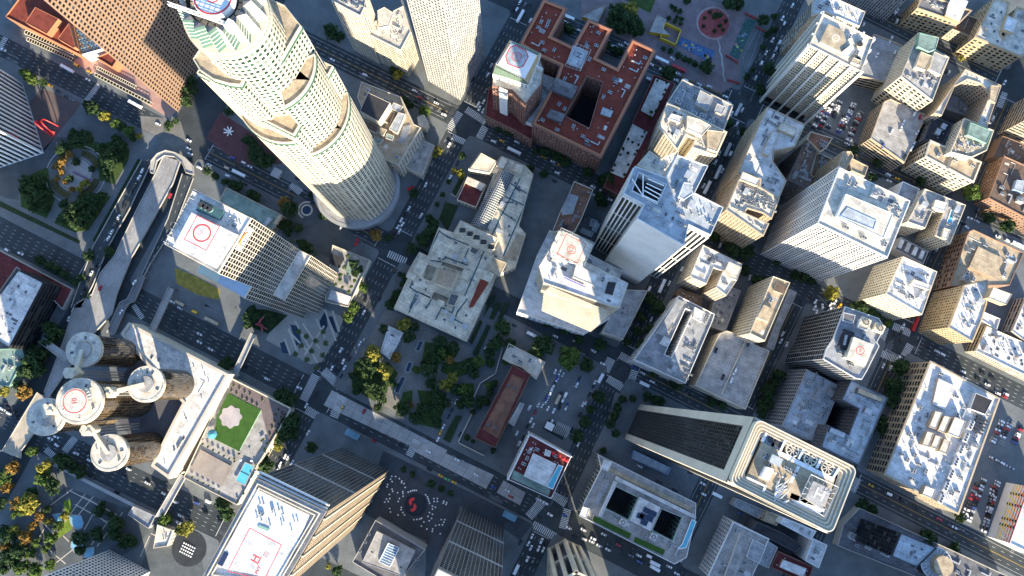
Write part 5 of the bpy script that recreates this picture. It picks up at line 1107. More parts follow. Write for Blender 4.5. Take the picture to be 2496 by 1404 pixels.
# blue sign tarp strip etc. is left to the small things
# ------------------------------------------------------------------ elevated roads and footbridges
def deck(name, segs, z, th, m, walls=True, wt=.35, wh=.9, kind='structure', label=None, cat=None, lane=0):
    """SEGS: left edge and right edge as lists of points (crop, 'x,y ...') at deck height"""
    L = [q for rc, s in segs[0] for q in GK(rc, s, z)]; R = [q for rc, s in segs[1] for q in GK(rc, s, z)]
    P = L+R[::-1]; b = M(); b.prism(P, z-th, z, 0); b.ngon(ccw(P), z-th, 0, False)
    o = b.build(name, m)
    if label: tag(o, label, cat)
    else: o['kind'] = kind
    if walls:
        w_ = M()
        for E in (L, R):
            for a, c in zip(E, E[1:]):
                d = Vector((c[0]-a[0], c[1]-a[1])); w_.obox(((a[0]+c[0])/2, (a[1]+c[1])/2), math.atan2(d.y, d.x), d.length+.2, wt, z-.3, z+wh)
        w_.build('parapet', CONC, o)
    s = M()
    for t in (.08, .3, .52, .74, .95):
        k = min(len(L)-1, int(t*(len(L)-1)+.5)); j = min(len(R)-1, int(t*(len(R)-1)+.5)); c = ((L[k][0]+R[j][0])/2, (L[k][1]+R[j][1])/2); s.obox(c, UA, 3.5, 1.2, 0, z-th)
    s.build('pier', CONC, o)
    if lane:
        b = M()
        for q in range(1, lane):
            f = q/lane; n = max(len(L), len(R)); pts = []
            for i in range(n):
                a, c = L[min(i, len(L)-1)], R[min(i, len(R)-1)]; pts.append((a[0]*(1-f)+c[0]*f, a[1]*(1-f)+c[1]*f))
            for a, c in zip(pts, pts[1:]):
                d = Vector((c[0]-a[0], c[1]-a[1])); l = d.length; d /= max(l, .01); t = 0
                while t < l-3: b.obox((a[0]+d.x*(t+1.4), a[1]+d.y*(t+1.4)), math.atan2(d.y, d.x), 2.6, .16, z+.004, z+.012); t += 7.5
        b.build('lane_marking', LINE, o)
    return o
CROAD = mat('concrete road deck', (.30, .29, .275), .9, .22, .05, .18)
ZD = 4.5
deck('elevated_road', ([('10', '1400,105 1330,260 1150,610 980,960 860,1110 790,1290'), ('20', '640,150 545,460 380,900')], [('10', '1545,150 1480,340 1250,760 1130,970 1060,1140 1000,1290'), ('20', '960,230 800,400 400,960')]), ZD, 1.2, CROAD, lane=4)
deck('elevated_road', ([('10', '1215,140 1000,520 800,880 690,1180 610,1404')], [('10', '1295,170 1110,560 930,880 800,1200 700,1404')]), ZD, 1.0, ASPH, lane=2)
deck('elevated_road', ([('10', '1560,260 1440,640 1230,1090 1090,1404')], [('10', '1655,300 1500,700 1300,1010 1150,1290')]), ZD-1.5, 1.0, ASPH, lane=2)
deck('elevated_road', ([('10', '1190,1130 1090,1330'), ('20', '1030,130 915,390')], [('10', '1240,1150 1160,1340'), ('20', '1090,150 985,400')]), ZD, .9, mat('ramp concrete', (.18, .18, .18), .9, .2), lane=0)
slab('overpass', GK('00', '1200,990 1420,1010 1545,1040 1640,1345 1220,1330', .05), -.02, .05, mat('tan concrete road', (.17, .165, .15), .9, .22))['kind'] = 'structure'  # paler slab outlined as the sunlit strip, light put into its colour
P = GK('10', '1290,150 1345,85 1420,55 1500,75 1590,120 1655,190 1660,270 1590,250 1560,170 1490,115 1410,105 1345,150 1320,260 1285,250', ZD+.5); o = slab('tunnel_mouth', P, ZD-.6, ZD+.5, mat('tan ramp edge', (.40, .37, .32), .9, .2)); o['kind'] = 'structure'
bm = M(); bm.curb(inset(ccw(P), .1), .4, ZD+.45, ZD+1.4); bm.build('parapet', CONC, o)
for n, (x, y, r, c) in enumerate([(1390, 130, 26, 'y'), (1420, 120, 24, 'g'), (1350, 170, 20, 'y')]): pass
deck('footbridge', ([('20', '1445,0 1270,375')], [('20', '1490,20 1320,400')]), 8, .8, CONC, label='pale footbridge over the sunken avenue beside the cylinder hotel podium', cat='footbridge', wh=1.1)
deck('footbridge', ([('21', '745,390 575,755')], [('21', '785,405 620,770')]), 8, .8, CONC, label='grey footbridge from the cylinder hotel to the sculpture terrace', cat='footbridge', wh=1.1)
deck('footbridge', ([('30', '1545,530 1330,900')], [('30', '1590,560 1400,900')]), 9, .8, CONC, label='sunlit footbridge between the white podium corner and the pool plaza', cat='footbridge', wh=1.1)
deck('footbridge', ([('20', '375,430 605,590')], [('20', '330,465 560,640')]), 10, .8, CONC, label='covered walkway from the white roofed office block to the round towers', cat='footbridge', wh=1.1)
deck('elevated_road', ([('20', '320,900 200,1100 20,1404'), ('30', '0,330')], [('20', '400,960 300,1240 180,1404'), ('30', '180,400')]), 5, .8, mat('tan ramp concrete', (.42, .36, .27), .9, .2))
deck('covered_walkway', ([('30', '470,440 1330,880')], [('30', '450,460 1310,905')]), 4, .4, CONC, walls=False, label='long thin wall walkway beside the pool plaza', cat='walkway')
# ------------------------------------------------------------------ walls, pools, sculpture, street furniture
def wall(rc, s, z0, z1, t, m, label, cat='wall', name='garden_wall', closed=False):
    p = GK(rc, s, z1); b = M()
    if closed: p = p+[p[0]]
    for a, c in zip(p, p[1:]):
        d = Vector((c[0]-a[0], c[1]-a[1])); b.obox(((a[0]+c[0])/2, (a[1]+c[1])/2), math.atan2(d.y, d.x), d.length+t, t, z0, z1)
    return tag(b.build(name, m), label, cat)
def pool(rc, s, z, label, cat='pool', m=POOL, rim=CONC, name='swimming_pool', deep=.25):
    P = ccw(GK(rc, s, z)); c = (sum(p[0] for p in P)/len(P), sum(p[1] for p in P)/len(P)); e = thing(name, label, cat, c)
    b = M(); b.curb(inset(P, -.6), .6, z-.1, z+.22); b.build('rim', rim, e); sheet('water', P, z+.12, m, e); return e
pool('31', '695,435 765,465 690,625 615,585', 12.4, 'turquoise rectangular pool on the hotel deck beside the white helipad roof')
b = M(); p = GK('31', '655,508 728,545', 12.6); d = Vector((p[1][0]-p[0][0], p[1][1]-p[0][1])); b.obox(((p[0][0]+p[1][0])/2, (p[0][1]+p[1][1])/2), math.atan2(d.y, d.x), d.length, .5, 12.4, 12.7); tag(b.build('rope_divider', DARKM), 'dark divider line across the turquoise hotel deck pool', 'divider')
pool('33', '570,458 598,470 515,655 470,635', 41.1, 'pale turquoise pool on the striped hotel roof', rim=WHITE)
pool('34', '305,925 335,940 250,1160 195,1165 225,1130', 26.0, 'long pale pool along the end of the glass court building', rim=WHITE)
pool('15', '1120,570 1150,585 1115,705 1080,690', BL['cream hotel with a turquoise roof pool on one of its two wings'][2]-.9, 'turquoise pool on the wing of the cream hotel', rim=WHITE)
pool('30', '590,880 690,890 712,950 700,990 660,1005 610,960', .2, 'curved blue pool at the middle of the pool plaza', m=mat('pale pool water', (.20, .42, .55), .05, .1, .3, .05))
pool('30', '620,1090 670,1080 715,1110 690,1200 640,1200 610,1150', .2, 'curved blue pool under the dark trees of the pool plaza', m=MATS['pale pool water'])
pool('30', '745,1170 800,1160 800,1210 770,1245 720,1240', .2, 'small blue pool at the foot of the white gridded tower', m=MATS['pale pool water'])
pool('30', '455,880 520,870 535,930 490,945', .2, 'small pale pool at the upper end of the pool plaza', m=MATS['pale pool water'])
for s, lb in (('785,460 812,470 778,545 750,535', 'dark reflecting pool nearest the white roofed cafe'), ('690,640 720,650 690,725 660,715', 'dark reflecting pool in the middle of the garden walk'), ('630,765 660,775 600,905 568,890', 'long dark reflecting pool at the street end of the garden walk')):
    pool('22', s, .2, lb, 'pool', POND, CONC, 'reflecting_pool')
# sunken round garden
cc = G((185, 425)); e = thing('fountain', 'round sunken pond with a purple water chute in the lawn garden', 'fountain', cc); b = M(); b.cyl(cc, 12.6, .1, .22, 40); b.build('water', mat('deep blue water', (.01, .02, .09), .05, .2, .3, 0), e)
b = M(); b.annulus(cc, 12.6, 13.4, .5, 40); b.cyl(cc, 13.4, .1, .45, 40); b.build('rim', CONC, e); b = M(); p = GK('10', '625,240 790,325', .6); d = Vector((p[1][0]-p[0][0], p[1][1]-p[0][1])); b.obox(((p[0][0]+p[1][0])/2, (p[0][1]+p[1][1])/2), math.atan2(d.y, d.x), d.length, 2.2, .3, .8); b.build('water_chute', mat('purple stone', (.22, .15, .24), .7), e)
# plaza rosette, round fountain with two red half rings
cc = GK('32', '748,793')[0]; e = thing('fountain', 'black round fountain with two joined red half rings on the dark plaza', 'fountain', cc); b = M(); b.cyl(cc, 8.4, .1, .5, 48, 0); b.annulus(cc, 8.0, 8.5, .9, 48); b.build('basin', mat('black granite', (.02, .022, .025), .2, .1), e)
RS = mat('red steel', (.70, .045, .05), .5, .08, .3, .05); b = M()
for sx, ang in ((1, 60), (-1, 240)):
    q = GK('32', '%d,%d' % ((728, 768) if sx > 0 else (722, 812)))[0]; a0 = math.radians(ang)
    b.annulus(q, .9, 3.3, 1.9, 14, 0, a0, a0+math.pi); 
    for k in range(14):
        a, c = a0+math.pi*k/14, a0+math.pi*(k+1)/14; b.quad((q[0]+3.3*math.cos(a), q[1]+3.3*math.sin(a), .5), (q[0]+3.3*math.cos(c), q[1]+3.3*math.sin(c), .5), (q[0]+3.3*math.cos(c), q[1]+3.3*math.sin(c), 1.9), (q[0]+3.3*math.cos(a), q[1]+3.3*math.sin(a), 1.9))
b.build('half_ring_sculpture', RS, e)
# red arched sculpture at the fin tower, pink beams, white angular sculpture
def arch(b, a, c, h, t, n=10):
    for k in range(n):
        f = lambda s: (a[0]*(1-s)+c[0]*s, a[1]*(1-s)+c[1]*s, h*math.sin(math.pi*s)**.7); b.bar(f(k/n), f((k+1)/n), t)
b = M(); g = lambda x, y: GK('00', '%d,%d' % (x, y))[0]
arch(b, g(350, 1050), g(455, 1170), 15, .8); arch(b, g(395, 1040), g(505, 1085), 11, .6); arch(b, g(405, 1035), g(470, 1150), 13, .7); arch(b, g(345, 1060), g(385, 1100), 7, .6)
i = len(b.v); b.v += [(*g(430, 1130), 7), (*g(490, 1140), 3), (*g(450, 1180), .2)]; b.f += [(i, i+1, i+2), (i+2, i+1, i)]; b.m += [0, 0]
tag(b.build('sculpture', RS), 'red arched steel sculpture on the paving beside the white fin tower', 'sculpture')
b = M(); g = lambda x, y: GK('21', '%d,%d' % (x, y))[0]; PK = mat('pink red steel', (.55, .10, .14), .5, .1)
for a, c, za, zc in (((790, 310), (890, 360), .3, 3), ((815, 260), (855, 380), .3, 4), ((870, 250), (800, 315), 4, .3), ((790, 318), (850, 330), 3, .3)): b.bar((*g(*a), za), (*g(*c), zc), .7)
tag(b.build('sculpture', PK), 'pink red crossed beam sculpture in the ivy bed below the glass tower', 'sculpture')
b = M(); g = lambda x, y: GK('01', '%d,%d' % (x, y))[0]; R = random.Random(3)
for k in range(7): a = k*.9; q = g(560, 1130); b.bar((q[0], q[1], .3), (q[0]+4*math.cos(a), q[1]+4*math.sin(a), 2+2*R.random()), .8)
tag(b.build('sculpture', WHITE), 'white angular star sculpture on maroon brick behind the tallest tower', 'sculpture')
# red plaza of the square: disc, pools of mosaic, yellow pavilions
cc = GK('04', '490,200')[0]; e = thing('planting_circle', 'red gravel disc with dark round trees in the square', 'planting circle', cc); b = M(); b.cyl(cc, 13.4, .1, .3, 48); b.build('gravel', mat('red gravel', (.38, .09, .09), .9, .25, .4, .25), e); b = M(); b.annulus(cc, 13.4, 15.2, .5, 48, 0, .4, 5.2); b.cyl(cc, 13.6, .1, .22, 48); b.build('bench_wall', mat('pink concrete', (.36, .27, .26), .9), e)
def mosaic(rc, s, label, col, spots):
    P = GK(rc, s, .3); c = (sum(p[0] for p in P)/len(P), sum(p[1] for p in P)/len(P)); e = thing('mosaic_terrace', label, 'mosaic terrace', c); slab('terrace', P, .1, .3, mat(label[:20], col, .7, .5, .5, .3), e)
    R = random.Random(2); a, b_, c_, d = [Vector(p) for p in P[:4]]
    for k in range(spots):
        u, v = R.uniform(.12, .88), R.uniform(.2, .8); q = (a*(1-u)+b_*u)*(1-v)+(d*(1-u)+c_*u)*v; b = M(); b.cyl(tuple(q), R.uniform(.6, 1.6), .3, .36, 14)
        b.build('mosaic_spot', mat('mosaic %d' % (k % 5), [(.5, .42, .12), (.45, .22, .18), (.12, .25, .34), (.35, .42, .2), (.28, .3, .36)][k % 5]), e)
mosaic('04', '215,315 505,440 460,535 165,375', 'blue mosaic terrace with round coloured patches in the square', (.08, .16, .33), 16)
mosaic('04', '765,155 850,180 700,515 625,465', 'dark green patterned terrace at the far side of the square', (.05, .13, .12), 9)
b = M(); YW = W('yellow'); z = 5
P = GK('03', '1410,130 1490,165 1460,240 1520,300 1345,270', z); b.prism(P, 0, z, 0, True, 1); e = tag(b.build('pavilion', [YW, RF('conc')]), 'yellow walled pavilion with a pale flat roof beside the mosaic terrace', 'pavilion')
wall('03', '1480,190 1615,255 1570,380 1440,320', .1, 4.5, .8, YW, 'yellow frame wall around a small court beside the yellow pavilion', 'wall', 'frame_wall', True)
b = M(); P = GK('03', '975,35 905,190 770,140', 5); b.prism(P, 0, 5, 0, True, 1); tag(b.build('pavilion', [YW, RF('conc')]), 'wedge shaped pavilion with yellow base at the brick hotel end of the square', 'pavilion')
wall('04', '870,250 745,480 745,560 770,620 900,260', .1, .8, .6, mat('blue grey stone', (.20, .25, .30), .8), 'curved blue grey wall beside the dark green terrace', 'wall', 'curved_wall')
for q, (rc, s, lb) in enumerate([('04', '765,110 860,155', 'red bench beam at the top of the dark green terrace'), ('04', '600,470 695,530', 'red bench beam at the foot of the dark green terrace'), ('04', '860,230 935,270', 'red wall by the curved blue grey wall'), ('04', '615,680 715,710', 'red low wall by the street corner of the square')]):
    wall(rc, s, .1, 1.6, 1.2, RS if False else mat('dull red', (.28, .05, .05)), lb, 'wall', 'red_wall')
# crack-like pale line across the square paving
strips_ = GK('04', '525,335 545,400 540,440 560,480 565,560 575,600 570,640 590,700', .15); b = M()
for a, c in zip(strips_, strips_[1:]): b.bar((*a, .15), (*c, .15), .9)
tag(b.build('water_channel', mat('pale stone', (.42, .43, .42))), 'pale zigzag stone line running from the red disc to the street corner', 'paving line')
# gravel rosette and blue octagon tent on the hotel deck lawn
cc = GK('21', '570,1110', 12.5)[0]; e = thing('rosette', 'pale scalloped gravel rosette with a planted centre on the deck lawn', 'paved rosette', cc); b = M(); P = [(cc[0]+(8.3+.7*math.cos(8*a))*math.cos(a), cc[1]+(8.3+.7*math.cos(8*a))*math.sin(a)) for a in np.linspace(0, 6.2832, 65)[:-1]]; b.prism(P, 12.3, 12.5); b.build('gravel', mat('pink grey gravel', (.40, .36, .36), .9, .15), e)
cc = GK('21', '412,1258', 14)[0]; b = M(); b.cyl(cc, 3.9, 14, 15.4, 8, 0, .1)
for k in range(8): b.bar((cc[0]+3.6*math.cos(k*.785), cc[1]+3.6*math.sin(k*.785), 12), (cc[0]+3.6*math.cos(k*.785), cc[1]+3.6*math.sin(k*.785), 14), .15)
tag(b.build('tent', mat('teal canvas', (.07, .26, .34), .8)), 'teal octagon tent at the corner of the deck lawn', 'tent')
wall('21', '560,775 1085,1040 870,1410 780,1550', 11.9, 13.2, 1.0, W('cream'), 'cream parapet wall along the outer edge of the hotel deck', 'wall', 'parapet_wall')
slab('deck_terrace', GK('31', '310,320 585,470 500,640 225,490', 12.2), 11.9, 12.2, mat('tan deck', (.30, .255, .22), .9, .15), BL['hotel deck with a lawn, gravel rosette and turquoise pool'][0])
slab('deck_paving', GK('21', '590,800 1060,1040 900,1330 830,1050 560,900', 12.14), 11.9, 12.14, mat('red grey pavers', (.17, .135, .13), .9, .2, .2, .2), BL['hotel deck with a lawn, gravel rosette and turquoise pool'][0])
# round white umbrellas and tables of the dark plaza (each one counted)
um = M(); um.cyl((0, 0), 1.0, 2.2, 2.6, 10, 0, .08); um.bar((0, 0, 0), (0, 0, 2.2), .12); UM = um.mesh('umbrella', [WHITE])
ur = M(); ur.cyl((0, 0), 1.5, 2.3, 2.9, 12, 0, .08); ur.bar((0, 0, 0), (0, 0, 2.3), .12); UR = ur.mesh('umbrella', [mat('red canvas', (.55, .03, .035), .8)])
tb = M(); tb.cyl((0, 0), .62, .70, .76, 12); tb.cyl((0, 0), .06, 0, .7, 6); TB = tb.mesh('table', [WHITE])
ONE_ = 'white round plaza table near the red ring fountain, one of many alike'
for s in '545,550 578,552 535,575 548,595 610,570 632,590 650,612 660,645 628,603 510,620 505,640 548,660 553,678 525,705 528,740 500,745 485,770 595,690 640,680 642,720 610,740 600,765 640,695 515,765 528,825 535,855 600,880 627,815 625,835 640,860 655,880 686,685 705,678 722,672 738,670 755,670 835,708 850,725 856,742 862,760 868,780 735,920 760,918 785,915 800,908 905,740 935,740 908,765 935,765 893,805 918,815 893,830 868,860 893,875 885,910 855,893 968,920 998,920 990,942 978,965 950,965 920,970 895,1000 892,1020 820,940 798,975 865,930 990,762 1015,775 985,778 1008,790 845,1000 960,1040'.split():
    o = link('table', TB, None, (*GK('32', s)[0], .14)); tag(o, ONE_, 'table', 'white tables of the dark plaza')
def umb(rc, s, label, me, z=.14, group=None):
    o = link('umbrella', me, None, (*GK(rc, s, z+2.4)[0], z)); tag(o, label, 'umbrella', group)
umb('11', '1655,825', 'red umbrella nearest the tallest tower on the cafe terrace', UR); umb('11', '1640,862', 'red umbrella farther from the tallest tower on the cafe terrace', UR)
umb('12', '688,390', 'red umbrella left of its twin on the corner plaza by the tallest tower', UR); umb('12', '716,376', 'red umbrella right of its twin on the corner plaza by the tallest tower', UR)
DG = 'hotel deck with a lawn, gravel rosette and turquoise pool'
for s, lb in (('655,412', 'white umbrella at the upper corner of the hotel deck pool'), ('745,418', 'white umbrella next to the beige cabana by the deck pool'), ('785,510', 'white umbrella beside the long side of the deck pool'), ('748,572', 'white umbrella at the near end of the deck pool')): umb('31', s, lb, UM, 12.2)
for n, (s, c) in enumerate([('525,355', 'first'), ('570,378', 'second'), ('610,400', 'third'), ('640,415', 'fourth')]): umb('33', s, 'red umbrella on the rooftop bar, %s from the bar house' % c, UR, 40)
# dining court with white tables
cc = GK('30', '1620,1170')[0]; b = M(); b.cyl(cc, 13.5, .1, .35, 40); tag(b.build('dining_court', mat('dark court floor', (.03, .035, .04))), 'dark half round dining court with white tables by the corner pavilion', 'court')
for i in range(6):
    for j in range(4):
        p = GK('30', '%d,%d' % (1580+i*18-j*11, 1120+i*9+j*24))[0]; o = link('table', TB, None, (*p, .36)); tag(o, 'white square-set table in the half round dining court', 'table', 'dining court tables')
# tensile sails at the foot of the tallest tower
for n, (s, lb) in enumerate([('1385,520 1440,590 1370,610', 'white tensile sail nearer the round terrace, at the foot of the tallest tower'), ('1480,640 1600,720 1500,730', 'larger white tensile sail on the fifth street side of the tallest tower')]):
    p = GK('11', s, 5); b = M(); c0 = (sum(q[0] for q in p)/3, sum(q[1] for q in p)/3, 8)
    for k in range(3):
        a, c = p[k], p[(k+1) % 3]; i = len(b.v); b.v += [(*a, 4), (*c, 4), ((a[0]+c[0])/2*.6+c0[0]*.4, (a[1]+c[1])/2*.6+c0[1]*.4, 5), c0]; b.f += [(i, i+2, i+3), (i+2, i+1, i+3), (i+3, i+2, i), (i+3, i+1, i+2)]; b.m += [0]*4; b.bar((*a, 0), (*a, 4), .25)
    tag(b.build('sail_canopy', WHITE), lb, 'canopy')
cc = GK('11', '1222,570')[0]; e = thing('fountain', 'round dark fountain ringed by a pale arc beside the tallest tower', 'fountain', cc); b = M(); b.cyl(cc, 3.6, .1, .5, 28); b.build('water', POND, e); b = M(); b.annulus(cc, 6.2, 7.6, .5, 36, 0, 1.2, 4.3); b.annulus(cc, 3.6, 5, .55, 36); b.build('rim', W('stone'), e)
# bus and hotel canopies in blue glass
for rc, s, z, lb in (('32', '165,140 275,195 245,245 135,190', 4, 'blue glass canopy over the stairs by the first dark tower'), ('32', '1510,840 1620,895 1595,945 1485,890', 4, 'blue glass canopy over the stairs by the second dark tower')):
    P = GK(rc, s, z); b = M(); b.prism(P, z-.3, z)
    for q in P: b.bar((*q, 0), (*q, z), .3)
    tag(b.build('canopy', mat('blue glass roof', (.16, .30, .38), .2)), lb, 'canopy')
# stair bars and striped slabs at the corner garden of the glass tower
for n, s in enumerate(['1120,290 1310,645', '1185,310 1330,525', '1065,350 1140,555', '1030,440 1080,580', '1300,270 1375,435', '1375,190 1470,460', '1440,200 1500,380', '1060,370 1240,560', '1200,580 1370,330']):
    p = GK('21', s, .3); d = Vector((p[1][0]-p[0][0], p[1][1]-p[0][1])); b = M(); b.obox(((p[0][0]+p[1][0])/2, (p[0][1]+p[1][1])/2), math.atan2(d.y, d.x), d.length, 1.5, .1, .3+.01*n); tag(b.build('paving_band', W('stone')), kind='structure')
for n, s in enumerate(['1080,320 1140,330 1180,480 1130,500', '1330,290 1380,200 1400,330 1350,430', '1400,250 1460,380 1490,400 1440,250', '990,480 1040,460 1070,570 1010,560']):
    tag(sheet('reflecting_pool', GK('21', s, .2), .2+.01*n, POND), ['dark slanting pool among the stone bands nearest the glass tower', 'dark slanting pool in the middle of the stone bands', 'dark slanting pool at the avenue side of the stone bands', 'dark slanting pool at the stair side of the stone bands'][n], 'pool')
# walls of the clubhouse yard, library garden hedges
wall('22', '1490,520 1430,740 1300,820 1215,1010 1240,1060 1110,1330 1330,1440', .1, 2.6, .8, W('stone'), 'pale yard wall winding round the maroon clubhouse garden', 'wall', 'garden_wall')
for n, s in enumerate(['1090,1100 1140,1110 1040,1330 980,1300', '1300,280 1320,300 1230,490 1205,470', '1360,320 1390,335 1270,590 1235,570', '1380,110 1420,60 1440,75 1330,250', '1440,130 1480,145 1410,280 1380,260', '1510,130 1545,140 1480,290 1450,270', '540,70 640,10 560,200 500,190']):
    o = slab('hedge', GK('22', s, 1.5), .1, 1.5, HEDGE); tag(o, ['thick dark hedge between the parking lane and the clubhouse lane', 'clipped dark hedge against the library end wall', 'clipped dark hedge along the library side walk', 'dark planting bed nearest the library stairs', 'dark planting strip in the middle of the library side terraces', 'dark planting strip at the street side of the library terraces', 'dark shrub bed at the library corner facing the avenue'][n], 'hedge')
for n, s in enumerate(['1060,410 1140,270 1160,300 1090,450', '1000,500 1110,530 1020,740 950,640']):
    o = slab('hedge', GK('12', s, 1.4), .1, 1.4, HEDGE); tag(o, ['narrow hedge bed by the sunken library court', 'wide ivy bed between the library and the avenue'][n], 'hedge')
wall('12', '1050,430 1095,455 1165,310', .1, 1.2, .5, W('cream'), 'pale low wall around the narrow library hedge bed', 'wall')
# parking lot stripes
def stripes(rc, a, b_, n, ln, ang, z, parent=None, m=LINE):
    p, q = [Vector(x) for x in GK(rc, a+' '+b_, z)]; b = M()
    for k in range(n+1): c = p.lerp(q, k/n); b.obox(tuple(c), ang, ln, .16, z+.004, z+.014)
    o = b.build('parking_line', m, parent)
    if parent is None: o['kind'] = 'structure'
e, P, h = BL['two lane parking garage with nearly empty striped top deck']; z = h-1.2
for a, c, n in (('540,450', '400,790', 16), ('625,590', '580,700', 6), ('730,490', '640,690', 10), ('905,580', '760,950', 16), ('660,560', '610,660', 5)): stripes('24', a, c, n, 4.6, UA, z, e)
stripes('24', '610,410', '730,470', 8, 4.4, VA, z, e)
b = M(); p = GK('24', '760,470 560,910', h); d = Vector((p[1][0]-p[0][0], p[1][1]-p[0][1])); b.obox(((p[0][0]+p[1][0])/2, (p[0][1]+p[1][1])/2), math.atan2(d.y, d.x), d.length, .5, h-1.2, h-.1); b.build('ramp_wall', W('cream'), e)
e, P, h = BL['long tan parking garage with parked cars on its grey top deck']; z = h-1
stripes('05', '620,870', '880,980', 14, 4.4, VA, z, e); stripes('05', '800,1180', '720,1330', 9, 4.4, UA, z, e); stripes('05', '690,1020', '640,1160', 8, 4.4, UA, z, e)
e, P, h = BL['flat grey parking deck between the cream gridded tower and the green sided block']; stripes('05', '640,420', '540,660', 12, 4.2, UA, h-1.1, e); stripes('05', '500,330', '650,390', 10, 4.2, VA, h-1.1, e)
for rc, a, c, n in (('23', '590,715', '390,1010', 16), ('23', '760,770', '700,850', 4), ('23', '900,800', '760,1020', 10), ('04', '1440,880', '1350,1080', 12), ('04', '1560,860', '1460,1080', 12), ('04', '1680,930', '1580,1120', 12), ('25', '1560,1130', '1470,1300', 9), ('25', '1640,1160', '1550,1340', 9)): stripes(rc, a, c, n, 4.6, UA, .14)
# small kiosks, street cabinets, lamp posts, signals
def lamp(rc, s, label, group):
    p = GK(rc, s)[0]; b = M(); b.cyl(p, .09, .1, 8.5, 6); b.bar((p[0], p[1], 8.4), (p[0]+1.6*VD[0], p[1]+1.6*VD[1], 8.8), .12); b.obox((p[0]+1.9*VD[0], p[1]+1.9*VD[1]), VA, .9, .35, 8.7, 8.85); tag(b.build('street_lamp', STEEL), label, 'street lamp', group)
LP = [('02', '1030,1120', 'street lamp at the lit corner opposite the ribbed tower'), ('02', '960,960', 'street lamp throwing a long shadow at the lit corner'), ('12', '910,370', 'street lamp beside the avenue above the library court'), ('12', '790,640', 'street lamp on the library kerb opposite the tallest tower'), ('22', '330,440', 'street lamp on the garden kerb by the yellow tree'),
      ('23', '1065,610', 'street lamp at the crossing beside the large round tree'), ('23', '930,1010', 'street lamp along the parking lot kerb'), ('33', '690,700', 'street lamp at the corner of the glass court building'), ('21', '1160,880', 'street lamp at the wide crossing below the glass tower'), ('21', '690,430', 'white street lamp beside the second footbridge'), ('25', '790,430', 'street lamp at the crossing below the golden corner building'), ('03', '1500,140', 'street lamp along the square beside the brick hotel'), ('04', '690,820', 'street lamp at the square corner crossing')]
for rc, s, lb in LP: lamp(rc, s, lb, 'street lamps at the crossings')
b = M(); p = GK('11', '970,260')[0]; b.obox(p, UA, 7.5, 7.5, .1, 3.5); tag(b.build('kiosk', W('conc')), 'grey square kiosk at the end of the avenue by the maroon brick', 'kiosk')
b = M()
for k in range(8):
    p = GK('23', '%d,%d' % (545+k*15, 1195+k*7), 4)[0]; b.obox(p, VA, 9, .3, 3.7, 4.0)
for s in ('530,1190', '650,1250'): p = GK('23', s)[0]; b.bar((*p, 0), (*p, 4), .3)
tag(b.build('pergola', WHITE), 'white grid pergola at the end of the parking lot', 'pergola')
b = M(); p = GK('23', '490,1190', 3.5)[0]; b.obox(p, UA, 6, 5, .1, 3.5); b.obox(p, UA, 6.6, 5.6, 3.5, 3.8); tag(b.build('kiosk', WHITE), 'small white hut beside the grid pergola', 'kiosk')
slab('turf', GK('23', '480,1130 640,1230 600,1310 430,1210', .2), .1, .2, mat('dark turf', (.03, .055, .05), 1, .3, .3, .3))['kind'] = 'structure'
# long green pergolas of the museum terrace
for n, (s, lb) in enumerate([('220,255 640,445 625,470 205,285', 'upper green trellis strip along the museum terrace'), ('235,315 625,495 610,520 225,345', 'lower green trellis strip beside the museum kerb'), ('835,565 1160,730 1150,755 825,590', 'green trellis strip under the brown corner tower'), ('815,620 1290,870 1280,895 805,645', 'long green hedge trellis on the brown tower kerb')]):
    p = GK('00', s, 3); e = thing('trellis', lb, 'trellis', p[0]); a, b_, c_, d = [Vector(q) for q in p]; b = M()
    for k in range(19): q0, q1 = a.lerp(b_, k/18), d.lerp(c_, k/18); b.bar((*q0, 3), (*q1, 3), .3)
    for q0, q1 in ((a, b_), (d, c_)): b.bar((*q0, 3), (*q1, 3), .35)
    for q in p: b.bar((*q, 0), (*q, 3), .3)
    b.build('frame', W('stone'), e); slab('planting', inset(ccw(p), .6), .1, 2.2, HEDGE, e)
# diamond glazing of the triangular atrium
e, P, h = BL['triangular glass atrium with blue and tan diamond panes beside the red roof']; b = M(); t3 = M(); A_, B_, C_ = [Vector(p) for p in GK('00', '632,190 905,402 692,460', h)]; n = 7
for i in range(n):
    for j in range(n-i):
        f = lambda u, v: A_+(B_-A_)*(u/n)+(C_-A_)*(v/n)
        for q, tri in enumerate(((f(i, j), f(i+1, j), f(i, j+1)), (f(i+1, j), f(i+1, j+1), f(i, j+1)))):
            if q and i+j >= n-1: continue
            ce = (tri[0]+tri[1]+tri[2])/3; bm = M(); bm.v += [(*tri[k].lerp(ce, .08), h-1.05) for k in range(3)]+[(*ce, h-.2)]; bm.f += [(0, 1, 3), (1, 2, 3), (2, 0, 3), (3, 1, 0), (3, 2, 1), (3, 0, 2)]; bm.m += [0]*6
            bm.build('diamond_pane', mat('tan pane', (.36, .26, .16), .2) if (i+2*j) % 4 == 0 else mat('blue pane', (.22, .32, .44), .15), e)

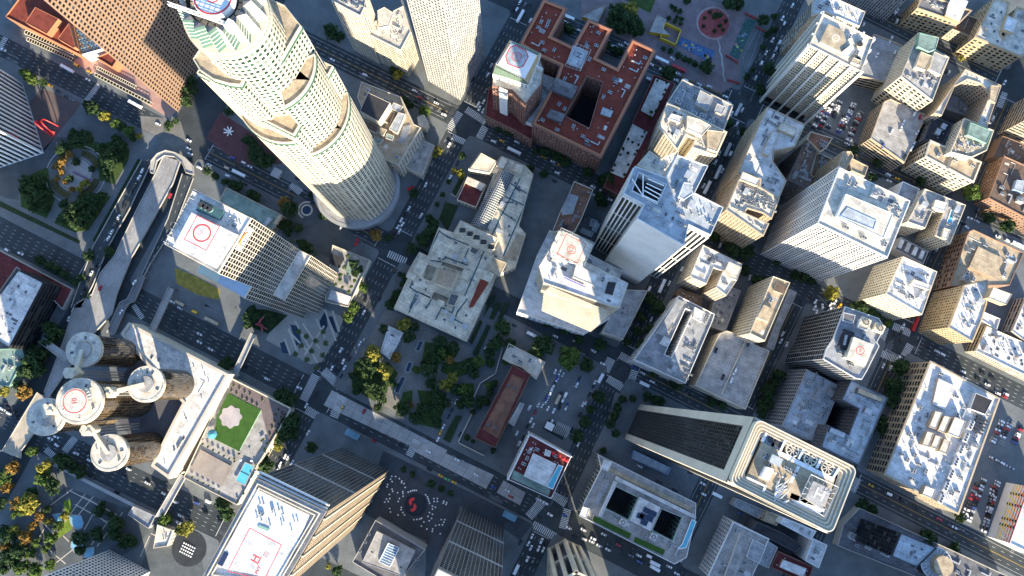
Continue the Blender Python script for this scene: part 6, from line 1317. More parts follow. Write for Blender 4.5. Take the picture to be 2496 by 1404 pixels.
# slanted skylight on the low square building by the plaza
e, P, h = BL['grey low square building with a slanted glass skylight beside the dark plaza']
a, c, d_, f_ = [Vector(p) for p in GK('32', '520,1115 610,1160 530,1325 435,1280', h+2)]; bm = M(); bm.v += [(*a, h+5), (*c, h+3.2), (*d_, h+2), (*f_, h+2.3), (*a, h+1.8), (*c, h+1.8), (*d_, h+1.8), (*f_, h+1.8)]
bm.f += [(3, 2, 1, 0), (0, 1, 5, 4), (1, 2, 6, 5), (2, 3, 7, 6), (3, 0, 4, 7)]; bm.m += [0]*5; bm.build('skylight', mat('skylight glass', (.10, .16, .24), .1, 0, fine=0), e); bm = M()
for k in range(9):
    t = k/8; bm.bar((*a.lerp(f_, t), h+5.05-2.7*t), (*c.lerp(d_, t), h+3.25-1.2*t), .22)
for p, q, z0, z1 in ((a, f_, 5.1, 2.4), (c, d_, 3.3, 2.1)): bm.bar((*p, h+z0), (*q, h+z1), .4)
bm.build('skylight_bars', WHITE, e)
for s in ('320,1110', '275,1188', '380,1195', '765,1258', '725,1330', '625,1325', '350,1040'): p = GK('32', s, h)[0]; link('skylight', kit('skylight'), e, (p[0], p[1], h-.9 if False else h+1.0), UA)
# planters of the hotel deck, one by one
pl = M(); pl.cyl((0, 0), .95, 0, .7, 12, 0, mc=1); PLM = pl.mesh('planter', [CONC, HEDGE]); lb = []
R = random.Random(8)
for s in '595,840 645,865 690,895 735,915 575,885 620,910 670,945 710,965 755,985 795,1010 840,965 980,1045 1000,1110 955,1090 980,1170 945,1145 970,1225 925,1200 945,1285 905,1260 880,1335 850,1300 860,1380 1010,1070 640,1425 600,1465'.split(): lb.append(('21', s))
for s in '330,275 375,298 420,325 468,350 512,375 558,400 603,422 240,560 290,588 335,610 380,632 425,660 470,685 630,770 680,700 835,245 885,270 860,325'.split(): lb.append(('31', s))
for n, (rc, s) in enumerate(lb):
    p = GK(rc, s, 12.7)[0]; o = link('planter', PLM, None, (p[0], p[1], 12.2)); tag(o, 'round concrete planter on the hotel deck, one of a long row alike', 'planter', 'round planters of the hotel deck')
# white paving lines of the pool plaza, patches in the asphalt
bm = M(); k = 0
for s in '590,670 960,860|640,790 1040,1010|730,700 500,1010|800,720 640,920|860,760 720,1010|1050,860 830,1150|950,900 780,1140|430,800 620,660|1280,1060 1200,1240|880,930 980,980|330,900 470,1060|380,1000 260,1200|420,1180 560,1300|470,1300 620,1180|540,1060 590,1110|1290,1040 1400,1090|1000,880 700,720'.split('|'):
    p = GK('30', s, .15); d = Vector((p[1][0]-p[0][0], p[1][1]-p[0][1])); k += 1; bm.obox(((p[0][0]+p[1][0])/2, (p[0][1]+p[1][1])/2), math.atan2(d.y, d.x), d.length, .7, .14, .148+.0012*k)
tag(bm.build('paving_band', W('stone')), kind='structure')
PAT = [mat('asphalt patch dark', (.035, .039, .045), .9, .2), mat('asphalt patch pale', (.105, .11, .115), .9, .2), mat('asphalt patch mid', (.055, .06, .07), .9, .25)]
R = random.Random(17)
for st, a, b in [(FLO, FOU, FIF), (FLO, FIF, SIX), (GRA, FIF, SIX), (GRA, SIX, SEV), (FIF, FLO, HOP), (FIF, HOP, GRA), (SIX, FLO, HOP), (SIX, HOP, GRA), (SIX, GRA, OLI), (SIX, OLI, HIL), (HOP, VS[0], FOU), (HOP, FOU, FIF), (HOP, SIX, SEV), (WIL, HOP, GRA), (SEV, HOP, GRA), (SEV, GRA, OLI), (GRA, VS[0], FIF), (OLI, FIF, SIX), (HOP, SEV, VS[-1]), (GRA, SEV, VS[-1]), (FIG, VS[0], FIF), (OLI, SIX, SEV)]:
    p, q = cross(st, a), cross(st, b); d = (q-p).normalized(); an = math.atan2(d.y, d.x); L = (q-p).length
    for k in range(int(L/13)):
        c = p+d*R.uniform(3, L-3)+st.n*R.uniform(-st.hw+1.5, st.hw-1.5); bm = M(); bm.obox(tuple(c), an, R.choice((2, 3, 6, 12)), R.choice((.8, 1.6, 3)), -.0195, -.0188+.00008*k); tag(bm.build('asphalt_patch', R.choice(PAT)), kind='structure')
    for k in range(int(L/28)):
        c = p+d*R.uniform(3, L-3)+st.n*R.uniform(-st.hw+2, st.hw-2); bm = M(); bm.cyl(tuple(c), .42, -.0195, -.0125, 12); tag(bm.build('manhole_cover', DARKM), kind='structure')

cc = G((185, 425))
for n_, (r0, r1, z_, m_) in enumerate([(16.5, 21, 1.0, mat('tan shrubs', (.10, .095, .04), 1, .4, .6, .3)), (24.5, 25.3, .35, CONC), (14.2, 15, .4, CONC)]):
    for a0 in (.25, 1.82, 3.39, 4.96): 
        bm = M(); bm.annulus(cc, r0, r1, z_, 12, 0, a0, a0+1.1)
        for k in range(12):
            a, c = a0+1.1*k/12, a0+1.1*(k+1)/12
            for r in (r0, r1): bm.quad((cc[0]+r*math.cos(a), cc[1]+r*math.sin(a), .1), (cc[0]+r*math.cos(c), cc[1]+r*math.sin(c), .1), (cc[0]+r*math.cos(c), cc[1]+r*math.sin(c), z_), (cc[0]+r*math.cos(a), cc[1]+r*math.sin(a), z_))
        tag(bm.build('hedge_bed' if n_ == 0 else 'kerb_ring', m_), kind='structure')
WT = mat('tyre darkened asphalt', (.036, .045, .05), .85, .3, .08, .25)
for st, a, b in [(FLO, FOU, FIF), (FLO, FIF, SIX), (GRA, FIF, SIX), (GRA, SIX, SEV), (FIF, FLO, HOP), (FIF, HOP, GRA), (FIF, GRA, OLI), (SIX, FLO, HOP), (SIX, HOP, GRA), (SIX, GRA, OLI), (SIX, OLI, HIL), (HOP, FOU, FIF), (HOP, SIX, SEV), (SEV, HOP, GRA), (SEV, GRA, OLI), (GRA, VS[0], FIF), (OLI, FIF, SIX), (HOP, SEV, VS[-1]), (GRA, SEV, VS[-1]), (FIG, VS[0], FIF), (HOP, VS[0], FOU)]:
    p, q = cross(st, a), cross(st, b); d = q-p; an = math.atan2(d.y, d.x)
    for o in (-5.6, -4.2, -2.4, -1.0, 1.0, 2.4, 4.2, 5.6):
        bm = M(); bm.obox(tuple(p+d*.5+st.n*o), an, d.length-st.hw*1.6, .55, -.0199, -.0191); tag(bm.build('wheel_track', WT), kind='structure')
# ------------------------------------------------------------------ trees
FOL = dict(d=('dark green', (.040, .072, .026)), g=('fresh green', (.085, .135, .030)), y=('yellow green', (.24, .22, .04)), o=('orange brown', (.27, .16, .04)))
FM = {k: mat('foliage '+v[0], v[1], .95, .45, .45, .25, spec=.15) for k, v in FOL.items()}
BARK = mat('bark', (.09, .065, .045), 1, .3, .8, .2)
def crown_mesh(seed, m, lobes=24, leaves=34):
    R = random.Random(seed); b = M()
    for l in range(lobes):
        while True:
            c = Vector((R.uniform(-1, 1), R.uniform(-1, 1), R.uniform(-.75, .9)))
            if .25 < c.length < .82: break
        lr = R.uniform(.24, .42)
        for k in range(leaves):
            d = Vector((R.gauss(0, 1), R.gauss(0, 1), R.gauss(.25, 1))).normalized(); p = c+d*lr*R.uniform(.65, 1.08)
            nrm = (d+Vector((R.gauss(0, .5), R.gauss(0, .5), R.gauss(.2, .5)))).normalized(); u = nrm.orthogonal().normalized()
            u.rotate(Matrix.Rotation(R.uniform(0, 6.28), 3, nrm)); v = nrm.cross(u); s = R.uniform(.075, .15)
            b.quad(tuple(p-u*s-v*s*.7), tuple(p+u*s*.6-v*s), tuple(p+u*s+v*s*.7), tuple(p-u*s*.5+v*s))
    return b.mesh('crown', [m])
CR_ = {k: [crown_mesh(11*i+ord(k), FM[k]) for i in range(4)] for k in FOL}
tk = M(); tk.cyl((0, 0), .05, 0, .55, 8, 0, .03)
for k in range(4): a = k*1.6+.3; tk.bar((0, 0, .45), (.28*math.cos(a), .28*math.sin(a), .85), .03)
TRUNK = tk.mesh('trunk', [BARK])
def palm_mesh(seed, m):
    R = random.Random(seed); b = M()
    for k in range(17):
        a = k*6.2832/17*2.0+R.uniform(-.2, .2); el = R.uniform(-.1, .8); pts = []
        for q in range(5): t = q/4; r = 2.6*t*math.cos(el*.5); z = 2.6*t*math.sin(el)-1.9*t*t; pts.append((r*math.cos(a), r*math.sin(a), z))
        for q in range(4):
            w0, w1 = [.42*(1-abs(x/4-.4)*1.3) for x in (q, q+1)]; p, n_ = pts[q], pts[q+1]; s, c = -math.sin(a), math.cos(a)
            b.quad((p[0]-s*w0, p[1]-c*w0, p[2]-.1), (p[0]+s*w0, p[1]+c*w0, p[2]-.1), (n_[0]+s*w1, n_[1]+c*w1, n_[2]-.1), (n_[0]-s*w1, n_[1]-c*w1, n_[2]-.1))
    return b.mesh('fronds', [m])
PALMS = [palm_mesh(i, mat('palm fronds', (.05, .075, .025), .9, .35, .6, .2)) for i in range(3)]
pt = M(); pt.cyl((0, 0), .24, 0, 9, 8, 0, .17); PTR = pt.mesh('trunk', [mat('palm trunk', (.16, .12, .085), 1)])
RT = random.Random(21); NT = [0]
def tree(p, r, c, label, z0=.13, group=None, kind='tree'):
    NT[0] += 1
    e = thing(kind, label, kind, (p[0], p[1], z0), group); h = r*1.15
    t = link('trunk', TRUNK, e, (p[0], p[1], z0)); t.scale = (r*1.2, r*1.2, h*1.35)
    o = link('crown', CR_[c][NT[0] % 4], e, (p[0], p[1], z0+h*1.15)); o.scale = (r*RT.uniform(.98, 1.12), r*RT.uniform(.98, 1.12), r*RT.uniform(.85, 1.0)); o.rotation_euler = (0, 0, RT.uniform(0, 6.28))
def palm(p, label, z0=.14, s=1.0):
    e = thing('palm_tree', label, 'palm tree', (p[0], p[1], z0)); t = link('trunk', PTR, e, (p[0], p[1], z0)); o = link('fronds', PALMS[NT[0] % 3], e, (p[0], p[1], z0+9.0)); o.rotation_euler = (0, 0, RT.uniform(0, 6)); o.scale = (s*1.05, s*1.05, s); NT[0] += 1
def trees(place, axis, data, z0=.13, scale=1.0):
    """DATA: 'crop x,y,radius,colour ...;crop ...'; the ordinal in each label follows AXIS in the world"""
    L = []
    for blk in data.split(';'):
        rc, *it = blk.split()
        for s in it:
            f = s.split(','); r = float(f[2])/3.51/3.0*scale; c = f[3] if len(f) > 3 else 'd'
            q = GK(rc, f[0]+','+f[1], z0+r)[0]; L.append((q, r, c))
    L.sort(key=lambda t: t[0][0]*axis[0]+t[0][1]*axis[1])
    for n, (q, r, c) in enumerate(L):
        size = 'small' if r < 3.2 else ('big' if r > 6 else '')
        kind = 'shrub' if r < 2.9 else 'tree'  # names small trees and shrubs alike, all drawn with trunk and crown
        lb = (size+' '+FOL[c][0]+' '+kind+', '+ORD[n]+' '+place).strip()
        if len(lb.split()) > 16: lb = FOL[c][0]+' '+kind+', '+ORD[n]+' '+place
        tree(q, r, c, lb, z0, kind=kind)
D_, L_, RR = VD, (-1, 0), UD
trees('along the avenue kerb between the tallest tower and the library', D_, '12 1145,110,35 1135,260,42,y 1075,230,25,y 1035,330,26 860,645,38 780,815,40 720,905,48 980,440,24 935,520,24 615,1120,26')
trees('in the dark strip against the library wall', D_, '12 910,690,52 880,740,55 845,790,50 820,850,48 660,1150,40 640,1210,35 590,1290,40 520,1370,42')
trees('on the tallest tower side of the avenue', D_, '12 735,430,42 415,780,52,o 520,815,36 300,1235,42,g 225,1390,45,g;22 175,265,46,g;12 940,60,42,y 915,105,28,y')
trees('in the library gardens, counted from the library wall', D_, '22 650,320,58,y 735,340,44 690,430,52 480,360,42 395,570,66,y 310,680,76 495,715,68,y 585,600,44,o 350,840,62 450,880,58 255,880,45 890,530,58 975,560,46,g 905,620,62 960,470,58 1070,520,54 1195,670,66 1285,640,56,g 870,700,72 1070,775,54,y 1005,840,54,y 760,710,36,g 815,655,28 1160,870,52,g 1200,970,58 940,1010,58 825,1040,58 640,1040,66 760,1120,58 930,1160,48 930,900,56 1090,880,46 1250,740,48 470,960,42 230,760,50 1130,1000,44 390,710,48 560,830,36 1010,990,42 700,1010,30,o 1040,620,36,o 880,820,46')
trees('between the library gardens and the parking lot', RR, '22 1500,350,80 1440,480,68;23 330,560,30,g 430,490,88 400,560,40,g 150,480,46;22 1390,640,44 1380,560,46')
trees('around the parking lot, from the large crossing down', D_, '23 660,600,96,g 805,670,58 905,935,58 845,1050,42 790,1155,53 730,1280,58 475,310,45 615,370,45 745,440,48 915,490,56')
trees('by the paved corner of the very tall gridded tower', D_, '23 1110,955,38 1200,955,34 1070,1030,42 1040,1100,43 1005,1165,42 1055,1255,36 1315,935,42 1395,965,42;33 950,330,30')
trees('along the narrow street below the white roofed slot building', D_, '23 1420,180,68 1350,380,55 1290,500,76 1390,720,55 1565,820,60 1240,380,40 1150,470,36 1270,260,44 1320,90,46;13 1350,1330,60')
trees('along the curved street beside the parking garage', D_, '24 1040,750,60 960,880,70 920,1000,68 555,1005,42 470,975,42 30,975,42 1000,820,50 900,1080,45')
trees('beside the wide white gridded tower at street level', RR, '24 1495,50,66,y 1700,170,50;14 1250,1150,50 1180,1130,42 690,900,90 760,930,70 500,790,56 760,1090,48 870,1180,60 640,860,60 1330,1180,36 1030,1030,30')
trees('on the street by the huge department store', D_, '25 680,690,76 620,830,68 600,970,62 580,900,50 505,1200,58 520,1130,45 575,310,36,g 350,180,56 480,250,42 420,220,40;35 350,790,50 440,830,48 900,1060,58 1140,1160,46 960,1090,40 1190,900,44 400,20,50 420,150,40')
trees('on the cross street left of the cream gridded stilt tower', D_, '04 960,600,62 890,770,52 740,1130,38 610,1070,45 910,180,50 820,600,26 770,660,30 1000,260,36 940,300,30 915,410,30 1010,150,36')
trees('in and around the square of the red disc', D_, '04 640,20,84 700,50,50 90,630,58 330,550,32 440,540,40 440,600,50 400,570,40 120,440,26 185,480,30 240,510,30 280,520,30 60,420,24 130,60,22 160,90,20 200,100,24 105,160,22 175,150,22 155,185,22 215,165,22 205,208,22 260,10,36;03 1560,70,20 1600,100,20', .2)
trees('on the red gravel disc', D_, '04 455,105,18 500,140,30 535,135,30 410,155,20 590,185,20 540,222,20 400,228,20 567,260,20 495,270,20', .3)
trees('in the grove by the wedge pavilion', D_, '03 1060,120,80 1130,180,90 1200,230,80 1030,210,70 1180,110,80,y 1120,90,60,y 1240,270,60 1100,250,70 990,270,40,g')
trees('around the brick hotel and its street', D_, '03 1510,640,60 990,400,42 1080,450,42 1040,430,38 640,240,52 660,270,40 70,1090,54 150,1130,50 370,1300,36 455,1310,46 550,1340,50;13 625,165,46 820,250,46 325,215,40 440,265,36 990,320,70 940,310,50 920,480,56 960,510,40')
trees('on the right hand streets near the brick red striped building', D_, '15 1280,420,76,g 1430,630,55 1590,710,60 850,335,45 440,290,42 480,170,40;05 280,1290,42 1200,500,26,y')
trees('in the street median between the footbridge and the wide crossing', D_, '21 540,660,66 1010,920,60 1080,960,66;31 1090,80,80 1050,150,80 1100,180,60 1000,220,60 980,300,36,y 880,470,66 860,420,50')
trees('by the street beside the bottom edge helipad tower', D_, '31 520,820,60 490,780,50 550,870,56 1265,305,46 190,990,60,y 30,920,46,g 1490,1360,46 1410,1320,26,y')
trees('in the row along the dark plaza', RR, '32 645,490,28 725,530,28 880,610,38 968,655,28 1050,695,28 430,-40,36')
trees('around the pool plaza, from the wide crossing outward', L_, '30 400,470,62,y 380,570,60,g 460,640,66 430,600,50,y 290,340,48,g 560,430,66 520,400,46 700,510,56 640,480,46 260,780,86,y 170,780,58,o 350,890,38,o 290,970,38,o 130,1010,50,y 230,1070,60,o 175,1180,68 60,1150,50,o 40,1020,50 510,975,46,g 450,1070,50,g 320,1115,40,g 405,1165,40,g 265,1200,46,g 200,1320,62,g 310,1350,62,g 440,1300,42,g 860,840,52 1010,950,66 990,1040,58 1080,1100,58 1150,1110,46 700,1080,56 650,1060,40 690,1180,44 835,1020,54 850,1080,36 1415,915,52,g 120,470,58,o 40,570,60,g 90,500,56 50,1240,60 130,1270,54 30,1330,56 90,1060,60 560,890,36,y 290,690,50 250,830,56,y 160,860,50,g 20,780,50 70,640,46,o 410,830,34 420,940,34,y 950,870,30 880,790,30')
trees('on the lit street beside the corner pavilion', RR, '30 1595,1000,52,y 1540,1010,36')
trees('between the round towers and the white roofed block', D_, '20 480,400,70 430,340,60 300,620,80 350,700,66 230,720,66 45,890,50,y 220,900,58,o 170,850,46 420,460,60 370,560,66 290,540,50 270,720,50;10 640,1180,40 760,1300,30 700,1150,40 500,1080,44 430,1040,48 350,1000,44 560,1130,40')
trees('in the fin tower lawn garden, counted downhill', D_, '10 520,60,40 560,20,44 600,100,36,o 545,150,36,o 505,200,34,o 530,250,30,o 490,300,26,o 560,330,26,o 620,390,28,o 690,390,34,y 740,340,44,y 660,160,40 600,300,36 790,220,28 680,-20,60 740,-50,62 640,-70,54 870,40,54 920,100,60 980,60,62 1040,20,56 960,170,62 1030,130,50 900,200,52 920,260,44 1000,-30,46 240,330,56 300,400,62 210,410,46 360,330,56 350,450,64 280,480,52 420,430,44 400,560,46 300,560,40 560,520,46 640,560,64 720,500,62 800,480,56 880,460,50 590,640,62 670,680,66 750,620,62 820,560,50 700,720,36 530,660,40')
trees('along the top kerb of the lawn garden and the fin tower', RR, '00 250,650,55,g 280,690,50,g 210,620,40,g 375,710,42 800,940,58 760,910,46 905,1000,50,y 870,980,40 1000,1060,50,g 1050,1090,44 1110,1130,50,g 1190,1170,30,y 1140,1180,40;10 770,960,46 945,930,46')
trees('behind the reddish brown tower and the tallest tower', D_, '00 1640,770,62 1600,870,56 1640,700,46;01 40,1080,46 100,1040,30 720,1200,50 800,1300,60 760,1240,50 840,1350,50 560,960,40;02 40,290,62 10,250,50 100,320,46 600,640,50,y 560,610,40 830,960,50,g 650,870,46 700,900,40;11 770,60,50 800,120,66 850,160,66 900,150,56')
trees('on the terrace street beside the gridded glass tower', RR, '11 375,240,38 445,285,40 530,330,36 630,365,46 580,345,36 790,460,46 740,430,40 1080,560,74 1040,520,60,o 1060,690,40 1010,700,44 1060,760,40 1265,440,30 1370,620,42 1480,640,26 1190,860,50 1240,900,46 1150,730,44;22 220,180,46,g')
trees('on the ivy bed and terrace below the glass tower', RR, '21 760,200,50 730,260,52 790,240,44 720,320,40 900,240,40 930,300,38')
trees('inside the walled yard of the maroon clubhouse', D_, '22 1370,840,36,g 1340,960,40 1380,900,34 1300,970,40 1360,980,30 1420,830,40 1240,1070,26 1290,1020,26 1520,630,30,g 1590,660,26,g;32 1190,220,26 1240,250,20 1410,330,26')
trees('on the white gravel terraces of the maroon edged building', D_, '03 1410,690,12 1490,710,12 1480,770,12 1465,810,12 1435,870,12 1440,920,10 1400,950,14 1300,1130,12 1280,1170,12 1160,1190,14 1200,1220,12 1250,1240,12 1240,1290,12 1160,1310,14 1120,1280,12 1220,1320,10 1360,960,16,g 1350,1000,14,g;13 1120,40,12 1095,95,12 1165,180,12 1130,265,12 1050,185,12 1030,230,12', 13.3)
trees('on the walled terrace garden beside the glass tower', D_, '11 1515,1125,16,g 1500,1165,16,g 1465,1205,16,g 1630,1175,16,g 1605,1225,16,g 1580,1265,16,g 1525,1230,14,g 1620,1030,40 1680,1080,34 1640,1110,34', 9.2)
for n, (rc, s, z) in enumerate([('21', '1215,420', .14), ('21', '1295,460', .14), ('21', '1380,480', .14), ('21', '1355,580', .14), ('21', '1260,545', .14), ('21', '1170,500', .14), ('21', '1120,570', .14), ('21', '1300,690', .14), ('21', '1220,620', .14), ('21', '1150,380', .14), ('21', '1360,380', .14)]):
    palm(GK(rc, s, 9)[0], 'palm tree, %s in the palm grove at the stone banded corner' % ORD[n], z)
for n, s in enumerate(['1575,965', '1660,1010', '1545,1060']): palm(GK('11', s, 15)[0], 'palm tree on the walled terrace garden, %s from the black canopy' % ORD[n], 8.2, .8)
for n, s in enumerate(['1090,830', '1180,870', '1260,900', '1290,940', '1150,910']): palm(GK('11', s, 9)[0], 'palm tree, %s on the terrace between the glass tower and the round fountain' % ORD[n], .14, .8)
palm(G((640, 1255), 9), 'lone palm throwing a long shadow on the lit street by the pavilion', .1) if False else None
# ------------------------------------------------------------------ vehicles
CARC = dict(w=('white', (.75, .75, .74)), s=('silver', (.42, .43, .44)), k=('black', (.018, .018, .02)), g=('grey', (.16, .165, .17)), b=('blue', (.05, .08, .30)), r=('red', (.42, .03, .035)), y=('yellow', (.72, .38, .02)), e=('green', (.12, .40, .12)), t=('tan', (.45, .36, .24)))
TYRE = mat('tyre rubber', (.02, .02, .02), .9, 0, fine=0); CG = mat('car glass', (.012, .015, .02), .06, 0, fine=0, spec=.7); LAMP = mat('lamp glass', (.5, .5, .48), .2, 0, fine=0); TAIL = mat('tail lamp', (.3, .01, .01), .3, 0, fine=0)
def car_mesh(c, kind):
    b = M(); pm = mat('car paint '+CARC[c][0], CARC[c][1], .25, 0, fine=0, spec=.6)
    if kind in ('car', 'suv', 'hatchback'):
        L, Wd, hb, ht = dict(car=(4.6, 1.82, .82, 1.42), suv=(4.8, 1.95, .98, 1.75), hatchback=(4.4, 1.78, .84, 1.5))[kind]
        def loop(z, x0, x1, w_, ch): return [(x0+ch, -w_/2), (x1-ch, -w_/2), (x1, -w_/2+ch), (x1, w_/2-ch), (x1-ch, w_/2), (x0+ch, w_/2), (x0, w_/2-ch), (x0, -w_/2+ch)]
        lv = [(.25, -L/2, L/2, Wd-.1, .25), (.55, -L/2, L/2, Wd, .3), (hb, -L/2+.08, L/2-.12, Wd-.1, .32)]
        for (z0, *a0), (z1, *a1) in zip(lv, lv[1:]):
            p, q = loop(z0, *a0), loop(z1, *a1)
            for k in range(8): j = (k+1) % 8; b.quad((*p[k], z0), (*p[j], z0), (*q[j], z1), (*q[k], z1), 0)
        b.ngon(loop(hb, *lv[2][1:]), hb, 0)
        xr, xf = (-1.75, .95) if kind == 'car' else (-2.2, .95); tr, tf = (-1.15, .25) if kind == 'car' else (-1.95, .35); w0, w1 = Wd-.18, Wd-.46
        P = [(xr, -w0/2), (xf, -w0/2), (xf, w0/2), (xr, w0/2)]; Q = [(tr, -w1/2), (tf, -w1/2), (tf, w1/2), (tr, w1/2)]
        for k in range(4): j = (k+1) % 4; b.quad((*P[k], hb), (*P[j], hb), (*Q[j], ht-.03), (*Q[k], ht-.03), 1)
        b.ngon(Q, ht-.03, 0); b.obox(((tr+tf)/2, 0), 0, tf-tr-.08, w1-.06, ht-.03, ht+.02, 0)
        for y in (-.6, .6): b.obox((L/2-.1, y), 0, .2, .36, .58, .74, 3); b.obox((-L/2+.08, y), 0, .16, .36, .6, .76, 4)
        for x in (-1.4, 1.42):
            for y in (-Wd/2+.12, Wd/2-.12): b.obox((x, y), 0, .62, .24, 0, .62, 2)
    elif kind == 'van':
        b.obox((-.4, 0), 0, 4.3, 2.0, .35, 2.25, 0); b.obox((2.1, 0), 0, .9, 1.95, .35, 1.15, 0); b.quad((1.75, -.95, 2.2), (1.75, .95, 2.2), (2.5, .9, 1.16), (2.5, -.9, 1.16), 1); b.obox((-.5, 0), 0, 3.6, 1.5, 2.25, 2.3, 0)
        b.quad((1.75, -.95, 2.2), (2.5, -.9, 1.16), (1.75, -.95, 1.16), (1.75, -.95, 1.7), 0); b.quad((1.75, .95, 2.2), (1.75, .95, 1.7), (1.75, .95, 1.16), (2.5, .9, 1.16), 0)
        for x in (-1.6, 1.7):
            for y in (-.9, .9): b.obox((x, y), 0, .7, .26, 0, .7, 2)
    else:
        L = 12.2 if kind == 'bus' else 8.2
        b.obox((0, 0), 0, L, 2.55, .4, 3.0, 0); b.obox((0, 0), 0, L-.3, 2.58, 1.5, 2.4, 1); b.obox((0, 0), 0, L-.5, 2.2, 3.0, 3.12, 0)
        b.obox((-L*.25, 0), 0, 2.4, 1.7, 3.12, 3.4, 0); b.obox((L*.2, 0), 0, 1.6, 1.5, 3.12, 3.35, 0); b.obox((L/2+.01, 0), 0, .06, 2.3, 1.2, 2.7, 1)
        for x in (-L*.3, L*.32):
            for y in (-1.2, 1.2): b.obox((x, y), 0, .95, .28, 0, .95, 2)
    return b.mesh(kind, [pm, CG, TYRE, LAMP, TAIL])
CM = {}
CN0 = dict(car='parked_car' if False else 'car', suv='suv', van='van', bus='bus', truck='truck'); CN = dict(car='car', suv='SUV', hatchback='hatchback', van='van', bus='bus', truck='box lorry')
RC = random.Random(5)
def cars(place, ang, data, z=0., axis=None, group='cars on the streets', jit=.05):
    """DATA like trees(): crop x,y,colour[kind]; the ordinal follows AXIS (or the driving direction)"""
    ax = axis or (math.cos(ang), math.sin(ang)); L = []
    for blk in data.split(';'):
        rc, *it = blk.split()
        for s in it:
            f = s.split(','); c = f[2][0]; k = {'': 'car', 's': 'suv', 'v': 'van', 'B': 'bus', 'T': 'truck'}[f[2][1:2]]
            L.append((GK(rc, f[0]+','+f[1], z+.8)[0], c, k, f[2][2:3]))
    L.sort(key=lambda t: t[0][0]*ax[0]+t[0][1]*ax[1])
    for n, (q, c, k, tw) in enumerate(L):
        if k == 'car': k = RC.choice(('car', 'car', 'suv', 'hatchback'))
        if (c, k) not in CM: CM[(c, k)] = car_mesh(c, k)
        a = ang+RC.uniform(-jit, jit)+(math.pi if RC.random() < .5 else 0)
        o = link(k, CM[(c, k)], None, (q[0], q[1], z), a)
        tag(o, '%s %s, %s %s' % (CARC[c][0], CN[k], ORD[n], place), CN[k] if k not in ('suv', 'hatchback') else 'car', group)
U_, V_ = UA, VA
cars('along the lawn garden street, from the fin tower side', U_, '00 580,590,wB 430,730,y 750,680,w 1350,1060,w 1160,895,wB 570,830,k 610,850,g 500,780,k 660,560,yv 30,425,w 760,610,y 465,610,k')
cars('at the crossing beside the elevated road, from the lawn garden', U_, '01 210,1200,w 205,1270,w 220,1315,w 395,1290,g 590,1350,b 365,1385,k 680,1390,w;11 300,205,w 385,180,w')
cars('on the tower garden street, from the elevated road', U_, '11 730,195,w 630,190,k 545,275,w 690,345,k 755,430,w 755,320,k 645,258,wB 535,208,tv 575,345,k 1140,300,k;13 -800,0,k')
cars('parked up the elevated side road, from the upper end', V_, '10 1255,150,k 1215,230,w 1190,290,w 1155,355,k 1125,410,k 1085,490,k 1060,545,k 1012,630,w 990,680,k 955,755,w 925,810,w 850,1045,k 820,1040,k 780,1110,w 755,1175,k 720,1240,k 690,1300,k 655,1375,k', ZD)
cars('under the elevated road toward the round towers, from the upper end', V_, '20 630,190,w 590,270,w 700,90,k', .14)
cars('on the elevated roads, from the upper end', V_, '10 1455,445,r 1150,1190,w 855,1235,r;20 1035,215,w', ZD)
cars('on the white block street, from the fin tower side', U_, '10 175,940,w 585,1065,k 440,1045,w 60,910,w')
cars('in the sunken avenue, from the elevated road side', U_, '21 70,125,w 135,180,w 90,290,k 110,340,k 300,400,w 445,440,g 300,470,w 395,530,w 695,680,k 770,725,k 880,785,w 995,850,k 1155,860,w 410,290,tB 140,140,tT 260,210,yv 65,390,k 1150,790,k')
cars('on the avenue past the library, from the lit corner', V_, '12 1035,10,w 1105,165,k 960,255,k 1045,290,w 835,350,w 795,615,w 570,1090,k 455,1175,k 440,1330,k 320,1340,k;22 305,215,w')
cars('waiting at the kerb below the tallest tower, from the lit corner', V_, '12 690,555,w 655,605,k 625,655,w 595,715,w 635,692,w 610,748,w 580,795,k 560,760,k')
cars('queueing at the wide crossing by the gardens, from the library side', V_, '22 210,490,k 270,485,w 108,540,w 165,565,k 75,620,k 130,635,w 180,610,k 33,690,w 60,712,k 95,710,k 140,690,w 110,760,k')
cars('turning in the wide crossing by the gardens, from the glass tower', V_, '21 1215,1015,w 1300,905,k 1525,1030,y;22 305,1060,r')
cars('on the street behind the tallest tower, from the beige slab', U_, '02 35,510,w 315,640,w 530,715,k 740,775,w 785,835,r 755,865,k 925,880,w 990,980,w 640,800,k')
cars('queueing beside the octagon helipad tower, from the top edge', V_, '02 1365,640,w 1330,870,w 1285,890,w 1295,925,w 1325,945,w 1365,950,w 1270,800,k 1250,870,k 1350,775,g 1395,560,s 1240,680,k')
cars('in front of the brick hotel, from the lit corner', U_, '02 1415,1210,w 1485,1205,y 1615,1215,w 1475,1270,k 1590,1295,wB;13 75,45,k 380,80,k 440,115,y 520,155,w 580,185,y 555,250,w 530,320,k 860,370,w 935,405,w 1010,480,w 960,420,k')
cars('up the street from the octagon helipad tower to the top edge', V_, '03 235,20,w 210,80,w 240,145,wB 325,175,w 260,95,k 315,45,k 190,70,k 280,40,g')
cars('in the drive between the brick wings and the square', U_, '03 630,190,w 645,150,wB 745,260,w 1015,385,w 1060,400,w 1100,385,w 1145,370,w 690,250,k')
cars('on the square street, from the brick hotel', U_, '03 1540,500,w 1450,520,wB 1595,590,rB 1360,550,w 1450,595,w 1590,630,w 1340,680,wv;04 365,720,w 455,740,w 375,755,w 245,690,wv 590,825,w 620,875,w 170,685,w 295,720,k')
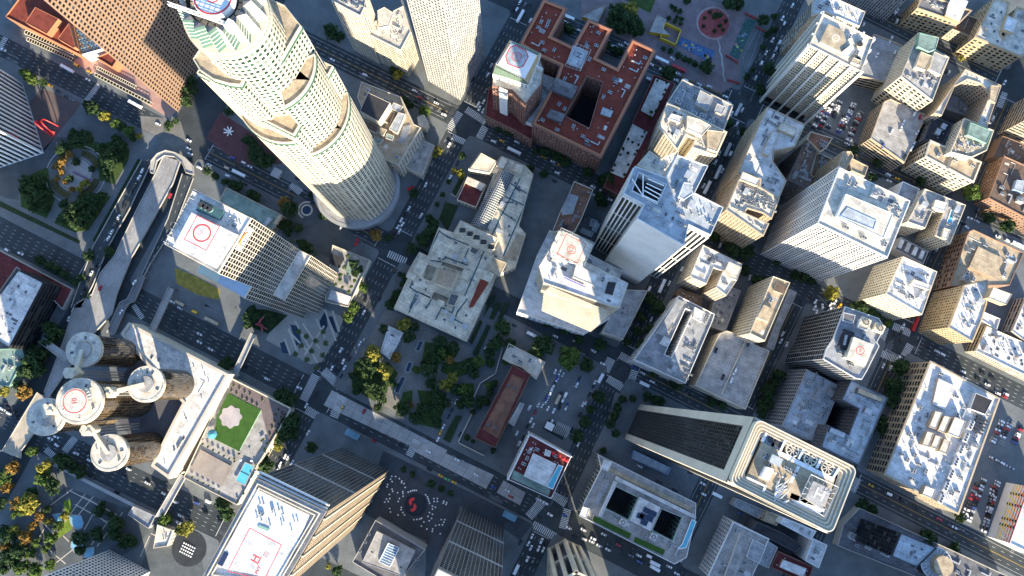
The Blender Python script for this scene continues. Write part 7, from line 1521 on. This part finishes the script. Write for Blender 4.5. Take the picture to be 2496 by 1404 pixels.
cars('on the cross street beside the square, from the top edge', V_, '04 1165,45,w 1080,155,w 1095,200,w 1050,370,wv 995,340,w 1025,420,w 940,450,w 1000,480,w 900,540,w 850,665,w 780,830,k 1045,220,k 1130,190,k 1100,250,k 1070,320,g')
cars('on the cross street below the square, from the crossing', V_, '04 735,940,w 645,970,w 695,945,sB 690,1060,w 540,1310,w 605,1285,sB 630,1320,wv 510,1385,w 600,1160,k;14 505,155,w 525,245,wB 565,230,w 430,380,wB 405,360,w 590,155,k;14 545,870,w 800,1150,w 45,1220,wB 110,1195,w 215,1080,wv 20,1060,k;24 -60,10,wv')
cars('on the parking lot street, from the library gardens', U_, '23 185,325,k 335,405,wT 540,420,w 710,465,w 775,570,g 865,545,w 945,655,w 1215,690,b 1285,735,w 1370,810,w 1300,830,wT 1305,875,k 1670,890,k 1705,930,k;24 270,890,k 300,930,k')
cars('on the narrow street by the slot building, from its upper end', V_, '23 1360,275,w 1365,140,w 1240,330,k 1370,200,wv')
cars('in the left row of the parking lot, from the big round tree', V_, '23 540,720,w 580,725,w 570,750,w 555,775,b 550,800,w 535,825,k 520,855,w 500,900,w 485,930,w 460,980,w 465,950,b 430,1010,w 475,1040,w 605,745,s', 0.14, jit=.1, group='cars in the parking lot')
cars('in the middle of the parking lot, from the big round tree', V_, '23 745,785,k 735,810,b 725,835,w 640,1005,b 630,1035,w 575,1030,k 525,1060,w 605,965,w 585,915,k 560,960,tT 625,925,wv 580,1005,k', 0.14, group='cars in the parking lot')
cars('in the right row of the parking lot, from the crossing', V_, '23 875,820,w 865,845,k 830,915,k 800,990,w 775,1005,w 750,1085,k 680,1220,k 510,1150,w 925,780,wT 810,965,g', 0.14, group='cars in the parking lot')
cars('down the lane between the clubhouse and the parking lot', V_, '23 350,1180,w 320,1030,w 395,1005,w 330,1140,w 210,1250,w 365,1075,r 225,1340,w 300,1190,k 265,1290,k 735,1345,w;22 1340,530,w 1720,1030,w 1615,1250,w 1640,1335,w')
cars('in the sloping lane beside the gardens, from the upper end', V_, '22 1095,980,w 1060,1055,k 1030,1110,k 985,1195,w 960,1245,y 940,1300,w 1130,1260,k')
cars('on the concrete slab avenue, from the wide crossing', U_, '32 865,495,k 965,548,y 1015,575,e 1075,602,y 1270,540,w 860,340,w 625,290,k 1105,410,w 1410,645,b 390,245,r 1535,675,w 1560,725,r;33 395,750,w 455,780,w', 0.01)
cars('on the lower avenue, from the striped hotel crossing', U_, '33 495,880,w 620,885,b 655,995,w 780,1010,w 785,1090,w 865,1085,w 850,1110,w 915,1145,w 955,1050,w 990,1180,w 1000,1140,k 1080,1140,r 1095,1195,k 1185,1230,g 1210,1170,k 1255,1230,w 700,1050,k 1345,1235,wv 1390,1295,wT 1390,1335,wT 1515,1325,w 1580,1385,w 1640,1380,k 1260,1285,b')
cars('in the queue below the striped hotel crossing, from the crossing', V_, '33 340,1065,w 310,1125,w 420,1105,w 330,1165,w 395,1170,w 435,1180,w 300,1260,w 350,1270,g 205,1345,wT 240,1115,k 270,1345,k 455,1130,k 350,1190,k')
cars('on the street between the court building and the very tall tower', U_, '33 1260,465,w 1330,490,k 1430,600,k 1560,670,k;34 400,615,w 405,705,w 515,710,wT 290,520,k 715,870,b')
cars('on the top deck of the striped parking garage, from the ramp', V_, '24 510,540,k 790,485,k 680,705,w 670,725,w 570,770,k 640,800,w', BL['two lane parking garage with nearly empty striped top deck'][2]-1.2, group='cars on garage decks')
cars('around the curved street crossing, from the lone lit tree', V_, '24 1360,125,w 1420,165,w 1490,150,w 1355,175,w 1485,190,w 1530,125,w 1370,215,w 1240,140,k 1330,80,k 1570,160,o'.replace(',o', ',y')+' 1115,490,ws 1065,460,w 1080,400,w', jit=.4)
cars('on the street past the golden corner building, from the upper end', V_, '25 710,330,w 805,320,rB 635,410,k 690,455,k 670,605,w 540,670,w 600,690,w 690,390,k;15 960,930,k 1000,900,w')
cars('on the avenue past the department store, from the crossing', U_, '25 1000,550,w 1045,575,w 1220,725,w 1235,775,w 1430,835,w 1350,790,k 1520,910,w 1590,915,w 910,510,k 1390,740,k 1470,780,k 1580,940,r')
cars('on the avenue below the department store, from the white crossing', U_, '35 435,630,y 580,700,wv 705,755,k 820,815,k 1020,920,r 1090,940,k 1150,990,w 1210,1010,g 640,720,k')
cars('on the street above the brick red striped building', U_, '15 1280,640,w 1340,665,w 1250,715,w 1350,590,k 1520,795,w 1600,830,w 1690,870,wB 1220,680,k 580,265,w 590,320,w 450,255,w 500,275,k 660,300,y')
cars('by the U-shaped court building, from its upper end', V_, '05 1575,705,w 1480,1010,w 955,910,w 985,840,k 1100,620,w 1080,610,k 985,705,k')
cars('on the street below the striped dark tower, from the upper end', V_, '05 690,20,w 680,50,k 660,90,w 640,110,w 655,180,w 620,140,k 590,110,k 370,210,w 610,325,w')
cars('on the long tan garage deck, from the upper end', V_, '05 800,980,w 855,1000,r 710,1045,w 690,1095,w 610,1125,w 830,1130,w 535,1245,b 800,1225,w 790,1250,w 780,1270,w 720,1340,k', BL['long tan parking garage with parked cars on its grey top deck'][2]-1, axis=None, group='cars on garage decks', jit=.15)
cars('on the grey deck behind the cream gridded tower', V_, '05 590,365,w 635,450,w 485,470,w', BL['flat grey parking deck between the cream gridded tower and the green sided block'][2]-1.1, group='cars on garage decks')
R9 = random.Random(31)
def lot_row(place, rc, a, b_, n, fill, group):
    (x0, y0), (x1, y1) = [tuple(map(float, t.split(','))) for t in (a, b_)]; it = []
    for k in range(n):
        if R9.random() < fill: t = k/(n-1); it.append('%.0f,%.0f,%s' % (x0+(x1-x0)*t, y0+(y1-y0)*t, R9.choice('wwwwskkkkgbrs')))
    cars(place, U_, rc+' '+' '.join(it), .14, V_ and (math.cos(VA), math.sin(VA)), group, .06)
PG = 'cars in the lot below the cream gridded tower'
for n, (a, b_, k) in enumerate([('1450,880', '1345,1090', 13), ('1500,890', '1400,1100', 11), ('1570,870', '1470,1090', 13), ('1610,1000', '1560,1130', 8), ('1690,890', '1580,1120', 13), ('1745,960', '1640,1200', 13)]):
    lot_row('in the %s row of the lot below the cream gridded tower' % ORD[n], '04', a, b_, k, .95, PG)
lot_row('in the row against the long tan garage wall', '05', '370,920', '230,1230', 16, .85, PG)
for n, (a, b_, k) in enumerate([('1555,1150', '1475,1320', 8), ('1630,1150', '1560,1280', 7), ('1720,1200', '1660,1330', 8), ('1470,1460', '1640,1550', 7)]): lot_row('in the %s row of the bare lot by the department store' % ORD[n], '25', a, b_, k, .92, 'cars in the bare lot')
for n, (a, b_, k) in enumerate([('1400,580', '1270,930', 14), ('1520,600', '1400,1020', 18), ('1480,640', '1440,860', 8), ('1340,620', '1230,900', 10)]): lot_row('in the %s row of the shaded lot beside the mural wall' % ORD[n], '35', a, b_, k, .95, 'cars in the shaded lot')
cars('on the road behind the hotel deck, from the tall dark tower', V_, '31 1060,390,w 1035,380,w 1095,435,w 995,445,w 975,490,w 1230,180,w 1020,450,k')
cars('on the lit street below the hotel deck, from the footbridge', U_, '31 95,770,w 280,780,b 225,815,k 140,890,w 120,945,w 215,945,w 375,765,wv 350,860,k 475,930,k')
cars('on the road below the round towers, from the crossing', U_, '30 430,230,w 480,215,w 485,285,w 650,355,w 665,315,k 765,415,w 705,265,k 750,370,k 1260,610,w 1050,540,k 1400,700,w 1100,490,w 1415,605,k 780,560,k 1000,690,k 310,1990,k'.replace(' 310,1990,k', ''))
cars('at the far left road, from the upper end', U_, '20 20,1045,w 75,1080,w 60,1030,k 130,1075,k 140,1115,k 40,990,k')
